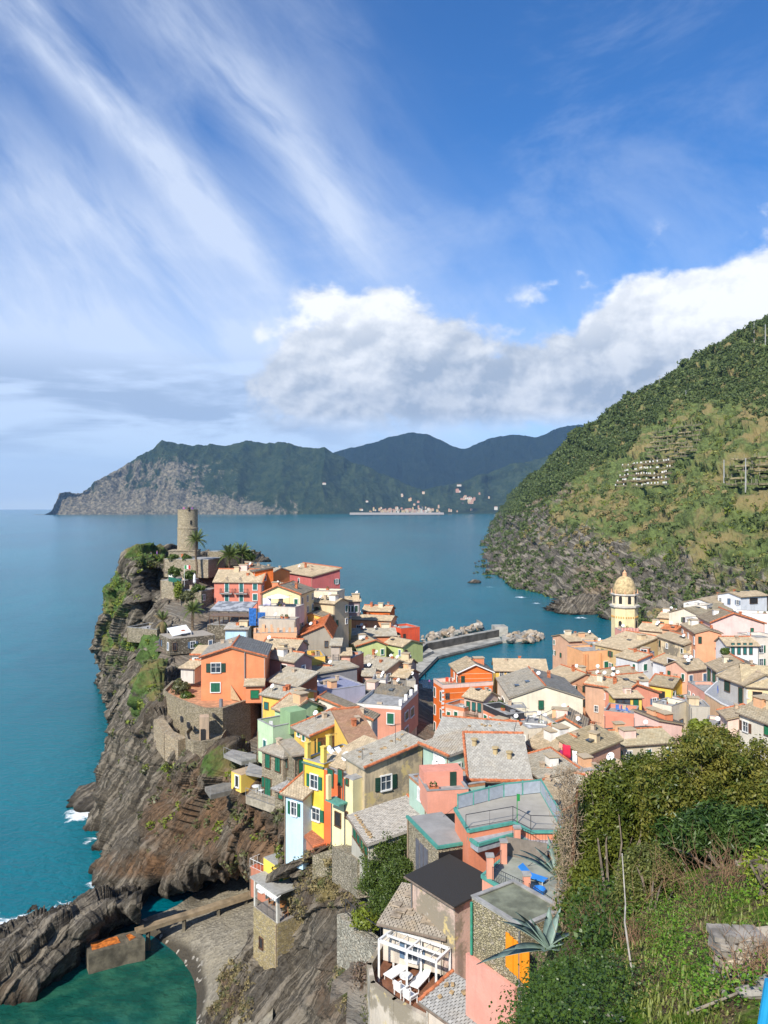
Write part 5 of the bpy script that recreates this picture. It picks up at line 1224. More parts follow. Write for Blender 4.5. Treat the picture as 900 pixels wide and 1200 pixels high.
BS = house('cream balcony stack in front of the vermilion house', (388, 940), 68.2, (404, 947.5), 1.6, 'flat', 0, (.80,.72,.42), b=1000, par=.35, age=.2, win=[('F', 393, 952, 400, 968, 'd', 'n', 0)])
bo = balcony(h, 'F', -1.4, h['W']*.4, h['Hh']-2.0, 1.0, simple('teal_slab', (.10, .30, .24)), False)
m = MB(); m.box((-1.1, -.85, h['Hh']-.9), (.35, .35, 2.1)); m.build('balcony_pillar', stucco(paleyel), h['root'])
h = house('weathered tan house with grey stone weighted slate roof and dark shutters', (428, 900), 66, (495,), 3.5, 'sr', 1.15, (.56,.45,.29), (.40,.37,.31), az=31, b=1005, red='f', age=.9, moss=.2)
TN = h
win_px(h, 'F', 441, 909, 463, 925, 'o', 'd', 1)
h2 = house('wide tan slate roof house bridging the yellow and weathered houses', (376.5, 893), 72, (402.5, 904), 5.2, 'sb', 1.25, (.58,.50,.38), (.50,.40,.27), b=930, red='', age=.8, dish=0, o=.15)
dish_on(h2, .9, .12, random, 1.0)
# house with lilac edged roof and green shutters facing the cliff
h = house('low house with louvred green shutters and stone weighted grey roof over the garden', (412, 958), 62, (433.5, 989), 4.6, 'sb', .9, (.50,.46,.37), (.44,.40,.34), b=1015, red='r', age=.3, moss=.1)
LH = h
for i in range(4): win_px(h, 'F', 415+i*4.4, 964+i*6.3, 418.5+i*4.4, 982+i*6.3, 'c', 'g', 0)
# ------------------------------------------------------------------ lower middle
h = house('pale teal house with roof terrace and white window behind the weathered wall', (496, 873), 66.5, (526, 886), 5, 'sb', .5, teal_, (.40,.36,.30), b=915, red='f', age=.2)
win_px(h, 'F', 510, 880, 515, 898, 'c', 'w', 1)
h = house('tall pale teal side house with small balcony left of the coral terrace', (479.5, 912), 62, (500, 930), 5, 'flat', 0, teal_, b=965, par=.25, age=.2, parm=simple('brick_coping', (.42, .20, .10)))
win_px(h, 'F', 491, 925, 495, 937, 'c', 'w', 1); dish_on(h, .1, .5, random, 1.3)
h = house('coral house with roof terrace and green door in the lower middle', (501, 932), 57, (549, 929), 3.2, 'flat', 0, (.74,.33,.23), b=955, par=.3, age=.2)
m = MB(); m.box((h['W']*.5, 2.3, h['Hh']+.6), (h['W']*.98, 1.7, 1.2)); rr_ = m.build('roof_room', stucco((.72,.30,.21)), h['root'])
m = MB(); m.box((h['W']*.74, 1.43, h['Hh']+.6), (.5, .08, 1.05)); m.build('door', simple('shutter_paint', DGREEN), rr_)
h = house('grey slate house with red edge tiles and three roof vents', (552, 914), 61, (620, 915), 5, 'sb', 1.9, (.30,.28,.25), (.37,.35,.31), b=935, red='ler', moss=.15)
for (u, v) in ((.12, .75), (.48, .55), (.72, .45)):
    x, y = u*h['W'], v*h['D']; z = h['Hh']+h['hz'](x, y); m = MB(); m.bar((x, y, z-.1), (x, y, z+.55), .2, 8); m.bar((x, y, z+.65), (x, y, z+.75), .3, 8); m.build('roof_vent', stucco((.5, .38, .2)), h['root'])
h = house('broad grey slate roof dotted with stones in the village centre', (505, 878), 83, (592, 886), 7, 'sb', 1.4, (.60,.46,.24), (.36,.345,.31), b=900, red='r', moss=.15)
STN = h
house('second grey stone dotted roof stepping down from the broad roof', (543, 872), 90, (612, 873), 5, 'sb', 1.0, (.46,.42,.36), (.36,.34,.30), red='r', moss=.15)
house('dark rough stone house with red tiled edges behind the grey roofs', (606, 890), 88, (634, 913), 4, 'sb', .7, wallm=stonework((.16, .13, .10), 2.0, .5, .2), rc=GRY, red='rl', moss=.2)
house('dark red walled house with small shed roof between grey slate roofs', (563, 858), 96, (583, 864), 4, 'sb', .7, (.52,.12,.05), (.48,.18,.08), red='r', moss=.05)
h = house('house with green flat roof edged in concrete above the stone wall', (553, 1053), 40, (612, 1090), 3.0, 'flat', 0, wallm=stonework((.34, .29, .18), 3.4, .6, .15), b=1200, par=.12, floor=simple('moss_roof', (.19, .20, .14), .9, .25, 1.2), name='stone_house', parm=M_grey)
SH = h
u0, z0, _ = pix_uz(h, 'F', 594, 1094); u1, z1, _ = pix_uz(h, 'F', 606, 1125)
m = MB(); 
for i in range(6): m.box((u0+.12+i*.27, -.06-(i % 2)*.02, z0-.75-.05*i), (.25, .05, 1.7))
m.build('orange_panel', simple('orange_sheet', (.85, .28, .01), .5, .06), h['root'])
m = MB(); m.box((h['W']*.42, -.10, h['Hh']-4.6), (h['W']*.98, .2, 3.4)); m.build('pink_render', stucco((.72,.33,.25), .4), h['root'])
m = MB(); m.bar((.12, -.14, h['Hh']-.1), (.12, -.14, h['Hh']-2.8), .07, 8); m.build('drain_pipe', simple('pipe_green', (.04, .28, .18)), h['root'])
h = house('house under a flat black bitumen roof with peeling pink side', (482, 1028), 48, (533, 1056, 44.7), 3.1, 'sb', .3, (.60,.44,.36), (.045,.042,.040), b=1115, red='', age=1.0, moss=.0, th=.12)
h['roof'].hide_render = False
h = house('house with grey walled flat roof and garage panels beside the garden trees', (478, 958), 55, (513, 994), ('R', 556), 'flat', 0, wallm=stonework((.34, .29, .20), 3.2, .5, .1), b=1040, par=.0, floor=simple('felt_roof', (.30, .29, .27), .85, .1, .8), name='garage_house')
m = MB(); m.box((h['W']/2, -.03, h['Hh']+.06), (h['W']+.2, .2, .16)); m.box((h['W']+.03, h['D']/2, h['Hh']+.062), (.2, h['D'], .16)); m.build('teal_gutter', simple('gutter_teal', (.07, .28, .22)), h['root'])
for k in range(3):
    u0, z0, _ = pix_uz(h, 'F', 490+k*5, 988); m = MB(); m.box((u0, -.04, h['Hh']-2.0), (.55, .08, 2.4)); m.build('garage_panel', simple('grey_panel', (.12, .12, .14)), h['root'])
m = MB(); m.box((h['W']+.04, h['D']/2, h['Hh']-1.6), (.06, h['D']*.96, 2.6)); m.build('black_tarp', simple('black_tarp', (.012, .012, .013)), h['root'])
# large teal railed terrace
def flat_poly(label, pts, z, zb, wallm, floor, name='terrace_house', cat='house', trim=None, railc=None, rail_h=.9, par=0, panel=False):
    P = [Z3(px, py, z)[:2] for px, py in pts]; c = np.mean(P, 0); rt = empty(name, (c[0], c[1], zb), label, cat, 'houses of the village'); L = [(p[0]-c[0], p[1]-c[1]) for p in P]; n = len(L)
    if sum(L[i][0]*L[(i+1) % n][1]-L[(i+1) % n][0]*L[i][1] for i in range(n)) < 0: L = L[::-1]
    m = MB(); m.prism(L, 0, z-zb); m.build('wall', wallm, rt)
    m = MB(); m.prism([(x*.995, y*.995) for x, y in L], z-zb+.003, z-zb+.05); m.build('terrace_floor', floor, rt)
    if trim:
        m = MB()
        for i in range(n):
            a, b_ = Vector((*L[i], z-zb)), Vector((*L[(i+1) % n], z-zb)); m.bar(a, b_, .13, 4)
        m.build('trim', trim, rt)
    return rt, L, z-zb
zt = H-(960-HZ)/F*51
rt, L, zz = flat_poly('large coral house with grey roof terrace edged by teal panels', [(533, 948), (549, 974), (601, 964), (622, 975), (660, 975), (634, 929), (590, 934)], zt, 22, stucco((.74,.27,.15), .3), simple('terrace_screed', (.36, .33, .28), .9, .08, .8), trim=simple('trim_teal', (.09, .32, .26)))
pts = [Z3(px, py, zt) for px, py in ((536, 949), (590, 935), (634, 930), (659, 973))]
pm = simple('grey_blue_panel', (.36, .40, .45), .5, .08)
for a, b_ in zip(pts[:-1], pts[1:]):
    a, b_ = Vector(a)-rt.location, Vector(b_)-rt.location; n = max(1, int((b_-a).length/1.3))
    for i in range(n):
        p, q = a.lerp(b_, (i+.04)/n), a.lerp(b_, (i+.96)/n); d = (q-p).normalized(); nn = Vector((-d.y, d.x, 0))*.03; m = MB(); lo, hi = Vector((0, 0, .1)), Vector((0, 0, .95))
        m.hexa([p-nn+lo, q-nn+lo, q+nn+lo, p+nn+lo], [p-nn+hi, q-nn+hi, q+nn+hi, p+nn+hi]); m.build('railing_panel', pm, rt)
        m = MB(); m.bar(p-d*.03, p-d*.03+Vector((0, 0, 1.1)), .05); m.build('railing_post', simple('trim_teal', (.09, .32, .26)), rt)
    m = MB(); m.bar(a+Vector((0, 0, 1.0)), b_+Vector((0, 0, 1.0)), .06); m.build('handrail', simple('trim_teal', (.09, .32, .26)), rt)
railing([tuple(Vector(Z3(px, py, zt+.05))-rt.location) for px, py in ((546, 972), (601, 962), (622, 973), (658, 974))], .95, M_iron, rt, step=1.2, r=.018)
m = MB(); a = Vector(Z3(606, 966, zt))-rt.location; m.bar(a, a+Vector((0, 0, 2.0)), .03); m.box(a+Vector((.08, 0, 1.75)), (.2, .05, .45)); m.build('green_parasol', simple('green_cloth', (.02, .25, .06)), rt)
# ledge and lower coral storeys
zt2 = H-(985-HZ)/F*49
rt2, L2, _ = flat_poly('lower ledge balcony of the coral house with teal underside', [(549, 982), (560, 990), (601, 978), (628, 992), (664, 992), (664, 980), (625, 978), (600, 966)], zt2, zt2-.5, simple('ledge_grey', (.36, .38, .40)), simple('ledge_grey', (.36, .38, .40)), name='balcony_ledge', cat='balcony', trim=simple('trim_teal', (.09, .32, .26)))
railing([tuple(Vector(Z3(px, py, zt2+.05))-rt2.location) for px, py in ((601, 980), (628, 992), (662, 992))], .8, M_iron, rt2, step=.2, r=.014)
zt3 = H-(1040-HZ)/F*44
rt3, L3, z3_ = flat_poly('coral pillared patio with iron railings and blue lounger', [(565, 1027), (608, 1053), (660, 1083), (672, 1050), (640, 1010), (594, 1003)], zt3, 20, stucco((.66,.30,.20), .5), simple('patio_floor', (.27, .28, .23), .9, .2, 1), name='patio', cat='terrace', trim=simple('trim_teal', (.09, .32, .26)))
for (px, py, hh) in ((574, 1030, 1.35), (590, 1012, 1.35), (617, 1050, 1.2), (606, 996, 1.4), (664, 998, 1.4)):
    p = Vector(Z3(px, py, zt3))-rt3.location; m = MB(); m.box((p.x, p.y, p.z+hh/2), (.38, .38, hh)); pl = m.build('pillar', stucco((.74,.33,.22)), rt3); m = MB(); m.box((p.x, p.y, p.z+hh+.05), (.48, .48, .1)); m.build('pillar_cap', M_grey, pl)
def zrel(pts, z, rt): return [tuple(Vector(Z3(px, py, z))-rt.location) for px, py in pts]
railing(zrel(((577, 1033), (614, 1051)), zt3+.05, rt3), .85, M_iron, rt3, step=.16, r=.014); railing(zrel(((620, 1053), (656, 1078)), zt3+.05, rt3), .85, M_iron, rt3, step=.16, r=.014); railing(zrel(((575, 1027), (588, 1012)), zt3+.05, rt3), .85, M_iron, rt3, step=.3, r=.014)
# picket fence of the patio
fr_ = empty('picket_fence', tuple(Z3(596, 1000, zt3)), 'grey wooden picket fence at the back of the coral patio', 'fence')
a, b_ = Vector(Z3(594, 1004, zt3))-fr_.location, Vector(Z3(640, 1012, zt3))-fr_.location
pk = MB(); pk.box((0, 0, .6), (.14, .04, 1.2)); pkm = pk.mesh('picket', simple('grey_wood', (.20, .17, .14)))
for i in range(18): o = link('picket', pkm, fr_); o.location = a.lerp(b_, i/17)+Vector((0, 0, .05)); o.rotation_euler.z = math.atan2((b_-a).y, (b_-a).x)
for zq in (.35, 1.0): m = MB(); m.bar(a+Vector((0, .05, zq)), b_+Vector((0, .05, zq)), .035); m.build('fence_rail', simple('grey_wood', (.20, .17, .14)), fr_)
# coral inner wall below the big terrace
m = MB(); 
# near slate roof (red edge) + ruined roof house
h = house('nearest grey slate roof with red ridge edge and loose stones', (500, 1175), 41.5, (556, 1215), ('R', 585), 'sb', .45, (.66,.56,.46), (.33,.32,.30), red='l', moss=.1, b=1260, th=.12)
NR = h
h = house('old house with broken slab roof and dish above the white pergola', (449, 1082), 47, (519, 1098), 3.6, 'sb', .5, (.62,.54,.44), (.30,.26,.21), b=1125, red='', age=.8, moss=.4)
RU = h; rr = random.Random(5); slabs = simple('old_slab', (.36, .29, .21), .95, .3, 2)
for i in range(16):
    u, v = rr.random(), .15+rr.random()*.8; x, y = u*h['W'], v*h['D']; m = MB(); s = .4+rr.random()*.5; m.box((0, 0, 0), (s, s*.7, .07), 0); o = m.build('roof_slab', slabs, h['root']); o.location = (x, y, h['Hh']+h['hz'](x, y)+.26+rr.random()*.05); o.rotation_euler = (.1*rr.random(), .1*rr.random(), rr.random()*3)
dish_on(h, .78, .8, random, 1.0)
m = MB(); m.box((0, 0, 0), (.1, .1, .1))
# loose stones on the slate roofs
stone_me = []
for s in range(3):
    m = MB(); g = random.Random(s); vs = []
    m.box((0, 0, .07), (.34, .24, .14), s); m.v = [(x+g.uniform(-.04, .04), y+g.uniform(-.04, .04), z*(1+g.uniform(-.2, .2))) for x, y, z in m.v]; stone_me.append(m.mesh('roof_stone', simple('roof_stone', (.42, .29, .15), .95, .3, 3)))
def stones(hs, n, seed, edge=False, big=1.0):
    g = random.Random(seed)
    for i in range(n):
        u, v = (i+.5)/n*.92+.04 if edge else .06+.88*g.random(), .05 if edge else .08+.84*g.random(); x, y = u*hs['W'], v*hs['D']
        o = link('roof_stone', stone_me[i % 3], hs['roof']); o.location = (x, y, hs['Hh']+hs['hz'](x, y)+.22); o.rotation_euler.z = g.random()*3; s = big*(.8+.5*g.random()); o.scale = (s, s, s)
stones(TN, 13, 1, False, .75); stones(STN, 14, 3, False, .75); stones(LH, 10, 4, True, .75); stones(NR, 9, 6, False, .7)
# street-side centre ------------------------------------------------
h = house('tall bright orange house with pale stringcourses facing the harbour', (519, 807), 138, (578, 803), ('L', 508), 'flat', 0, orange_, b=None, par=.7, parm=stucco(palepink), age=.1, floor=simple('terrace_tan', (.4, .32, .22)))
for k in range(9):
    m = MB(); z = h['Hh']-.9-k*1.15
    if z > 1: m.box((h['W']*.5, -.02, z), (h['W']*.98, .05, .10)); m.build('stringcourse', stucco((.80,.45,.25)), h['root'])
for k in range(10): m = MB(); m.box((-.02, .0, h['Hh']-.4-k*.75), (.5, .1, .4)); m.build('quoin', M_white, h['root'])
win_grid(h, 'L', 2, 4, 'c', 'd', None, 3.2, .8, 1.7); OH = h
h = house('orange gabled attic block with white verge on the tall orange house', (537, 788), 140, (577, 787), 7, 'gf', 1.35, orange_, TAN, t=.5, b=830, red='', age=.1, o=.35)
for k in range(4): m = MB(); m.box((h['W']*.5, -.02, h['Hh']-.3-k*.9), (h['W']*.97, .05, .09)); m.build('stringcourse', stucco((.80,.45,.25)), h['root'])
m = MB(); 
for (a, b_) in (((-.35, -.38, h['Hh']-.10), (h['W']/2, -.38, h['Hh']+1.42)), ((h['W']/2, -.38, h['Hh']+1.42), (h['W']+.35, -.38, h['Hh']-.10))): m.bar(a, b_, .14)
m.build('verge', M_white, h['root'])
h = house('long tan roofed yellow house along the harbour with green shutters', (580, 786), 150, (641, 787), 6, 'gs', 1.6, yellow, TAN, red='', moss=.15, t=.6)
for k in range(5): win_px(h, 'F', 586+k*8.5, 787.5, 590+k*8.5, 793, 'c' if k % 2 else 'g', 'g', 1)
house('tan roofed wing ending the long harbour house at the right', (640, 790), 146, (667, 800), 7, 'gs', 1.3, (.70,.36,.2), TAN, red='r', dish=2, ch=1, moss=.3)
h = house('cream gabled house with one green shutter and wide slate roof', (598, 818), 124, (683, 818), ('L', 573), 'gf', 1.9, (.76,.70,.54), GRY, t=.48, red='r', age=.12, dish=2, ch=1, moss=.25)
win_px(h, 'F', 631, 821, 637, 831, 'c', 'g', 0)
for k in range(3): win_px(h, 'L', 574+k*7, 812+k*3, 578+k*7, 824+k*3, 'c', 'v' if k == 1 else 'd', 1); win_px(h, 'L', 574+k*7, 834+k*4, 578+k*7, 846+k*4, 'c', 'g', 0)
balcony(h, 'L', .6, 7.4, h['Hh']-3.0, 1.3, simple('brown_slab', (.30, .20, .13)))
h = house('coral flank house with balconies and green shutters under the cream gable', (566, 832), 117, (594, 845), 3, 'flat', 0, (.74,.27,.14), par=.9, parm=M_iron, age=.15)
for k in range(4): win_px(h, 'F', 567.5+k*6.5, 838+k*3, 571+k*6.5, 849+k*3, 'c', 'v', 1)
h = house('pale pink low house with green shutters in front of the orange house', (522, 829), 128, (544, 834), 4, 'flat', 0, (.78,.48,.36), par=.6, parm=stucco(coral), age=.15)
for k in range(2): win_px(h, 'F', 524+k*8.5, 834, 528+k*8.5, 844, 'c', 'g', 1)
h = house('grey pink house with balconies and tan roof left of the coral flank', (544, 816), 127, (566, 821), 4, 'gs', 1.0, (.58,.44,.36), TAN, red='', moss=.2)
for k in range(3): win_px(h, 'F', 547+k*6.5, 822+k, 551+k*6.5, 832+k, 'c', 't' if k else 'g', 0); win_px(h, 'F', 546+k*6.5, 840+k*2, 550+k*6.5, 848+k*2, 'c', 'w', 1)
balcony(h, 'F', .2, 3.0, h['Hh']-2.6, 1.0, simple('brown_slab', (.30, .20, .13)))
h = house('cream annex with plant terrace and white shutters in the centre', (592, 842), 113, (620, 860), 5, 'flat', 0, (.72,.64,.50), par=.7, age=.3, dish=1)
for k in range(4): win_px(h, 'F', 595+k*6, 850+k*4, 598+k*6, 861+k*4, 'c', 'w', 1)
ANX = h
house('small cream wall house at the foot of the cream gable', (592, 831), 119, (617, 831), 3, 'flat', 0, (.74,.68,.52), par=.2)
h = house('whitewashed house with cluttered terrace of dishes and tanks', (615, 850), 110, (640, 852), 4, 'flat', 0, white_, par=.4, dish=5, age=.5); CLT = h
h = house('white gabled house with red edged tan roof below the cream gable', (639, 852), 110, (685, 856), 6, 'gf', 1.4, (.74,.68,.58), TAN, t=.5, red='rf', age=.3, dish=3)
h = house('ochre house with tan roof and narrow shuttered windows', (618, 871), 99, (645, 885), 6, 'gs', 1.7, (.80,.50,.12), TAN, red='r', age=.2, t=.6, win=[])
for k in range(4): win_px(h, 'F', 620.5+k*6.3, 876+k*3.6, 624+k*6.3, 888+k*3.6, 'c', 'w' if k % 2 == 0 else 'd', 1)
h = house('bright orange ochre corner wall left of the laundry balcony', (645.5, 884), 96.5, (657, 877), 4, 'flat', 0, (.84,.42,.04), par=0, age=.15)
h = house('pink house with tan roof, plain side wall and laundry balcony', (655, 877), 94.7, (685, 885, 92.1), 8.4, 'sl', 1.1, (.74,.42,.29), (.42,.34,.21), t=.5, red='', age=.35, moss=.3, ch=1)
LAU = h
for k in range(4): win_px(h, 'F', 660+k*6, 876+k*2, 664+k*6, 895, 'd', 'n', 0)
h = house('lower pale pink front with striped band and blue grey shutters', (655, 890), 91.5, (681, 906), 3.0, 'flat', 0, (.80,.54,.42), par=.15, floor=M_grey, age=.15)
LAUB = h
for (x, y) in ((660, 900), (671.5, 908), (661, 925)): win_px(h, 'F', x, y, x+5, y+11, 'c', 'l', 0)
m = MB(); u, z, _ = pix_uz(h, 'F', 668, 922); m.box((h['W']/2, -.03, z), (h['W'], .06, .16)); m.build('band', M_white, h['root'])
h = house('small orange house with tan lean roof beside the big shrub', (680, 908), 90, (694, 915), 5, 'sb', 1.0, (.80,.36,.08), TAN, red='', win=[('F', 682, 913, 687, 924, 'c', 'l', 0)])
dish_on(h, .3, .8, random, 1.2)
house('low tan roof strip running down beside the teal terrace', (646, 957), 74, (694, 930), 4, 'sb', .8, (.6,.5,.4), TAN, red='er', moss=.3)
house('tan roof wedge between the ochre corner and the grey slates', (628, 928), 80, (668, 936), 4, 'sb', .9, (.5,.42,.32), GRY, red='r', moss=.3)
# ------------------------------------------------------------------ eastern village and church
def bell_tower():
    Y = 200; c = A3(732, 745, Y); z0 = 2.0; rt = empty('bell_tower', (c[0], c[1], z0), 'yellow octagonal church bell tower with ochre dome', 'tower')
    zz = lambda py: H-(py-HZ)/F*Y-z0
    ym = stucco((.82,.68,.38), .15); r = 3.35; a0 = math.pi/8+.12
    m = MB(); m.lathe([(r, 0), (r, zz(712))], 8, (0, 0, 0), a0); m.build('shaft', ym, rt)
    m = MB(); m.lathe([(r+.1, zz(712)), (r+.45, zz(710.5)), (r+.5, zz(708.5)), (r+.1, zz(708.5))], 8, (0, 0, 0), a0); m.build('gallery', simple('church_trim', (.62, .58, .50)), rt)
    r2 = r*.93; m = MB(); m.lathe([(r2, zz(708.5)), (r2, zz(696.5))], 8, (0, 0, 0), a0); m.build('belfry', stucco((.80,.68,.46), .15), rt)
    m = MB(); m.lathe([(r2+.1, zz(697.5)), (r2+.4, zz(696.5)), (r2+.4, zz(695)), (r2-.2, zz(695))], 8, (0, 0, 0), a0); m.build('cornice', simple('church_trim', (.62, .58, .50)), rt)
    prof = []; zb_, zt_ = zz(695), zz(675)
    for i in range(15): t = i/14*math.pi/2; prof.append((max((r2-.15)*math.cos(t)**.85, .35), zb_+(zt_-zb_)*math.sin(t)))
    m = MB(); m.lathe(prof, 32); d = m.build('dome', simple('dome_ochre', (.52, .39, .20), .85, .25, 1.4), rt, True)
    m = MB(); m.lathe([(.55, zt_-.1), (.55, zt_+.7), (.65, zt_+.75), (.35, zt_+1.0), (.1, zt_+1.5)], 10); m.build('lantern', stucco(peach), rt)
    for k in range(8):
        t = a0+math.pi/8+k*math.pi/4; ra = r2*math.cos(math.pi/8)
        m = MB(); w, hb = .85, 1.6; pts = [(-w/2, 0), (w/2, 0), (w/2, hb)]+[(w/2*math.cos(q), hb+w/2*math.sin(q)) for q in np.linspace(0, math.pi, 7)[1:-1]]+[(-w/2, hb)]
        m.add([(x, -.05, z) for x, z in pts]+[(x, .1, z) for x, z in pts], [tuple(range(len(pts))), tuple(reversed(range(len(pts), 2*len(pts))))]+[(i, i+len(pts), (i+1) % len(pts)+len(pts), (i+1) % len(pts)) for i in range(len(pts))])
        o = m.build('belfry_arch', M_dark, rt); o.location = (math.cos(t)*ra, math.sin(t)*ra, zz(706.5)); o.rotation_euler.z = t+math.pi/2
        t2 = a0+k*math.pi/4; m = MB(); m.bar((math.cos(t2)*(r2+.1), math.sin(t2)*(r2+.1), zz(695)), (math.cos(t2)*(r2+.1), math.sin(t2)*(r2+.1), zz(695)+1.1), .16, 6, .05); m.build('pinnacle', stucco(peach), rt)
        if k % 2 == 0:
            ra2 = r*math.cos(math.pi/8); o = link('shaft_window', o.data, rt); o.location = (math.cos(t)*ra2, math.sin(t)*ra2, zz(735)); o.rotation_euler.z = t+math.pi/2
        ra2 = r*math.cos(math.pi/8)
        m = MB()
        for j in range(4): m.box((-.95+j*.62, -.06, 0), (.30, .14, .45))
        o = m.build('corbel_frieze', simple('frieze_orange', (.62, .35, .10)), rt); o.location = (math.cos(t)*ra2, math.sin(t)*ra2, zz(722)); o.rotation_euler.z = t+math.pi/2
bell_tower()
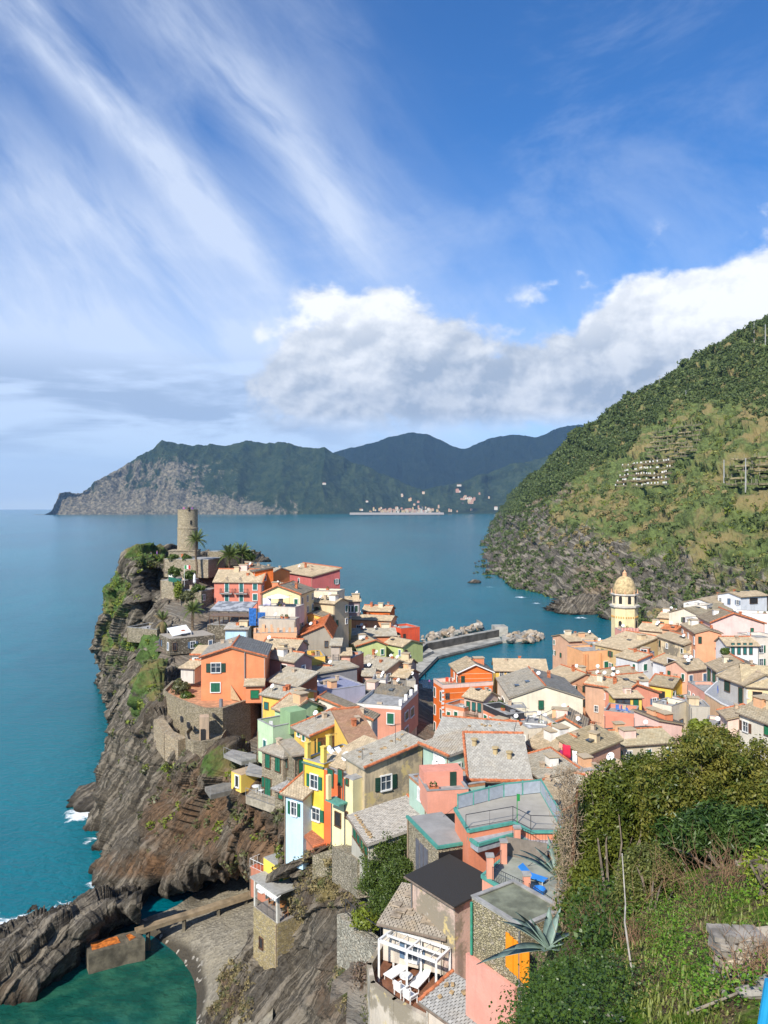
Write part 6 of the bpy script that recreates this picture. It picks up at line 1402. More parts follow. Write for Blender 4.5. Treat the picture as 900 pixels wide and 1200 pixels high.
CH = [
 # label, C, Y, R, D, roof, h, wall, rc, extra
 ('waterfront block with peeling balconies left of the peach block', (666, 762), 178, (684, 765), ('L', 662), 'flat', 0, (.60,.46,.34), GRY, dict(par=.6, dish=3, win=[('grid', 'F', 3, 4, 'm', 'g', None, 2.6)])),
 ('grey tan roofs on the waterfront in front of the church', (667, 752), 186, (702, 750), 8, 'gs', 1.0, (.66,.40,.26), TAN, dict(red='', dish=3, ch=1)),
 ('peach block with tall pilasters and one green shutter', (683, 766), 168, (720, 764), 7, 'flat', 0, (.80,.42,.20), TAN, dict(par=.5, age=.12, win=[('F', 708, 775, 714.5, 784, 'c', 'g', 1)])),
 ('ochre back wing joining the peach block to the church', (690, 757), 178, (727, 757), 6, 'flat', 0, (.80,.42,.20), TAN, dict(par=.4, dish=2)),
 ('low peach wall house under the peach block', (673, 792), 160, (692, 795), 4, 'flat', 0, (.76,.36,.22), TAN, dict(par=.5)),
 ('pink tower with scalloped battlements beside the bell tower', (728, 741), 180, (749, 741), 5, 'flat', 0, (.76,.38,.30), GRY, dict(par=.3, win=[('F', 733.5, 744, 738, 751, 'g', 'w', 2)], dish=1)),
 ('long ochre gabled house with wide tan roof by the church', (734, 763), 165, (771, 744, 170), 9, 'sr', 2.0, (.55,.40,.20), TAN, dict(red='r', moss=.2)),
 ('cream house with faded mural and roof terrace near the church', (771, 746), 168, (802, 756), 6, 'gs', .9, (.80,.64,.40), TAN, dict(red='r', age=.9, dish=2)),
 ('blue grey shaded house with arched window under the tan roof', (733, 765), 160, (760, 768), 4, 'flat', 0, (.46,.50,.58), TAN, dict(par=.2, win=[('F', 751, 761, 758, 768, 'g', 'w', 1)])),
 ('white gabled house with brown corner and green shutter', (747, 775), 150, (765, 773), 6, 'gf', .9, (.70,.70,.70), TAN, dict(t=.9, red='rf', age=.15, win=[('F', 754, 778, 758, 786, 'c', 'g', 1)])),
 ('large white house with open flower balcony in the east village', (765, 774), 150, (801, 785), 6, 'gs', 1.0, (.72,.72,.73), TAN, dict(red='l', age=.15, win=[('F', 779, 773, 797, 781, 'd', 'n', 1)], dish=1)),
 ('ochre terrace wing with solar panel below the pink tower', (721, 780), 160, (746, 782), 4, 'flat', 0, (.74,.56,.24), TAN, dict(par=.2)),
 ('tan tiled roof house between the white house and the coral one', (700, 797), 142, (748, 790), 5, 'gs', 1.0, (.6,.42,.28), TAN, dict(red='re', dish=4, moss=.4)),
 ('tan roof house with chimney left of the bright yellow wall', (728, 803), 138, (762, 800), 5, 'gs', 1.1, (.62,.40,.26), TAN, dict(red='r', ch=1, dish=1)),
 ('bright yellow walled house with red verge in the east village', (762, 802), 136, (788, 806), 6, 'gs', 1.1, (.86,.60,.10), (.30,.25,.17), dict(red='rl', age=.1, win=[('F', 772, 810, 779, 818, 'd', 'n', 0)])),
 ('coral gabled house with stepped chimney in the east village', (727, 815), 128, (772, 812), 6, 'gf', 1.6, (.72,.30,.20), TAN, dict(red='f', t=.4, age=.15, ch=1)),
 ('coral sun terrace with curved parapet and blue chairs', (708, 838), 118, (744, 842), 5, 'flat', 0, (.66,.26,.17), TAN, dict(par=.7, age=.15)),
 ('yellow pillared kitchen room behind the coral sun terrace', (720, 818), 123, (752, 818), 3, 'sb', .3, (.80,.56,.12), TAN, dict(red='', win=[('F', 722, 819, 738, 830, 'g', 'w', 0), ('F', 742, 818, 748, 830, 'c', 'g', 0)])),
 ('tumbledown tan roof cluster behind the cream gable', (686, 802), 135, (712, 806), 6, 'gs', .9, (.58,.36,.24), TAN, dict(red='re', dish=5, moss=.5, ch=1)),
 #('narrow coral stair house with laundry clutter', (692, 836), 122, (706, 840), 4, 'flat', 0, (.70,.28,.18), TAN, dict(par=.5, dish=2, win=[('grid', 'F', 2, 3, 'm', 'g', None, 2.4)])),
 ('smooth pale pink wall house below the coral terrace', (743, 840), 114, (772, 852), 4, 'sf', .9, (.80,.54,.46), TAN, dict(red='', age=.1)),
 ('tan lean roof house with white dish above the big shrub', (730, 874), 100, (790, 870), 7, 'gs', .8, (.58,.50,.36), (.42,.36,.24), dict(red='r', moss=.4, dish=2)),
 ('white roof garden house with green plants by the pink wall', (763, 836), 117, (788, 843), 4, 'flat', 0, (.76,.70,.66), TAN, dict(par=.7, age=.2)),
 ('tall cream house with plain tan back wall above the shrub', (787, 834), 112, (804, 828), 3, 'flat', 0, (.74,.66,.52), TAN, dict(par=.8, win=[('F', 796, 843, 800, 851, 'c', 'l', 0)])),
 ('peach gable just behind the church roofs', (771, 724), 196, (796, 726), 8, 'gs', .9, (.80,.50,.26), TAN, dict(red='r', dish=2)),
 ('mottled tan roofs right behind the bell tower', (748, 738), 186, (778, 741), 7, 'gs', 1.2, (.62,.48,.32), TAN, dict(red='r', dish=4, moss=.4)),
 ('red tiled lean roof behind the cream mural house', (776, 737), 180, (792, 739), 5, 'gs', .7, (.66,.40,.25), TER, dict(red='', moss=.05, dish=1)),
 ('tan roofed upper house at the foot of the scrub hillside', (790, 722), 200, (820, 720), 6, 'gs', .8, (.70,.56,.38), TAN, dict(red='', dish=2)),
 ('narrow peach house with balconies over the dark lane', (799, 732), 166, (815, 742), 5, 'gs', .7, (.76,.36,.20), TAN, dict(red='', age=.15, win=[('grid', 'F', 3, 3, 'c', 'l', None, 2.7)])),
 ('white upper terrace house with dishes near the hillside', (803, 726), 178, (822, 730), 5, 'flat', 0, (.76,.75,.72), TAN, dict(par=.6, dish=4)),
 ('pale pink balcony house with blue laundry below white terrace', (812, 748), 158, (834, 750), 5, 'flat', 0, (.78,.54,.50), TAN, dict(par=.8, age=.15, win=[('grid', 'F', 2, 3, 'm', 'l', None, 2.6)])),
 ('large plain pink gabled house with dark tan roof at the right', (833, 730), 158, (896, 731), 9, 'gf', 1.9, (.82,.55,.50), (.30,.24,.17), dict(red='rf', t=.42, age=.08, dish=1, win=[('F', 879.5, 736, 883, 744, 'c', 'g', 0)])),
 ('white walled house with long tan roof behind the pink gable', (820, 722), 178, (860, 716), 8, 'gs', 1.4, (.74,.66,.52), (.34,.29,.20), dict(red='', age=.3, dish=1)),
 ('white farm building with tan roof at the foot of the hill', (838, 709), 190, (872, 702), 8, 'gs', 1.1, (.80,.79,.76), TAN, dict(red='', age=.15)),
 ('pale open porch building at the top right of the village', (868, 700), 188, (899, 698), 7, 'gs', .8, (.70,.72,.76), TAN, dict(red='', win=[('F', 876, 701, 890, 707, 'd', 'n', 0)])),
 ('small white terraced shed with red and blue clutter at the hillside', (803, 712), 186, (828, 714), 5, 'flat', 0, (.72,.66,.58), TAN, dict(par=.8, dish=3)),
 ('white stepped terraces below the farm building', (862, 722), 172, (905, 724), 5, 'flat', 0, (.78,.75,.70), TAN, dict(par=.8)),
 ('white house with four teal shutters below the pink gable', (852, 757), 147, (889, 757), 5, 'gs', 1.1, (.78,.76,.73), TAN, dict(red='r', age=.1, t=.6)),
 ('beige end wall house at the right edge under the pink gable', (887, 751), 148, (915, 750), 6, 'flat', 0, (.74,.66,.56), TAN, dict(par=.6, win=[('grid', 'F', 2, 2, 'm', 'g', None, 2.6)])),
 ('long tan roofed white house with red ridge in the east village', (828, 778), 134, (841, 787), 8, 'gs', 1.6, (.76,.74,.70), TAN, dict(red='r', age=.15)),
 ('tan slated house facing the lane with white dish mast', (805, 786), 136, (830, 783), 5, 'gs', 1.2, (.72,.42,.30), TAN, dict(red='', dish=3, win=[('grid', 'F', 2, 3, 'c', 'l', None, 2.6)])),
 ('salmon lane house with white string course and balcony', (806, 802), 130, (826, 815), 4, 'flat', 0, (.76,.38,.28), TAN, dict(par=.5, age=.15, win=[('grid', 'F', 4, 2, 'c', 'd', None, 2.6, .6, 1.2)])),
 ('grey walled house with arched green door on the curved terrace', (842, 792), 118, (872, 803), 6, 'gs', 1.4, (.46,.44,.41), TAN, dict(red='', age=.2, t=.55)),
 ('beige yellow house with wide tan roof at the right edge', (872, 804), 112, (925, 808), 9, 'gs', 2.2, (.78,.62,.36), (.44,.36,.23), dict(red='', age=.12, win=[('F', 882, 811, 893, 822, 'd', 'n', 0)])),
 ('cream lower right house with tan slate roof and open shutters', (866, 835), 98, (912, 852), 8, 'gs', 2.0, (.74,.68,.56), (.40,.34,.24), dict(red='', age=.15, win=[('F', 868, 846, 880, 857, 'o', 'b', 1), ('F', 896, 851, 904, 862, 'c', 'v', 0)])),
 ('small pale pink roof hut with tan lid on the lower terrace', (843, 834), 106, (853, 843), 3, 'sb', .8, (.80,.58,.48), TAN, dict(red='rl', b=856, age=.1)),
 ('low pink terrace with curved parapet under the roof hut', (826, 853), 104, (866, 858), 5, 'flat', 0, (.78,.56,.48), TAN, dict(par=.5, dish=1, win=[('F', 834, 858, 837, 866, 'c', 'g', 0)])),
 ('grey plastered wall with terrace above the yellow blossoming bush', (809, 829), 112, (832, 830), 4, 'flat', 0, (.50,.46,.38), TAN, dict(par=.2)),
 ('plain white lane wall between the dark lane and the yellow house', (788, 818), 128, (801, 822), 5, 'flat', 0, (.70,.69,.68), TAN, dict(par=.3)),
]
EH = {}
for (lab, C, Y, R, D, rf, hh, wl, rc, ex) in CH:
    EH[lab[:14]] = house(lab, C, Y, R, D, rf, hh, wl, rc, **ex)
h = [v for k, v in EH.items() if k.startswith('white house wi')][0]
for k in range(4): win_px(h, 'F', 857+k*7, 753.5, 860.5+k*7, 766.5, 'c', 't', 0)
h = [v for k, v in EH.items() if k.startswith('grey walled ho')][0]
for (x0, y0, x1, y1) in ((849.5, 798, 855.5, 810), (866, 806, 871, 824)): win_px(h, 'F', x0, y0, x1, y1, 'c', 'd', 0)
h = [v for k, v in EH.items() if k.startswith('long tan roofe')][0]
for k in range(2): win_px(h, 'F', 829.5+k*6, 784+k*3, 833+k*6, 800+k*3, 'c', 'g', 0)
h = [v for k, v in EH.items() if k.startswith('peach block wi')][0]
for u in (.03, .12, .55, .97): m = MB(); m.box((u*h['W'], -.12, h['Hh']/2), (.4, .3, h['Hh'])); m.build('pilaster', stucco((.74,.36,.16), .1), h['root'])
h = [v for k, v in EH.items() if k.startswith('pink tower wit')][0]
for i in range(6): m = MB(); m.bar((.35+i*(h['W']-.7)/5, .08, h['Hh']+.2), (.35+i*(h['W']-.7)/5, .08, h['Hh']+.95), .3, 8); m.build('merlon', stucco((.76,.38,.30)), h['root'])
# curved white terrace in front of the grey house
zt = H-(800+28-HZ)/F*112
flat_poly('curved grey balcony terrace with white rim, blue chair and grey sofa', [(826, 812), (845, 824), (868, 834), (878, 826), (862, 806), (842, 797)], zt, zt-4.0, stucco((.74,.50,.30)), simple('terrace_grey', (.34, .34, .34)), 'curved_terrace', 'terrace', trim=M_white)
# ------------------------------------------------------------------ breakwater and boulders
def breakwater():
    zt, zq = 3.6, 1.1; concrete = simple('breakwater_concrete', (.36, .34, .29), .9, .25, .35); darkc = simple('darker_concrete', (.10, .09, .075), .9, .3, .35)  # darkc: darker tone of the concrete for sea wall and quay edge
    P = lambda px, py, z: Vector(Z3(px, py, z)); o = P(545, 750, 0); rt = empty('breakwater', o, 'concrete breakwater with raised sea wall closing the harbour', 'breakwater')
    def strip(inner, outer, z0, z1, name, mat, skew=0):
        m = MB()
        for i in range(len(inner)-1):
            a, b_, c, d = (v-o for v in (inner[i], inner[i+1], outer[i+1], outer[i])); lo, hi = Vector((0, 0, z0)), Vector((0, 0, z1))
            for v in (a, b_, c, d): v.z = 0
            m.hexa([a+lo, b_+lo, c+lo, d+lo], [a+hi, b_+hi, c+hi, d+hi])
        m.build(name, mat, rt)
    w_in = [P(478, 783, zq), P(500, 763, zq), P(585, 746, zq)]; w_out = [v+Vector((-1.2, 1.8, 0)) for v in w_in]
    q_in = [P(490, 792, zq), P(513, 769, zq), P(588, 750.5, zq)]
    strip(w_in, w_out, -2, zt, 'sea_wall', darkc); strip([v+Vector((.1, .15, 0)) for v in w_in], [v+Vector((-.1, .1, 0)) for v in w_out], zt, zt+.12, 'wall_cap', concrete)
    strip(q_in, w_in, -2, zq, 'quay', concrete); strip([v+Vector((.25, -.5, 0)) for v in q_in], q_in, -2, zq-.5, 'quay_edge', darkc)
    m = MB(); p = P(586, 745, 0)-o; m.box((p.x, p.y+1, 1.8), (5, 6, 3.9), .1); m.build('end_block', concrete, rt)
    strip([P(588, 750, zq), P(600, 750, zq), P(622, 748, zq)], [P(588, 742, zq), P(602, 742, zq), P(620, 744, zq)], -2, .9, 'tip_platform', concrete)
    strip([P(489, 775, zq), P(508, 766, zq)], [P(484, 771, zq), P(503, 763, zq)], -1, 2.1, 'inner_step', concrete)
    bm_ = []; g = random.Random(9)
    for s in range(5):
        v, f = [], []; n, mm = 5, 7; m = MB(); prof = [(.12, -.55), (.62, -.38), (.8, 0), (.6, .38), (.15, .55)]; m.lathe(prof, 7); m.v = [(x*(1+g.uniform(-.28, .28)), y*(1+g.uniform(-.28, .28)), z*(1+g.uniform(-.25, .25))) for x, y, z in m.v]
        bm_.append(m.mesh('boulder', simple('boulder_stone', ((.38, .31, .23), (.26, .235, .20), (.44, .39, .32), (.34, .25, .16), (.20, .185, .165))[s], .95, .25, .6)))
    def bo(px, py, z, s, lab, grp): o_ = link('boulder', bm_[g.randrange(5)]); o_.location = Z3(px, py, z); o_.scale = (s, s*g.uniform(.8, 1.3), s*.8); o_.rotation_euler = (g.random(), g.random(), g.random()*6); tag(o_, lab, 'boulder', grp)
    for i in range(78):
        t = g.random(); a = P(472, 768, 0).lerp(P(505, 757, 0), t/.3) if t < .3 else P(505, 757, 0).lerp(P(572, 741.5, 0), (t-.3)/.7); a += Vector((-g.random()*5, 2+g.random()*9, 0)); s = g.uniform(.8, 2.3)
        o_ = link('boulder', bm_[g.randrange(5)]); o_.location = (a.x, a.y, g.uniform(.2, 2.2)); o_.scale = (s, s*g.uniform(.8, 1.3), s*.8); o_.rotation_euler = (g.random(), g.random(), g.random()*6); tag(o_, 'boulder heaped against the sea side of the breakwater wall', 'boulder', 'boulders behind the breakwater wall')
    for i in range(46):
        px = g.uniform(597, 634); bo(px, g.uniform(741, 752)-(634-px)*.02+ (2 if px > 625 else 0)*0, g.uniform(.1, 1.6)*(1 if px < 628 else .4), g.uniform(1.0, 2.2), 'pale boulder piled at the outer tip of the breakwater', 'boulders at the breakwater tip')
    for px, py, s, l in ((549, 739, 3.4, 'largest pale boulder behind the middle of the sea wall'), (522, 742, 3.0, 'big rounded pale boulder left of the largest one'), (635, 746, 1.6, 'last lone boulder awash off the breakwater tip')): bo(px, py, .8, s, l, None)
breakwater()
# ------------------------------------------------------------------ landing pier, beach walkway
def pier():
    c = simple('old_pier', (.13, .11, .075), .95, .35, .8); P = lambda px, py, z=1.6: Vector(Z3(px, py, z)); rt = empty('landing_pier', P(135, 1110, 0), 'old stone landing pier with rust orange top in the cove', 'pier'); o = Vector(rt.location)
    def bl(pts, z0, z1, name, mat): m = MB(); q = [P(x, y, z1)-o for x, y in pts]; m.hexa([Vector((v.x, v.y, z0)) for v in q], [Vector((v.x, v.y, z1)) for v in q]); return m.build(name, mat, rt)
    bl([(104, 1118), (150, 1106), (146, 1093), (100, 1106)], -2, 2.2, 'pier_block', c); bl([(150, 1104), (170, 1100), (160, 1090), (144, 1094)], -2, 2.4, 'pier_step', c)
    bl([(108, 1113), (141, 1104), (137, 1097), (106, 1105)], 2.2, 2.26, 'rust_top', simple('rust_orange', (.56, .16, .02), .9, .4, 1.6)); bl([(152, 1102), (159, 1098), (152, 1094), (148, 1096)], 2.4, 2.46, 'rust_top', simple('rust_orange', (.56, .16, .02), .9, .4, 1.6))
    w = empty('beach_walkway', P(220, 1075, 0), 'long narrow concrete walkway crossing the beach to the pier', 'walkway'); o = Vector(w.location); m = MB(); L = [(159, 1089.5, 2.6), (200, 1076, 2.8), (245, 1062, 3.0), (295, 1046, 3.4)]
    for (a, b_) in zip(L[:-1], L[1:]):
        a, b_ = Vector(Z3(*a))-o, Vector(Z3(*b_))-o; d = (b_-a).normalized(); n = Vector((-d.y, d.x, 0))*.5; m.hexa([a-n-Vector((0, 0, .45)), b_-n-Vector((0, 0, .45)), b_+n-Vector((0, 0, .45)), a+n-Vector((0, 0, .45))], [a-n, b_-n, b_+n, a+n])
    m.build('walkway_slab', simple('walkway_stone', (.27, .20, .12), .9, .25, .8), w)
    for t in (.1, .4, .7, .95): p = Vector(Z3(*L[0])).lerp(Vector(Z3(*L[3])), t)-o; m = MB(); m.box((p.x, p.y, p.z-1.9), (.35, .5, 3.0)); m.build('support', c, w)
pier()
# ------------------------------------------------------------------ cliff-edge awning house
def awning_house():
    h = house('stone base of the cliff edge dining house above the beach', (297, 1062), 74, (325, 1083), 4.5, 'flat', 0, wallm=stonework((.40, .32, .17), 2.8, .55, .1), b=1140, par=.0, floor=simple('dining_floor', (.30, .27, .24)), name='cliff_house'); r = h['root']; W_, D_ = h['W'], h['D']; z = h['Hh']
    win_px(h, 'F', 304.5, 1099, 308.5, 1111, 'd', 'b', 0)
    for x, y in ((.15, .15), (.15, D_-.2), (W_-.15, .15), (W_-.15, D_-.2)): m = MB(); m.box((x, y, z+1.35), (.26, .26, 2.7)); m.build('corner_post', simple('pale_post', (.55, .52, .45)), r)
    m = MB(); m.box((W_/2, D_/2, z+2.8), (W_+.5, D_+.5, .16)); m.build('roof_slab', simple('slab_grey', (.34, .33, .30), .9, .12), r)
    m = MB(); m.box((.2, D_*.5, z+1.3), (.06, D_*.45, 1.9)); m.build('glass_screen', glassm('screen_glass', (.10, .12, .12)), r)
    m = MB(); a = [(W_*.25, -.35, z+2.55), (W_+.3, -.35, z+2.55), (W_+.3, .2, z+2.72), (W_*.25, .2, z+2.72)]; m.hexa([(x, y, q-.04) for x, y, q in a], a)
    for i in range(9): x0 = W_*.25+(W_*.75+.3)*i/9; m.box((x0+.2, -.36, z+2.43), (.3, .03, .25))
    m.build('awning_edge', M_white, r); m = MB(); m.box((W_/2, D_-.1, z+1.3), (W_, .15, 2.6)); m.build('back_wall', stucco(lilac), r)
    railing([(.2, .06, z), (W_-.2, .06, z)], .9, M_iron, r, step=.18, r=.014)
    t = empty('round_table', loc(h, W_*.62, 1.5), 'round wooden table on the cliff edge dining terrace', 'table'); m = MB(); m.lathe([(.62, .70), (.62, .76)], 14); m.build('tabletop', simple('table_wood', (.42, .19, .07)), t); m = MB(); m.bar((0, 0, 0), (0, 0, .7), .05); m.build('leg', M_iron, t)
    for k, (x, y, l) in enumerate(((.3, 1.2, 'left of the round table'), (.62, 2.6, 'behind the round table'), (.88, 1.2, 'right of the round table'))): chair(loc(h, W_*x, y), 1.5+k*2, 'small wooden chair '+l+' on the dining terrace', (.30, .15, .07))
    a = house('small red floored terrace with white railing above the dining house', (293, 1016), 80, (318, 1028), 4.0, 'flat', 0, (.5,.2,.12), b=1050, par=0, floor=simple('red_tiles', (.42, .11, .05), .8, .15, 1), name='roof_terrace', cat='terrace'); railing([(0, 0, a['Hh']), (a['W'], 0, a['Hh'])], .9, M_white, a['root'], step=.5); railing([(0, 0, a['Hh']), (0, a['D'], a['Hh'])], .9, M_white, a['root'], step=.5)
    b_ = house('little yellow annex with grey flat roof beside the red terrace', (343-15, 1018), 73, (345, 1012), 3, 'flat', 0, (.84,.62,.10), b=1045, par=.0, floor=simple('slab_grey', (.34, .33, .30), .9, .12), age=.1)
    m = MB(); m.box((.1, -.05, b_['Hh']-1.0), (.4, .06, .6)); m.build('shutter', simple('shutter_paint', GREEN), b_['root'])
def chair(p, rz, label, col=(.74, .73, .70), s=1.0, group=None, cat='chair'):
    t = empty('chair', p, label, cat, group, rz); mt = simple('chair_paint', col); m = MB(); m.box((0, 0, .45*s), (.44*s, .44*s, .05)); m.build('seat', mt, t); m = MB(); m.box((0, .21*s, .72*s), (.44*s, .04, .5*s)); m.build('backrest', mt, t)
    for x in (-1, 1):
        for y in (-1, 1): m = MB(); m.bar((x*.19*s, y*.19*s, 0), (x*.19*s, y*.19*s, .45*s), .02); m.build('leg', mt, t)
    return t
def table(p, label, col=(.74, .73, .70), r=.5, group=None):
    t = empty('table', p, label, 'table', group); mt = simple('chair_paint', col); m = MB(); m.lathe([(r, .70), (r, .75)], 12); m.build('tabletop', mt, t)
    m = MB(); m.bar((0, 0, 0), (0, 0, .7), .04); m.build('leg', mt, t); return t
def lounger(p, rz, label, col=(.80, .80, .79), s=1.0):
    t = empty('sun_lounger', p, label, 'sun lounger', None, rz); mt = simple('lounger_fabric', col, .7, .04); t.scale = (s, s, s)
    m = MB(); m.hexa([(-.33, -1.0, .30), (.33, -1.0, .30), (.33, .25, .30), (-.33, .25, .30)], [(-.33, -1.0, .36), (.33, -1.0, .36), (.33, .25, .36), (-.33, .25, .36)]); m.build('seat', mt, t)
    m = MB(); m.hexa([(-.33, .25, .30), (.33, .25, .30), (.33, .95, .78), (-.33, .95, .78)], [(-.33, .25, .37), (.33, .25, .37), (.33, .92, .85), (-.33, .92, .85)]); m.build('backrest', mt, t)
    for x in (-1, 1):
        for y in (-.9, .3): m = MB(); m.bar((x*.31, y, 0), (x*.31, y, .32), .025); m.build('leg', M_white, t)
    return t
awning_house()
# loungers and furniture on the yellow terrace etc.
z_ = .08
lounger(loc(YH, YH['W']*.60, 2.6, z_), .9, 'left white sun lounger on the yellow house roof terrace'); lounger(loc(YH, YH['W']*.95, 2.9, z_), .9, 'right white sun lounger on the yellow house roof terrace')
for i in range(3): chair(loc(TERR_A, 1.0+i*1.1, 1.6+(i % 2), z_), i*2, ('white plastic chair nearest the chimney', 'white plastic chair in the middle', 'white plastic chair next to the plants')[i]+' on the cream roof terrace')
table(loc(TERR_A, 1.6, 2.2, z_), 'white plastic table on the cream roof terrace')
for i in range(2): chair(loc(TERR_B, .8+i*.9, 1.3, z_), i*2, ('pale chair at the corner', 'pale chair beside the green roof room')[i]+' of the green walled terrace', (.6, .6, .6))
# ------------------------------------------------------------------ ledges, hut and platforms below the stone house
CONC = simple('terrace_concrete', (.30, .28, .25), .9, .15, 1.0)
def platform(label, pts, Y, th, rail=(), mat=CONC, drop=None, name='platform', cat='terrace', railm=None):
    """pts: photo outline at one level, first point at depth Y"""
    z = A3(pts[0][0], pts[0][1], Y)[2]; W3 = [Vector(Z3(px, py, z)) for px, py in pts]; c = sum(W3, Vector())/len(W3); rt = empty(name, c, label, cat); L = [v-c for v in W3]
    ar = sum(L[i].x*L[(i+1) % len(L)].y-L[(i+1) % len(L)].x*L[i].y for i in range(len(L)))
    m = MB(); m.prism([(v.x, v.y) for v in (L if ar > 0 else L[::-1])], -th, 0); m.build('slab', mat, rt)
    if rail: railing([L[i] for i in rail], .9, railm or simple('rail_grey', (.25, .25, .25)), rt, step=.5, r=.018)
    return rt, z
platform('grey concrete ledge platform with railing at the foot of the bastion', [(247, 932), (276, 925), (286, 917), (262, 917), (240, 922)], 88, .5, (0, 1), simple('dark_concrete', (.20, .18, .15), .9, .2, 1))
h = house('little yellow hut with flat tan roof and dark door on the ledge', (271, 904), 86, (282.5, 909), 3.2, 'flat', 0, (.82,.56,.12), par=0, b=924, floor=simple('tan_roof', (.42, .30, .18), .9, .15, 1), age=.1); win_px(h, 'F', 276.5, 909, 280, 922, 'd', 'w', 1)
platform('upper grey walkway with railing above the yellow hut', [(288, 905), (310, 909), (310, 900), (292, 893)], 85, .3, (0, 1)); platform('pale ramp with railing between bastion and stone house', [(262, 884), (283, 893), (300, 889), (300, 884), (272, 878)], 93, .4, (0, 1, 2))
platform('box shaped stone terrace with railing under the stone house', [(288, 933), (322, 945), (333, 930), (300, 920)], 82, .8, (0, 1), simple('pale_stone', (.36, .31, .23), .9, .2, 2)); 
table(Z3(300, 929, A3(288, 933, 82)[2]), 'white table on the box shaped terrace under the stone house', r=.45); chair(Z3(306, 931, A3(288, 933, 82)[2]), 1, 'white folding chair on the box shaped terrace under the stone house')
h = house('small stone annex with grey lean roof and green shutter above the blue house', (322, 925), 79, (335, 930), 3, 'sb', .3, wallm=SW, rc=(.33,.32,.30), b=948, red='', win=[('F', 327, 926, 332, 936, 'c', 'g', 0)])
platform('stone ledge with grey railing between stone house and yellow house', [(336, 921), (347, 926), (356, 915), (344, 909)], 80, .4, (0, 1))
m = MB(); 
wpx([(372, 1000, 69.5), (398, 992, 67.5)], 1.2, 2.2, stonework((.28, .24, .16), 2.6, .5, .3), 'foundation_wall', 'rough stone foundation under the yellow and vermilion houses')
wpx([(402, 990, 66.5), (425, 1000, 62), (433, 1006, 60)], 2.0, 3.0, stonework((.30, .26, .19), 2.6, .5, .3), 'foundation_wall', 'grey rubble foundation under the cream house and louvred shutters')
h = house('terracotta stepped roof nook at the foot of the vermilion house', (368, 992), 69.5, (392, 985), 2.5, 'sb', .8, (.50,.20,.12), (.40,.16,.09), b=1003, red='e', moss=.05)
# ------------------------------------------------------------------ garden wall, pergola terrace
wpx([(402, 1070, 60), (424, 1090, 56), (444, 1106, 53), (450, 1118, 50)], 1.0, 5.5, stonework((.36, .33, .26), 1.7, .3, .2), 'garden_wall', 'grey dry stone retaining wall of the hanging garden')
railing([A3(405, 1070, 60), A3(424, 1090, 56), A3(446, 1106, 53)], 1.1, M_iron, None, 'garden_railing', 1.4, .03, label='thin iron post railing on top of the garden retaining wall', cat='railing')
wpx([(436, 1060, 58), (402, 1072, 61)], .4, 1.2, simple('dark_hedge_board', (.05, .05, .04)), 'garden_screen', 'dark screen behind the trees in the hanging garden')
zt = H-(1150-HZ)/F*45.5
prt, pz = platform('brown floored deck with curved cream parapet under the white pergola', [(433, 1146), (437, 1166), (462, 1185), (498, 1205), (518, 1168), (500, 1120), (455, 1112)], 46, 3.2, (), simple('deck_brown', (.20, .085, .045), .75, .2, 2.0), name='deck')
pp = [Vector(Z3(px, py, pz))-prt.location for px, py in ((452, 1112), (433, 1144), (437, 1166), (462, 1186), (499, 1206))]; m = MB()
for a, b_ in zip(pp[:-1], pp[1:]):
    d = (b_-a).normalized(); n = Vector((-d.y, d.x, 0))*.14; a = a-d*.1; b_ = b_+d*.1; m.hexa([a-n-Vector((0, 0, 3.4)), b_-n-Vector((0, 0, 3.4)), b_+n-Vector((0, 0, 3.4)), a+n-Vector((0, 0, 3.4))], [a-n+Vector((0, 0, .75)), b_-n+Vector((0, 0, .75)), b_+n+Vector((0, 0, .75)), a+n+Vector((0, 0, .75))])
m.build('parapet', stucco((.58, .50, .40), .9), prt)
def pergola():
    c4 = [Z3(px, py, pz) for px, py in ((444, 1146), (511, 1166))]; A_ = Vector(c4[0]); B_ = Vector(c4[1]); ztop = pz+2.45
    cs = [Vector(Z3(px, py, ztop)) for px, py in ((444, 1102), (511, 1127), (527, 1112), (461, 1089))]; o = Vector((*cs[0].xy, pz)); rt = empty('pergola', o, 'white timber pergola frame over the brown deck', 'pergola'); L = [v-o for v in cs]
    for i in range(4): m = MB(); m.bar(L[i], L[(i+1) % 4], .10); m.build('beam', M_white, rt)
    for t in (.5,): m = MB(); m.bar(L[0].lerp(L[1], t), L[3].lerp(L[2], t), .085); m.build('beam', M_white, rt); m = MB(); m.bar(L[0].lerp(L[3], t), L[1].lerp(L[2], t), .07); m.build('beam', M_white, rt)
    for v in (L[0], L[0].lerp(L[1], .5), L[1], L[2], L[2].lerp(L[3], .5), L[3]): m = MB(); m.bar(v, Vector((v.x, v.y, 0)), .085); m.build('post', M_white, rt)
    m = MB(); a, b_, c, d = (L[0].lerp(L[2], .08), L[0].lerp(L[1], .47), L[3].lerp(L[2], .5), L[3]); m.add([v+Vector((0, 0, -.04)) for v in (a, b_, c, d)], [(0, 1, 2, 3)])
    m = MB()
    for i in range(5): a = L[3].lerp(L[2], i/5+.08); b_ = L[0].lerp(L[1], i/5+.08); m.bar(a, b_, .03)
    m.build('slat', M_white, rt)
pergola()
lounger(Z3(468, 1142, pz), -.75, 'left white lounger under the pergola on the brown deck', s=1.05); lounger(Z3(494, 1152, pz), -.55, 'right white lounger with green cushion under the pergola', s=1.05)
m = MB(); p = Z3(496, 1144, pz); m.lathe([(.05, .0), (.26, .02), (.28, .1), (.2, .16), (.02, .17)], 10, (p[0], p[1], pz+.40)); m.build('cushion', simple('green_cloth_round', (.12, .22, .10)), label='round green cushion lying on the right lounger', cat='cushion')
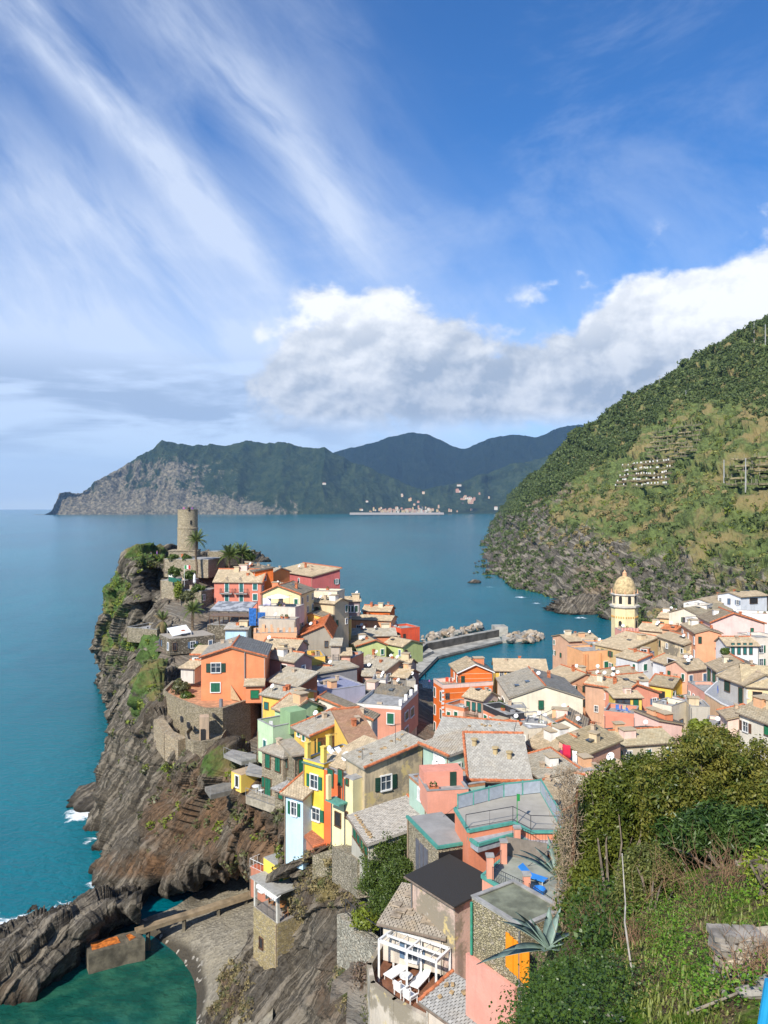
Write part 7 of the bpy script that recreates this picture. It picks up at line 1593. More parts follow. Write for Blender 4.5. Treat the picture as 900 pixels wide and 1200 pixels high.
def armchair(px, py, rz, label):
    t = empty('armchair', Z3(px, py, pz), label, 'armchair', None, rz); mt = simple('lounger_fabric', (.80, .80, .79), .7, .04)
    for n_, c, s in (('seat', (0, 0, .38), (.55, .6, .12)), ('backrest', (0, .3, .62), (.55, .1, .5)), ('armrest', (-.3, 0, .55), (.07, .6, .06)), ('armrest', (.3, 0, .55), (.07, .6, .06))): m = MB(); m.box(c, s); m.build(n_, mt, t)
    for x in (-.27, .27):
        for y in (-.27, .27): m = MB(); m.box((x, y, .27), (.05, .05, .54)); m.build('leg', mt, t)
armchair(470, 1166, 2.3, 'white armchair nearest the parapet on the brown deck'); armchair(481, 1175, 2.3, 'white armchair at the corner right of the first one'); 
table(Z3(476, 1158, pz), 'low white table between the loungers on the brown deck', r=.4)
# blue lounger and debris on the coral patio
lounger(Z3(624, 1032, zt3), .9, 'blue sun lounger on the coral pillared patio', (.03, .22, .62), .85); m = MB(); p = Z3(632, 1048, zt3); m.lathe([(.3, 0), (.36, .3), (.30, .32), (.25, .05)], 12, (p[0], p[1], zt3+.05)); m.build('blue_basin', simple('blue_plastic', (.03, .2, .6), .4), label='round blue plastic basin on the patio by the agave', cat='basin')
# ------------------------------------------------------------------ laundry, parasols and small things
def cloth(p, w, hgt, col, rz, label, cat='laundry'):
    m = MB(); n = 6; vs = []
    for j in range(4):
        for i in range(n+1): vs.append(((i/n-.5)*w, .05*math.sin(i*1.7+j), -hgt*j/3))
    m.add(vs, [(j*(n+1)+i, j*(n+1)+i+1, (j+1)*(n+1)+i+1, (j+1)*(n+1)+i) for j in range(3) for i in range(n)]); o = m.build('laundry', simple('cloth', col, .9, .06), None, True, label=label, cat=cat); o.location = p; o.rotation_euler.z = rz
    so = o.modifiers.new('thick', 'SOLIDIFY'); so.thickness = .03
cloth(A3(664, 873, 90.5), 1.0, 1.5, (.62, .02, .06), -.6, 'red cloth hanging over the pink house balcony'); cloth(A3(659, 879, 91.5), .6, 1.2, (.25, .02, .12), -.6, 'dark magenta cloth left of the red one'); cloth(A3(673.5, 880, 90), .6, 1.5, (.74, .72, .70), -.6, 'white towel hanging right of the red cloth')
cloth(A3(313, 701, 142.5), 1.5, 1.4, (.70, .66, .82), 0, 'pale lilac sheet drying on the awning terrace'); cloth(A3(331, 706, 142.5), 1.0, .9, (.72, .45, .38), 0, 'pink towel drying on the awning terrace railing')
cloth(A3(831, 738, 155), 1.5, 3.0, (.06, .08, .50), 0, 'long bright blue cloth hanging beside the plain pink gable')
m = MB(); p = A3(326, 699, 143); m.lathe([(.05, .7), (2.2, .1), (2.25, .06), (.05, .55)], 8); o = m.build('canopy', simple('white_canvas', (.80, .80, .78), .8, .04)); rt = empty('parasol', tuple(p-np.array([0, 0, 2.2])), 'wide white parasol over the awning terrace', 'parasol'); o.parent = rt; o.location = (0, 0, 2.0); m = MB(); m.bar((0, 0, 0), (0, 0, 2.6), .05); m.build('pole', M_iron, rt)
rt = empty('parasol', A3(478, 771, 165)-np.array([0, 0, 2.2]), 'yellow parasol by the root of the breakwater', 'parasol'); m = MB(); m.lathe([(.05, .8), (2.0, .1), (2.05, .06), (.05, .6)], 8, (0, 0, 1.9)); m.build('canopy', simple('yellow_canvas', (.80, .48, .03), .8, .04), rt); m = MB(); m.bar((0, 0, 0), (0, 0, 2.5), .05); m.build('pole', M_iron, rt)
for (px, py, Yc, rz, l) in ((524, 799, 140, 0, 'red terrace chair left of the pair on the orange house'), (530, 800, 140, 1, 'red terrace chair right of the pair on the orange house')): chair(Vector(A3(px, py+3, Yc)), rz, l, (.6, .08, .03), 1.3)
for i, (px, py) in enumerate(((724, 833), (730, 834), (736, 836))): chair(Vector(A3(px, py+2, 119)), i, ('blue deckchair at the left', 'blue deckchair in the middle', 'blue deckchair at the right')[i]+' of the coral sun terrace', (.10, .22, .55), 1.2)
chair(Z3(843, 812, H-(828-HZ)/F*112+.1), 1, 'bright blue chair on the curved grey balcony terrace', (.02, .12, .62), 1.1)
m = MB(); m.box((0, 0, .3), (2.0, .8, .5)); m.box((0, .35, .6), (2.0, .2, .5)); o = m.build('terrace_sofa', simple('sofa_grey', (.35, .34, .33)), label='grey sofa on the curved grey balcony terrace', cat='sofa'); o.location = Z3(857, 818, H-(828-HZ)/F*112+.08); o.rotation_euler.z = -.7
# antennas and cables
ag = random.Random(77)
def antenna(p, label):
    rt = empty('antenna', p, label, 'antenna', 'aerials on the roofs'); m = MB(); m.bar((0, 0, -.5), (0, 0, 2.0), .022); m.build('mast', M_iron, rt); m = MB(); m.bar((-.6, 0, 1.9), (.6, 0, 1.9), .015)
    for i in range(6): m.bar((-.5+i*.2, -.28, 1.9), (-.5+i*.2, .28, 1.9), .01)
    m.build('aerial', M_iron, rt); rt.rotation_euler.z = ag.random()*3
for hs_, nm in ((TN, 'weathered tan house'), (STN, 'broad stone dotted roof'), (OH, 'tall bright orange house'), (LAU, 'pink laundry balcony house'), (CR, 'cream house with the balcony box'), (CLT, 'whitewashed cluttered terrace'), (YH, 'tall yellow house'), (AW, 'white awning terrace'), (ANX, 'cream annex with plants')):
    antenna(loc(hs_, hs_['W']*ag.uniform(.3, .8), hs_['D']*ag.uniform(.3, .9), hs_['hz'](hs_['W']*.5, hs_['D']*.5)+.2), 'thin television aerial on the '+nm)
def cable(a, b_, sag, label, r=.02):
    m = MB(); n = 16; q = [Vector(a).lerp(Vector(b_), i/n)-Vector((0, 0, sag*4*(i/n)*(1-i/n))) for i in range(n+1)]
    for i in range(n): m.bar(q[i], q[i+1], r)
    m.build('cable', M_iron, label=label, cat='cable')
cable(A3(683, 955, 45), A3(560, 1040, 48), .8, 'black cable sagging across the coral terrace to the shrubs'); cable(A3(430, 1005, 60), A3(540, 940, 54), .5, 'thin cable from the garden to the teal terrace', .015); cable(A3(575, 850, 90), A3(650, 830, 110), .5, 'thin cable between the central roofs', .03)
cable(A3(672, 800, 140), A3(800, 838, 120), 1, 'long cable over the east village roofs', .03)
# ------------------------------------------------------------------ far village at the foot of the mountains
fg = random.Random(3)
fcol = [(.55, .36, .22), (.60, .45, .30), (.50, .26, .18), (.62, .56, .46), (.55, .42, .20)]
fms = []
for c in fcol:
    for hgt in (1.0, 1.6):
        m = MB(); m.box((0, 0, hgt/2), (1, .8, hgt)); m.cur = 1; m.add([(-.55, -.45, hgt), (.55, -.45, hgt), (.55, .45, hgt), (-.55, .45, hgt), (-.3, 0, hgt+.28), (.3, 0, hgt+.28)], [(0, 1, 5, 4), (1, 2, 5), (2, 3, 4, 5), (3, 0, 4)]); m.cur = 2
        for x in (-.3, 0, .3):
            for z in (.3, .75): m.box((x, -.405, z*hgt), (.1, .02, .16))
        fms.append(m.mesh('distant_house', [simple('distant_wall', c), simple('distant_roof', (.34, .15, .08)), M_dark]))
for i in range(120):
    r = fg.random()*.93
    if r < .74: px, py = fg.gauss(472, 26), 600.5-abs(fg.gauss(0, 2.2)); Yd = 5380+(px-420)*2
    elif r < .85: px, py = fg.uniform(540, 562), fg.uniform(583, 590); Yd = 5600
    else: px, py = fg.uniform(405, 600), fg.uniform(572, 598); Yd = 5500
    if not 410 < px < 600: continue
    o = link('distant_house', fg.choice(fms)); o.location = A3(px, py, Yd-60 if r >= .74 else Yd-40); s = fg.uniform(9, 14)*(1.15 if .74 < r < .85 else 1); o.scale = (s*fg.uniform(.8, 1.7), s, s*fg.uniform(.8, 1.3)); o.location.z = max(o.location.z-6, 2)
    tag(o, ('tiny pastel house on the waterfront of the far village', 'small pastel house on the wooded knoll beside the far village', 'tiny pastel house scattered on the slopes above the far village')[0 if r < .74 else 1 if r < .85 else 2], 'house', 'houses of the far village')
for (px, py, w, lab) in ((549, 584, 46, 'pale long convent building on the far wooded knoll'), (380, 567, 24, 'lone cream villa high on the far headland'), (538, 569, 30, 'small cream villa on the far hillside right of the village')):
    o = link('distant_house', fms[6]); o.location = A3(px, py+1, 5300 if px > 400 else 5330); o.scale = (w, 18, 12); tag(o, lab, 'house')
m = MB(); m.hexa([Z3(410, 603.2, 1)-np.array([0, 40, 0]), Z3(520, 603.0, 1)-np.array([0, 40, 0]), A3(520, 601, 5400), A3(410, 601, 5300)], [Z3(410, 603.2, 3)-np.array([0, 30, 0]), Z3(520, 603.0, 3)-np.array([0, 30, 0]), A3(520, 600.6, 5400), A3(410, 600.6, 5300)]); m.build('far_beach', simple('far_sand', (.46, .40, .32)), kind='structure')
# ------------------------------------------------------------------ palms
M_palm = leafm('palm_frond', (.06, .10, .02), (.18, .22, .06), .5, .15); M_palmdry = leafm('palm_dry', (.16, .11, .05), (.28, .22, .10), .7, .1)
def frond_mesh(L, droop, mat, seed):
    g = random.Random(seed); m = MB(); n = 13; pts = []
    for i in range(n+1): t = i/n; pts.append(Vector((L*t*(1-.12*t*droop), 0, L*(.42*t-.95*droop*t*t))))
    for i in range(n):
        m.bar(pts[i], pts[i+1], .03*(1-i/n)+.008, 3); 
        if i < 2: continue
        for s in (-1, 1):
            for k in (0, .5):
                p = pts[i].lerp(pts[i+1], k); ll = L*.26*math.sin(math.pi*min(1, (i+k)/n+.08))**.6; q = p+Vector((ll*.45, s*ll*.85, -ll*(.30+.3*g.random()))); w = Vector((L*.022, 0, 0)); m.add([p-w, p+w, q], [(0, 1, 2)])
    return m.mesh('frond', mat)
def palm(px, pyc, pyb, Y, R, label, dry=0, seed=0, n=22):
    top = Vector(A3(px, pyc, Y)); bot = Vector(A3(px+1, pyb, Y)); g = random.Random(seed); rt = empty('palm_tree', bot, label, 'palm tree'); m = MB(); hgt = top.z-bot.z; k = max(4, int(hgt/.35))
    for i in range(k):
        a, b_ = i/k*hgt, (i+1)/k*hgt; r = (.24 if i % 2 else .28); m.bar((-.12*math.sin(a), 0, a), (-.12*math.sin(b_), 0, b_+.02), r*1.1, 7, r*.85)
    m.build('trunk', simple('palm_bark', (.17, .12, .075), .95, .3, 3), rt); fs = [frond_mesh(R, d, M_palmdry if dry and j % 2 else M_palm, seed+j) for j, d in enumerate((.25, .55, .85, 1.15))]
    cr = empty('crown', (0, 0, hgt)); cr.parent = rt; del_ = None
    for i in range(n):
        t = i/n; j = min(3, int(t*4)); o = link('frond', fs[j], cr); o.rotation_euler = (0, -(1.0-1.25*t), i*2.399+g.random()*.3); s = .85+.25*g.random(); o.scale = (s, s, s)
        if dry and t > .45: o.rotation_euler.y = .6+.7*g.random()
palm(229, 634, 692, 168, 3.1, 'tall slender palm in front of the castle tower', 0, 1)
palm(268, 652, 668, 172, 3.4, 'left of the two bushy palms behind the red house', 0, 2, 30); palm(281, 649, 668, 175, 3.2, 'right of the two bushy palms behind the red house', 0, 3, 30)
palm(225, 716, 738, 148, 2.7, 'squat green palm left of the glass dining canopy', 0, 4, 26); palm(190, 728, 754, 146, 2.4, 'half dry drooping palm on the cliff terrace', 1, 5, 26)
# ------------------------------------------------------------------ shrubs on the headland and terraces
LB = [leaf_ball(70, 1.0, .22, 40+s, .85) for s in range(4)]
M_gr = leafm('shrub_leaf', (.035, .065, .012), (.12, .17, .03)); M_yg = leafm('yellow_green_leaf', (.10, .14, .015), (.26, .30, .04)); M_ol = leafm('olive_leaf', (.07, .08, .03), (.17, .17, .07))
def shrub(label, px, py, Y, wpx_, hpx, mat, seed, name='shrub', n=None, cat='shrub', leaf=.2, group=None):
    c = Vector(A3(px, py, Y)); rx = wpx_*Y/F/2; rz = hpx*Y/F/2; g = np.random.default_rng(seed); n = n or int(10+rx*rz*9); d = g.normal(size=(n, 3)); d /= np.linalg.norm(d, axis=1, keepdims=True); P = d*(g.random((n, 1))**.4)*np.array([rx, rx, rz])*.8
    rt = empty(name, (c.x, c.y, c.z-rz), label, cat, group); m = MB()
    for i in range(min(n, 7)): m.bar((0, 0, -.6), (P[i][0]*.8, P[i][1]*.8, P[i][2]*.8+rz), .05, 4, .02)
    m.build('stem', M_wood, rt); scatter('foliage', [leaf_ball(60, 1.0, leaf/.55, 60+s, .9) for s in range(3)], P+np.array([0, 0, rz]), .35+.4*g.random(n), mat, rt, seed)
SH_ = [('bright yellow green shrub at the top left corner of the headland', 166, 655, 185, 14, 9, M_yg), ('green shrub hanging over the dark rock at the headland top', 184, 657, 180, 10, 8, M_gr), ('row shrub at the foot of the tower base, left', 203, 653, 172, 12, 5, M_gr), ('row shrub at the foot of the tower base, right', 218, 654, 172, 14, 5, M_gr),
 ('large green bush in the upper castle garden', 203, 670, 163, 18, 10, M_gr), ('climbing green vine down the castle garden wall', 209, 690, 157, 7, 26, M_yg), ('green bush on the garden terrace behind the flag', 222, 674, 160, 12, 8, M_gr), ('planted bed beside the tall palm foot', 232, 689, 158, 22, 6, M_gr), ('creeper on the garden rocks under the second terrace', 219, 699, 153, 18, 10, M_ol),
 ('round dark bush on the outer cliff shoulder', 146, 676, 188, 17, 13, M_ol), ('prickly green thicket clinging to the upper cliff', 142, 698, 190, 13, 24, M_yg), ('dense green thicket on the left cliff face', 133, 735, 192, 14, 22, M_gr), ('spreading green scrub below the lido terrace', 160, 752, 150, 22, 12, M_yg), ('small bush at the lip of the lido terrace', 182, 745, 146, 8, 16, M_gr),
 ('long hanging creeper on the rock below the green net', 182, 790, 140, 7, 30, M_yg), ('lower tail of the hanging creeper', 177, 815, 138, 6, 22, M_ol), ('tangled dry shrub in the bastion garden', 212, 804, 114, 16, 16, M_ol), ('green lawn shrub at the bastion garden edge', 220, 816, 112, 16, 6, M_gr), ('dark shrub behind the two palms', 292, 652, 176, 16, 12, M_gr),
 ('shrub at the root of the stone terrace left of the orange house', 235, 759, 132, 12, 5, M_gr), ('grassy tuft hanging on the cliff under the castle', 156, 720, 186, 10, 20, M_yg), ('olive bush between turret and rock', 280, 890, 95, 16, 20, M_ol), ('potted plants on the cream roof terrace', 372, 829, 98, 6, 5, M_gr), ('row of potted plants on the cream annex', 603, 846, 113, 22, 6, M_ol),
 ('flower pots on the coral flank balcony', 581, 828, 120, 20, 5, M_gr), ('plants on the white roof garden by the pink wall', 770, 834, 117, 16, 6, M_gr), ('green plants on the small teal shuttered terrace', 849, 764, 146, 9, 5, M_gr), ('yellow blossoming bush above the big trees', 820, 852, 104, 26, 16, M_yg), ('spiky plants by the lower pink terrace', 845, 858, 103, 18, 6, M_gr), ('red flower box in the white house balcony', 788, 780, 149.5, 12, 4, leafm('red_flowers', (.30, .04, .02), (.20, .14, .03)))]
for i, (l, px, py, Y, w, hh, mt) in enumerate(SH_): shrub(l, px, py, Y, w, hh, mt, 100+i)
# small plants rooted in the cracks of the cliffs
def on_rock(Q, n, seed, fn):
    g = np.random.default_rng(seed); P = Q.reshape(-1, 3); P = P[g.integers(0, len(P), n)]; return P[g.random(n) < fn(P)]
Pc = on_rock(CLIFF_Q[4:], 26000, 1, lambda P: np.clip(veg_cliff(P, np.zeros((len(P), 3)))-.35, 0, 1)*.16*(P[:, 2] > 3)+.006*(P[:, 2] > 9)); g = np.random.default_rng(3)
scatter('cliff_scrub', [leaf_ball(40, 1.0, .30, 80+s, .8) for s in range(4)], Pc, .3+.65*g.random(len(Pc)), M_yg, kind='stuff', seed=8)
Pc = on_rock(CLIFF_Q[4:], 26000, 5, lambda P: np.clip(veg_cliff(P, np.zeros((len(P), 3)))-.2, 0, 1)*.16*(P[:, 2] > 3)+.012*(P[:, 2] > 7)); scatter('cliff_bushes', [leaf_ball(40, 1.0, .30, 90+s, .8) for s in range(4)], Pc, .3+.6*g.random(len(Pc)), M_ol, kind='stuff', seed=9)
def dry_on(P): return blobs(P, [(395, 1020, 45, 40, .9), (430, 1150, 40, 50, .8), (265, 1165, 30, 40, .8), (345, 1060, 20, 20, .4)])*.14
Pc = on_rock(FRONT_Q[3:], 22000, 7, dry_on); scatter('dry_rock_scrub', [leaf_ball(50, 1.0, .22, 70+s, .9) for s in range(4)], Pc, .18+.40*g.random(len(Pc)), leafm('dry_scrub', (.11, .085, .035), (.30, .24, .11), .8, .1), kind='stuff', seed=10)
Pc = on_rock(FRONT_Q[3:], 12000, 8, dry_on); scatter('green_rock_scrub', [leaf_ball(50, 1.0, .22, 75+s, .9) for s in range(4)], Pc, .18+.36*g.random(len(Pc)), M_ol, kind='stuff', seed=11)
# hanging garden trees
def tree(label, base, crown, n_cl, leafn, leaf, mat, seed, rcl=.7, name='tree', trunk_r=.14, stretch=1.0, kindm=None):
    """base: world point; crown: list of (px,py,Y,rx_px,ry_px) lobes filled with leafy clusters"""
    rt = empty(name, base, label, 'tree'); b0 = Vector(base); g = np.random.default_rng(seed); P = []; A = sum(c[3]*c[4] for c in crown)
    for (px, py, Y, rx, ry) in crown:
        c = A3(px, py, Y)-np.array(b0); k = max(3, int(n_cl*rx*ry/A)); d = g.normal(size=(k, 3)); d /= np.linalg.norm(d, axis=1, keepdims=True); P.append(c+d*(g.random((k, 1))**.33)*np.array([rx, (rx+ry)*.5, ry])*Y/F*.86)
    P = np.concatenate(P); cen = P.mean(0); fork = Vector((cen[0]*.5, cen[1]*.5, min(cen[2]*.4, P[:, 2].min()*.8+.3))); m = MB(); m.bar((0, 0, -.8), fork, trunk_r*1.3, 8, trunk_r)
    for i in range(0, len(P), max(1, len(P)//14)):
        q = Vector(P[i]); mid = fork.lerp(q, .5)+Vector((g.normal()*.15, g.normal()*.15, .25)); m.bar(fork, mid, trunk_r*.45, 5, trunk_r*.25); m.bar(mid, q, trunk_r*.25, 4, .012)
    m.build('trunk', simple('bark', (.16, .125, .09), .95, .3, 3), rt); pro = []
    for s in range(5):
        gg = np.random.default_rng(seed*10+s); n = leafn; d = gg.normal(size=(n, 3)); d /= np.linalg.norm(d, axis=1, keepdims=True); c = d*(gg.random((n, 1))**.5)*np.array([1, 1, .8])
        nn = d*.6+gg.normal(size=(n, 3))*.7+np.array([0, 0, .5]); nn /= np.linalg.norm(nn, axis=1, keepdims=True); t = np.cross(nn, gg.normal(size=(n, 3))); t /= np.linalg.norm(t, axis=1, keepdims=True); b_ = np.cross(nn, t); s_ = leaf/rcl*(.6+.8*gg.random(n))[:, None]*.5; w = s_*.42*stretch
        pro.append((np.stack([c-t*s_, c+b_*w+nn*s_*.15, c+t*s_, c-b_*w+nn*s_*.15], 1).reshape(-1, 3), np.arange(4*n).reshape(n, 4)))
    scatter('crown', pro, P, rcl*(.7+.6*g.random(len(P))), mat, rt, seed); return rt
tree('bushy dark green tree at the left of the hanging garden', A3(440, 1062, 60), [(446, 1004, 58, 24, 22), (438, 1030, 57, 18, 18), (466, 992, 58, 20, 14)], 150, 110, .17, M_gr, 5, .55); tree('rounder green tree beside the black roofed house', A3(470, 1075, 56), [(466, 1026, 54, 22, 24), (466, 1050, 54, 18, 18), (446, 1056, 55, 16, 14), (452, 992, 57.5, 16, 12), (474, 984, 58, 12, 12)], 190, 110, .17, M_gr, 6, .55)
shrub('low herbs on the edge of the garden retaining wall', 428, 1076, 56, 34, 14, M_yg, 301, leaf=.12); shrub('dark shrub at the bottom below the pergola deck', 447, 1188, 46, 36, 34, M_ol, 302, leaf=.1); shrub('dry scrub on the rock left of the garden wall', 395, 1010, 68, 30, 26, M_ol, 303, leaf=.1); shrub('grass tufts under the yellow annex', 378, 1052, 70, 22, 20, M_yg, 304, leaf=.1)
shrub('heather tuft beside the deck parapet', 424, 1140, 50, 22, 16, leafm('heather', (.12, .07, .07), (.22, .16, .10)), 305, leaf=.08)
# ------------------------------------------------------------------ foreground slope
fs_ = [[A3(580, 1400, 10.5), A3(640, 1400, 9.5), A3(700, 1400, 9), A3(850, 1400, 8), A3(1000, 1400, 8), A3(1300, 1400, 8)],
 [A3(600, 1240, 18.5), A3(640, 1215, 17), A3(700, 1205, 15), A3(800, 1195, 13), A3(900, 1175, 12), A3(1150, 1160, 12)],
 [A3(634, 1160, 25), A3(660, 1140, 23), A3(705, 1120, 21), A3(790, 1105, 19), A3(900, 1075, 17.5), A3(1150, 1030, 17)],
 [A3(640, 1120, 31), A3(662, 1092, 28), A3(712, 1062, 26), A3(800, 1048, 24), A3(900, 1005, 24), A3(1150, 950, 25)],
 [A3(655, 1085, 38), A3(672, 1050, 35), A3(722, 1010, 35), A3(810, 985, 35), A3(900, 935, 37), A3(1150, 880, 42)],
 [A3(680, 1040, 52), A3(700, 1000, 52), A3(745, 965, 54), A3(825, 935, 58), A3(920, 895, 64), A3(1150, 850, 70)],
 [A3(690, 1030, 66), A3(715, 990, 70), A3(760, 955, 76), A3(835, 930, 84), A3(930, 895, 95), A3(1150, 850, 105)]]
def soil_mat():
    m, b = newmat('slope_soil'); p = geo_pos(); n = noise(p, .55, 6.0, .65); n2 = noise(p, 5.0, 6.0, .7)
    c = mix(sstep(n2, .35, .65), (.055, .040, .022), (.20, .145, .085)); c = mix(sstep(n, .44, .58), c, mix(sstep(n2, .35, .6), (.035, .070, .008), (.11, .19, .025)))
    E.put(b.inputs['Base Color'], c); b.inputs['Roughness'].default_value = 1; b.inputs['Specular IOR Level'].default_value = 0; bump(b, n2, .08, 1.0); return m
Gf = patch(fs_, 150, 170); Pf = Gf.reshape(-1, 3); Pf[:, 2] += .22*fbm(Pf*.7, 5, .6, 12); GFs = Pf.reshape(150, 170, 3)
tag(link('near_slope', np_mesh('near_slope', Pf, grid_faces(150, 170), soil_mat(), False)), kind='structure')
def fpoint(px, py):
    a, b_ = proj(Pf); d = (a-px)**2+(b_-py)**2; idx = np.argsort(d)[:12]; return Vector(Pf[idx[np.argmin(Pf[idx, 1])]])
def f_pick(n, seed, boxes):
    g = np.random.default_rng(seed); r = g.random(n)*147; c = g.random(n)*167; i = r.astype(int); j = c.astype(int); P = GFs[i, j]+(GFs[i+1, j]-GFs[i, j])*(r-i)[:, None]+(GFs[i, j+1]-GFs[i, j])*(c-j)[:, None]; px, py = proj(P); k = np.zeros(n, bool)
    for (x, y, rx, ry) in boxes: k |= (((px-x)/rx)**2+((py-y)/ry)**2) < 1
    return P[k]
g = np.random.default_rng(3)
def leafs(n, leaf, seed, spread=1.0, up=.5, narrow=.42):
    gg = np.random.default_rng(seed); c = gg.normal(size=(n, 3))*np.array([.4, .4, .22])*spread+np.array([0, 0, .25]); nn = gg.normal(size=(n, 3))*.7+np.array([0, 0, up]); nn /= np.linalg.norm(nn, axis=1, keepdims=True); t = np.cross(nn, gg.normal(size=(n, 3))); t /= np.linalg.norm(t, axis=1, keepdims=True); b_ = np.cross(nn, t); s_ = leaf*(.6+.8*gg.random(n))[:, None]*.5; w = s_*narrow
    return np.stack([c-t*s_, c+b_*w+nn*s_*.15, c+t*s_, c-b_*w+nn*s_*.15], 1).reshape(-1, 3), np.arange(4*n).reshape(n, 4)
M_ivy = leafm('ivy_leaf', (.022, .055, .010), (.085, .14, .022), .4, .2); M_grass = leafm('grass_blade', (.07, .11, .015), (.27, .30, .07), .5, .3); M_twig = leafm('dry_twig', (.12, .065, .035), (.30, .18, .10), .9, .0)
P = f_pick(9000, 1, [(690, 1168, 62, 36), (670, 1190, 60, 36), (660, 1215, 60, 30)]); scatter('ivy_ground_cover', [leafs(26, .11, s, 1.0, .8, .7) for s in range(4)], P, .55+.3*g.random(len(P)), M_ivy, kind='stuff', seed=2)
P = f_pick(7000, 2, [(705, 1075, 26, 50)]); scatter('ivy_bank', [leafs(26, .13, s+5, 1.0, .8, .7) for s in range(4)], P+np.array([0, 0, .2]), .6+.5*g.random(len(P)), M_ivy, kind='stuff', seed=3)
def blades(n, L, seed):
    gg = np.random.default_rng(seed); a = gg.random(n)*6.283; b0 = gg.normal(size=(n, 3))*np.array([.12, .12, 0]); ln = L*(.5+.7*gg.random(n)); tip = b0+np.stack([np.cos(a)*ln*.5, np.sin(a)*ln*.5, ln], 1); mid = (b0+tip)/2+np.array([0, 0, .12*L]); w = np.stack([-np.sin(a), np.cos(a), a*0], 1)*.012
    return np.stack([b0-w, b0+w, mid+w, mid-w, mid-w, mid+w, tip+w*.2, tip-w*.2], 1).reshape(-1, 3), np.arange(8*n).reshape(2*n, 4)
P = f_pick(3600, 3, [(830, 1180, 110, 42), (770, 1130, 40, 40), (880, 1080, 60, 40), (790, 1070, 60, 24)]); scatter('grass', [blades(14, .13, s) for s in range(4)], P, .7+.6*g.random(len(P)), M_grass, kind='stuff', seed=4)
P = f_pick(4600, 4, [(770, 1080, 40, 24), (800, 1130, 36, 30), (840, 1050, 60, 18), (880, 1120, 40, 30), (850, 1160, 60, 24)]); scatter('low_herbs', [leafs(22, .09, s+9, .8, 1.0, .6) for s in range(3)], P, .5+.4*g.random(len(P)), leafm('herb_leaf', (.05, .13, .010), (.15, .28, .02), .5, .2), kind='stuff', seed=5)
def twigs(n, L, seed, r=.007):
    gg = random.Random(seed); m = MB()
    for i in range(n):
        p = Vector((gg.gauss(0, .2), gg.gauss(0, .2), 0)); d = Vector((gg.gauss(0, .5), gg.gauss(0, .5), 1)).normalized()
        for k in range(4): q = p+d*L/4; m.bar(p, q, r*(1-k*.2), 3); p = q; d = (d+Vector((gg.gauss(0, .4), gg.gauss(0, .4), gg.gauss(-.05, .2)))).normalized()
    return m.mesh('twigs', M_twig)
def twig_bush(label, px, py, n, L, seed, name='dry_bush', zoff=0, rot=0, Y=None, sc=1.0, step=.3):
    p = fpoint(px, py) if Y is None else Vector(A3(px, py, Y)); rt = empty(name, p, label, 'shrub'); gg = random.Random(seed); ms = [twigs(n//4, L, seed+i) for i in range(4)]
    for i in range(9): o = tag(link('branches', ms[i % 4], rt), kind='stuff'); o.location = (gg.gauss(0, step), gg.gauss(0, step), zoff*gg.random()); o.rotation_euler.z = gg.random()*6; o.scale = (sc, sc, sc)
P = f_pick(2600, 14, [(830, 1140, 110, 60), (780, 1080, 60, 40)]); scatter('dry_litter', [leafs(20, .07, s+30, 1.0, 1.0, .35) for s in range(3)], P, .4+.4*g.random(len(P)), leafm('litter_leaf', (.10, .065, .03), (.28, .20, .10), .9, .0), kind='stuff', seed=15)
twig_bush('heap of dry brown vines beside the ivy bank', 700, 1100, 70, 1.0, 1, step=.5); twig_bush('reddish bare bush under the big right tree, left half', 822, 1050, 40, 1.5, 2, step=.5); twig_bush('reddish bare bush under the big right tree, right half', 855, 1035, 36, 1.5, 3, step=.5); twig_bush('dry twigs below the olive shrub', 745, 1105, 50, .8, 4, step=.4); twig_bush('brown dead plant in front of the dry stone wall', 880, 1140, 50, .9, 5, step=.3)
# dead vines hanging in the column at the left of the ivy tree
vg_ = random.Random(6); rt = empty('dry_vine_column', A3(662, 1110, 29), 'tall column of dead brown vines left of the ivy tree', 'vine'); m = MB()
for i in range(1500):
    t = vg_.random(); p = Vector(A3(662+vg_.gauss(0, 7)+(t)*4+(1-t)*0*(1 if t < .3 else .5), 1115-t*210, 29.2+vg_.gauss(0, .25)))-rt.location
    d = Vector((vg_.gauss(0, .5), vg_.gauss(0, .5), vg_.gauss(.8, .7))).normalized()
    for k in range(4): q = p+d*.11; m.bar(p, q, .008, 3); p = q; d = (d+Vector((vg_.gauss(0, .45), vg_.gauss(0, .45), vg_.gauss(0, .4)))).normalized()
m.build('dead_vines', leafm('vine_straw', (.20, .14, .085), (.42, .32, .21), .9, 0), rt)
m = MB(); m.bar((0, 0, -1), (.5, .1, 6.0), .12, 7, .05); m.build('stem', M_wood, rt)
# trees
M_t1 = leafm('broad_leaf', (.028, .058, .009), (.18, .20, .03), .4, .25); M_t2 = leafm('autumn_leaf', (.035, .080, .010), (.27, .24, .045), .45, .3); M_t3 = leafm('oleander_leaf', (.020, .055, .012), (.09, .15, .03), .4, .2)
tree('dense dark ivy clad tree left of the foreground slope', fpoint(712, 1095), [(722, 935, 31, 44, 42), (700, 985, 30, 34, 42), (690, 1030, 29, 24, 36), (752, 905, 32, 22, 22), (735, 990, 31, 34, 34), (685, 1065, 28, 22, 30), (715, 1060, 28, 26, 34), (745, 960, 31, 30, 40), (668, 1000, 31, 12, 40)], 760, 120, .15, M_t1, 11, .42)
tree('large sprawling tree with yellowing top at the right foreground', fpoint(850, 1010), [(820, 905, 29, 62, 50), (880, 905, 29, 50, 46), (780, 930, 29, 34, 40), (850, 950, 28, 66, 34), (830, 876, 30, 44, 24), (905, 950, 27, 40, 44), (775, 960, 29, 26, 40), (810, 955, 29, 40, 40)], 720, 100, .14, M_t2, 12, .38)
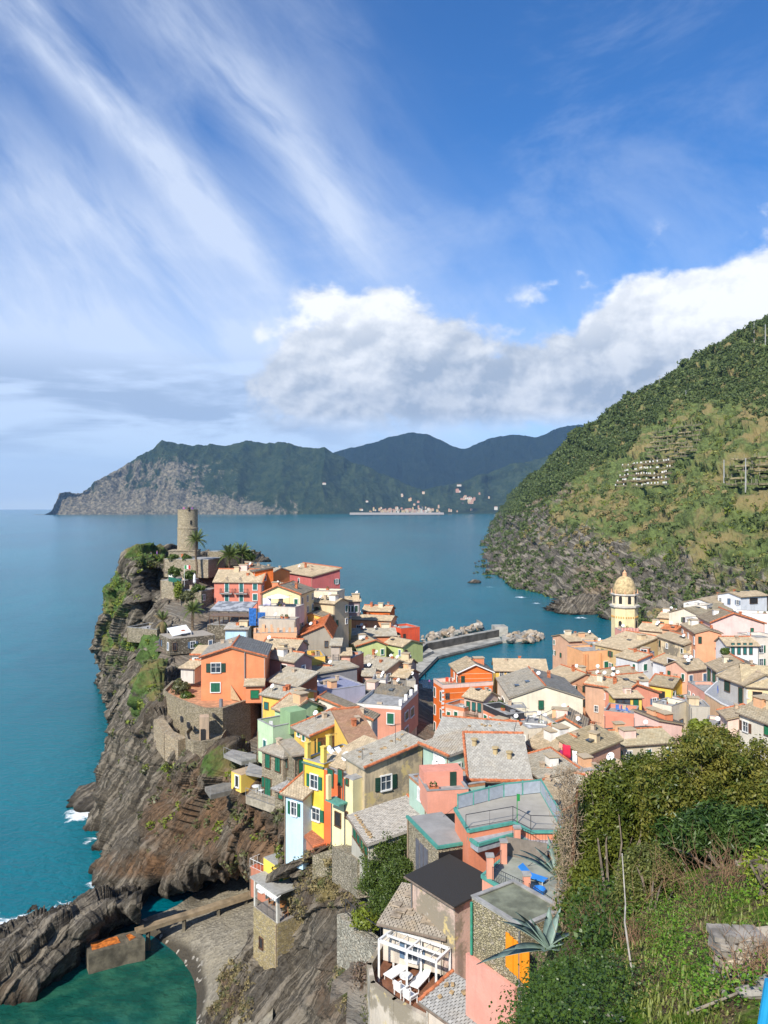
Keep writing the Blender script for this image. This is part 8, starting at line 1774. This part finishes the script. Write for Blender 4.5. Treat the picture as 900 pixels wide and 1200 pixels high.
tree('dark long leaved tree under the yellowing crown', fpoint(865, 1015), [(850, 975, 26, 60, 30), (890, 985, 25, 46, 34), (800, 985, 28, 34, 34)], 330, 90, .24, M_t3, 13, .42, stretch=.5)
tree('feathery olive green shrub tree in the middle of the slope', fpoint(762, 1085), [(758, 1030, 25, 34, 40), (745, 1060, 24, 24, 26), (785, 1050, 25, 20, 30)], 330, 120, .09, leafm('feather_leaf', (.06, .085, .018), (.20, .21, .05), .5, .25), 14, .34)
tree('bright leaved sapling at the right edge of the slope', fpoint(893, 1045), [(893, 1020, 20, 18, 26), (905, 1040, 19, 14, 22)], 26, 60, .10, leafm('sapling_leaf', (.10, .16, .012), (.28, .34, .03), .5, .3), 15, .3)
# pale stick and leaning pole
m = MB(); a = fpoint(742, 1140); q = [a, a+Vector((-.15, .1, 1.2)), Vector(A3(733, 1060, a.y+.6)), Vector(A3(729, 1000, a.y+1.2))]
for i in range(3): m.bar(q[i], q[i+1], .022-.004*i, 6)
m.build('bare_sapling', simple('pale_bark', (.42, .38, .33), .9, .2, 6), label='pale bare sapling stem in front of the olive shrub', cat='sapling')


m = MB(); a, b_ = fpoint(800, 1192)+Vector((0, 0, .15)), fpoint(862, 1172)+Vector((0, 0, .2)); m.bar(a, b_, .028, 7, .02); m.build('grey_log', simple('grey_timber', (.24, .20, .15), .9, .2, 4), label='weathered pale pole lying in the foreground grass', cat='pole')
m = MB(); a = Vector(A3(893, 1212, 7.5)); b_ = Vector(A3(903, 1150, 7.5)); m.bar(a, b_, .055, 12); m.build('blue_post', simple('blue_paint', (.02, .28, .52), .4, .08), label='blue painted post at the lower right corner', cat='post')
# dry stone wall on the right, stone by stone
def stone_wall(label, x0, y0, x1, y1, rows, seed):
    a, b_ = fpoint(x0, y0), fpoint(x1, y1); d = (b_-a); L = d.length; d.normalize(); rz = math.atan2(d.y, d.x); rt = empty('dry_stone_wall', a, label, 'wall', None, rz); gg = random.Random(seed); ms = []
    for s in range(6):
        m = MB(); m.box((0, 0, 0), (1, .9, 1)); m.v = [(x+gg.uniform(-.12, .12), y+gg.uniform(-.1, .1), z+gg.uniform(-.12, .12)) for x, y, z in m.v]; ms.append(m.mesh('stone', simple('wall_stone', ((.34, .29, .22), (.26, .23, .19), (.40, .34, .25))[s % 3], .95, .3, 3)))
    z = -.35
    for r in range(rows):
        hh = gg.uniform(.08, .14); x = gg.uniform(-.1, .1)
        while x < L:
            w = gg.uniform(.12, .32); o = link('stone', ms[gg.randrange(6)], rt); o.location = (x+w/2, gg.uniform(-.05, .05)+r*.03, z+hh/2); o.scale = (w*.97, .45, hh*.96); o.rotation_euler = (gg.uniform(-.08, .08), gg.uniform(-.08, .08), gg.uniform(-.1, .1)); x += w
        z += hh*.96
    m = MB(); m.box((L/2, .25, z/2-.2), (L*.97, .3, z+.2)); m.build('earth_core', simple('earth', (.07, .055, .04)), rt)
stone_wall('dry stone wall holding the terrace at the right of the slope', 845, 1150, 925, 1120, 11, 1); stone_wall('low tumbled stone row under the bare red bush', 800, 1062, 872, 1058, 3, 2); stone_wall('dry stone wall end at the right below the big tree', 868, 1010, 930, 990, 4, 3)
rk = []
for s in range(4):
    m = MB(); gg = random.Random(s+50); m.lathe([(.15, -.3), (.5, -.15), (.55, .1), (.3, .32), (.05, .36)], 7); m.v = [(x*(1+gg.uniform(-.25, .25)), y*(1+gg.uniform(-.25, .25)), z*(1+gg.uniform(-.3, .3))) for x, y, z in m.v]; rk.append(m.mesh('field_stone', simple('field_stone', (.26, .24, .20), .95, .25, 4)))
for i, (px, py, s, l) in enumerate(((872, 1165, .26, 'grey slab stone at the foot of the dry stone wall'), (892, 1150, .26, 'tall pale stone leaning at the right edge'), (845, 1168, .1, 'small pale stone left of the grey slab'), (712, 1190, .12, 'whitish stone in the ivy at the bottom'), (725, 1196, .09, 'small whitish stone right of the ivy stone'), (640, 1198, .16, 'pinkish stone at the bottom in the ivy'), (860, 1142, .3, 'square stone fallen from the wall'))):
    o = link('field_stone', rk[i % 4]); o.location = fpoint(px, py)+Vector((0, 0, .08)); o.scale = (s*1.6, s, s); o.rotation_euler.z = i; tag(o, l, 'stone')
# agave with separate leaves
def agave(label, px, py, Y, L, n, seed, name='agave', extra=()):
    c = Vector(A3(px, py, Y)); rt = empty(name, c, label, 'agave'); gg = random.Random(seed); mt = simple('agave_leaf', (.17, .24, .20), .5, .22, 3.0)
    def leaf(az, el, ll, curl, w=.16):
        m = MB(); k = 8; prev = None; d = Vector((math.cos(az)*math.cos(el), math.sin(az)*math.cos(el), math.sin(el))); p = Vector((0, 0, 0)); side = Vector((-math.sin(az), math.cos(az), 0)); vs = []
        for i in range(k+1):
            t = i/k; ww = w*(.75+.6*math.sin(math.pi*min(t*1.2, 1)*.7))*(1-t**2.4)+.004; up = side.cross(d)*-1; vs += [p-side*ww+up*ww*.35, p+up*-.02, p+side*ww+up*ww*.35, p-up*.07*(1-t)]; p = p+d*(ll/k); d = (d+Vector((0, 0, -curl/k))).normalized()
        fs = []
        for i in range(k):
            a = i*4
            for (u, v) in ((0, 1), (1, 2), (2, 3), (3, 0)): fs.append((a+u, a+v, a+4+v, a+4+u))
        m.add(vs, fs); m.build('leaf', mt, rt, True)
    for (az, el, ll, curl) in extra: leaf(az, el, ll, curl)
    for i in range(n): leaf(i*2.4+gg.random()*.3, gg.uniform(.25, 1.25), L*gg.uniform(.75, 1.1), gg.uniform(-.1, .9))
agave('large grey green agave overhanging the stone house roof', 642, 1112, 27, 1.5, 12, 4, extra=((math.pi+.1, .0, 2.6, .35), (math.pi+.35, .35, 1.9, .5), (math.pi-.4, .6, 1.8, .6), (math.pi-.1, .95, 1.7, .4)))
agave('tangled agave leaves beside the coral patio', 655, 1030, 36, 1.9, 8, 6, extra=((math.pi-.5, .5, 2.4, .5), (math.pi-.2, .8, 2.2, .6)))
agave('small spiky agave in the foreground grass at the right', 882, 1172, 13, .5, 14, 8)
# ------------------------------------------------------------------ people
def person_mesh():
    me = bpy.data.meshes.new('person'); J = dict(pel=(0, 0, .95), che=(0, -.01, 1.28), nec=(0, 0, 1.47), hea=(0, -.02, 1.62), top=(0, 0, 1.74), sl=(-.19, 0, 1.42), el=(-.25, .02, 1.14), hl=(-.27, -.06, .90), sr=(.19, 0, 1.42), er=(.26, .03, 1.15), hr=(.24, -.12, .95), kl=(-.10, -.03, .50), al=(-.11, .02, .08), fl=(-.11, -.14, .03), kr=(.11, .02, .50), ar=(.13, .06, .08), fr=(.13, -.10, .03), hpl=(-.09, 0, .90), hpr=(.09, 0, .90))
    K = list(J); Ed = [('pel', 'che'), ('che', 'nec'), ('nec', 'hea'), ('hea', 'top'), ('che', 'sl'), ('sl', 'el'), ('el', 'hl'), ('che', 'sr'), ('sr', 'er'), ('er', 'hr'), ('pel', 'hpl'), ('hpl', 'kl'), ('kl', 'al'), ('al', 'fl'), ('pel', 'hpr'), ('hpr', 'kr'), ('kr', 'ar'), ('ar', 'fr')]
    R = dict(pel=.14, che=.15, nec=.055, hea=.10, top=.07, sl=.065, el=.045, hl=.035, sr=.065, er=.045, hr=.035, kl=.06, al=.042, fl=.04, kr=.06, ar=.042, fr=.04, hpl=.095, hpr=.095)
    me.from_pydata([J[k] for k in K], [(K.index(a), K.index(b_)) for a, b_ in Ed], []); o = bpy.data.objects.new('person_base', me); COL.objects.link(o); o.modifiers.new('s', 'SKIN')
    for i, k in enumerate(K): sv = me.skin_vertices[0].data[i]; sv.radius = (R[k], R[k]*.85); sv.use_root = (i == 0)
    su = o.modifiers.new('u', 'SUBSURF'); su.levels = su.render_levels = 1; dg = bpy.context.evaluated_depsgraph_get(); out = bpy.data.meshes.new_from_object(o.evaluated_get(dg)); bpy.data.objects.remove(o); return out
def person_mat():
    m, b = newmat('person_clothes'); tcn = E.n('ShaderNodeTexCoord'); x, y, z = sep(E(tcn.outputs['Object'])); oi = E.n('ShaderNodeObjectInfo'); r = E(oi.outputs['Random']); k = E.n('ShaderNodeCombineColor'); k.mode = 'HSV'; E.put(k.inputs[0], r); k.inputs[1].default_value = .65; E.put(k.inputs[2], r*.5+.08)
    c = mix(sstep(z, .93, .95), (.03, .035, .06), E(k.outputs[0])); c = mix(sstep(z, 1.47, 1.49), c, (.5, .3, .2)); c = mix(sstep(z, 1.66, 1.68), c, (.05, .03, .02)); E.put(b.inputs['Base Color'], c); b.inputs['Roughness'].default_value = .9; return m
pmh = person_mesh(); pmh.materials.clear(); pmh.materials.append(person_mat())
for (x, y, z, rz, l) in ((TC[0]-.6, TC[1]-1.2, TZ-.95, 0, 'person leaning at the left of the castle tower top'), (TC[0]+.5, TC[1]-1.4, TZ-.95, .5, 'person in the middle of the castle tower top'), (TC[0]+1.3, TC[1]-.9, TZ-.95, 1, 'person at the right of the castle tower top'),
   (*A3(177, 655, 184), 1, 'person at the left end of the castle garden'), (*A3(184, 653.5, 183), 2, 'person in dark clothes near the castle garden corner'), (*A3(287.5, 648.5, 178), 0, 'left person of the pair on the roof walk behind the palms'), (*A3(290.5, 648.5, 178), .4, 'right person of the pair on the roof walk behind the palms'), (*A3(503, 846, 232*.9), 0, 'person walking in the shaded alley by the harbour'), (*A3(499, 838, 216), 1, 'person standing at the end of the shaded alley')):
    o = link('person', pmh); o.location = (x, y, max(z, 1.5)); o.rotation_euler.z = rz; tag(o, l, 'person')
# flag and white folded parasol in the castle garden
rt = empty('flagpole', A3(216, 688, 158), 'flagpole with a small tricolour flag in the castle garden', 'flagpole'); m = MB(); m.bar((0, 0, 0), (0, 0, 4.6), .04); m.build('pole', M_white, rt)
for i, c in enumerate(((.02, .25, .06), (.75, .75, .72), (.55, .02, .03))): m = MB(); m.box((.25+i*.4, .04*math.sin(i*2), 4.1), (.4, .03, .75)); m.build('flag_stripe', simple('flag_cloth', c), rt)
m = MB(); p = A3(228, 684, 159); m.lathe([(.1, 0), (.32, .3), (.28, 1.6), (.06, 2.1)], 8, p); m.build('folded_parasol', M_white, label='folded white parasol at the foot of the tall palm', cat='parasol')
auto_windows()
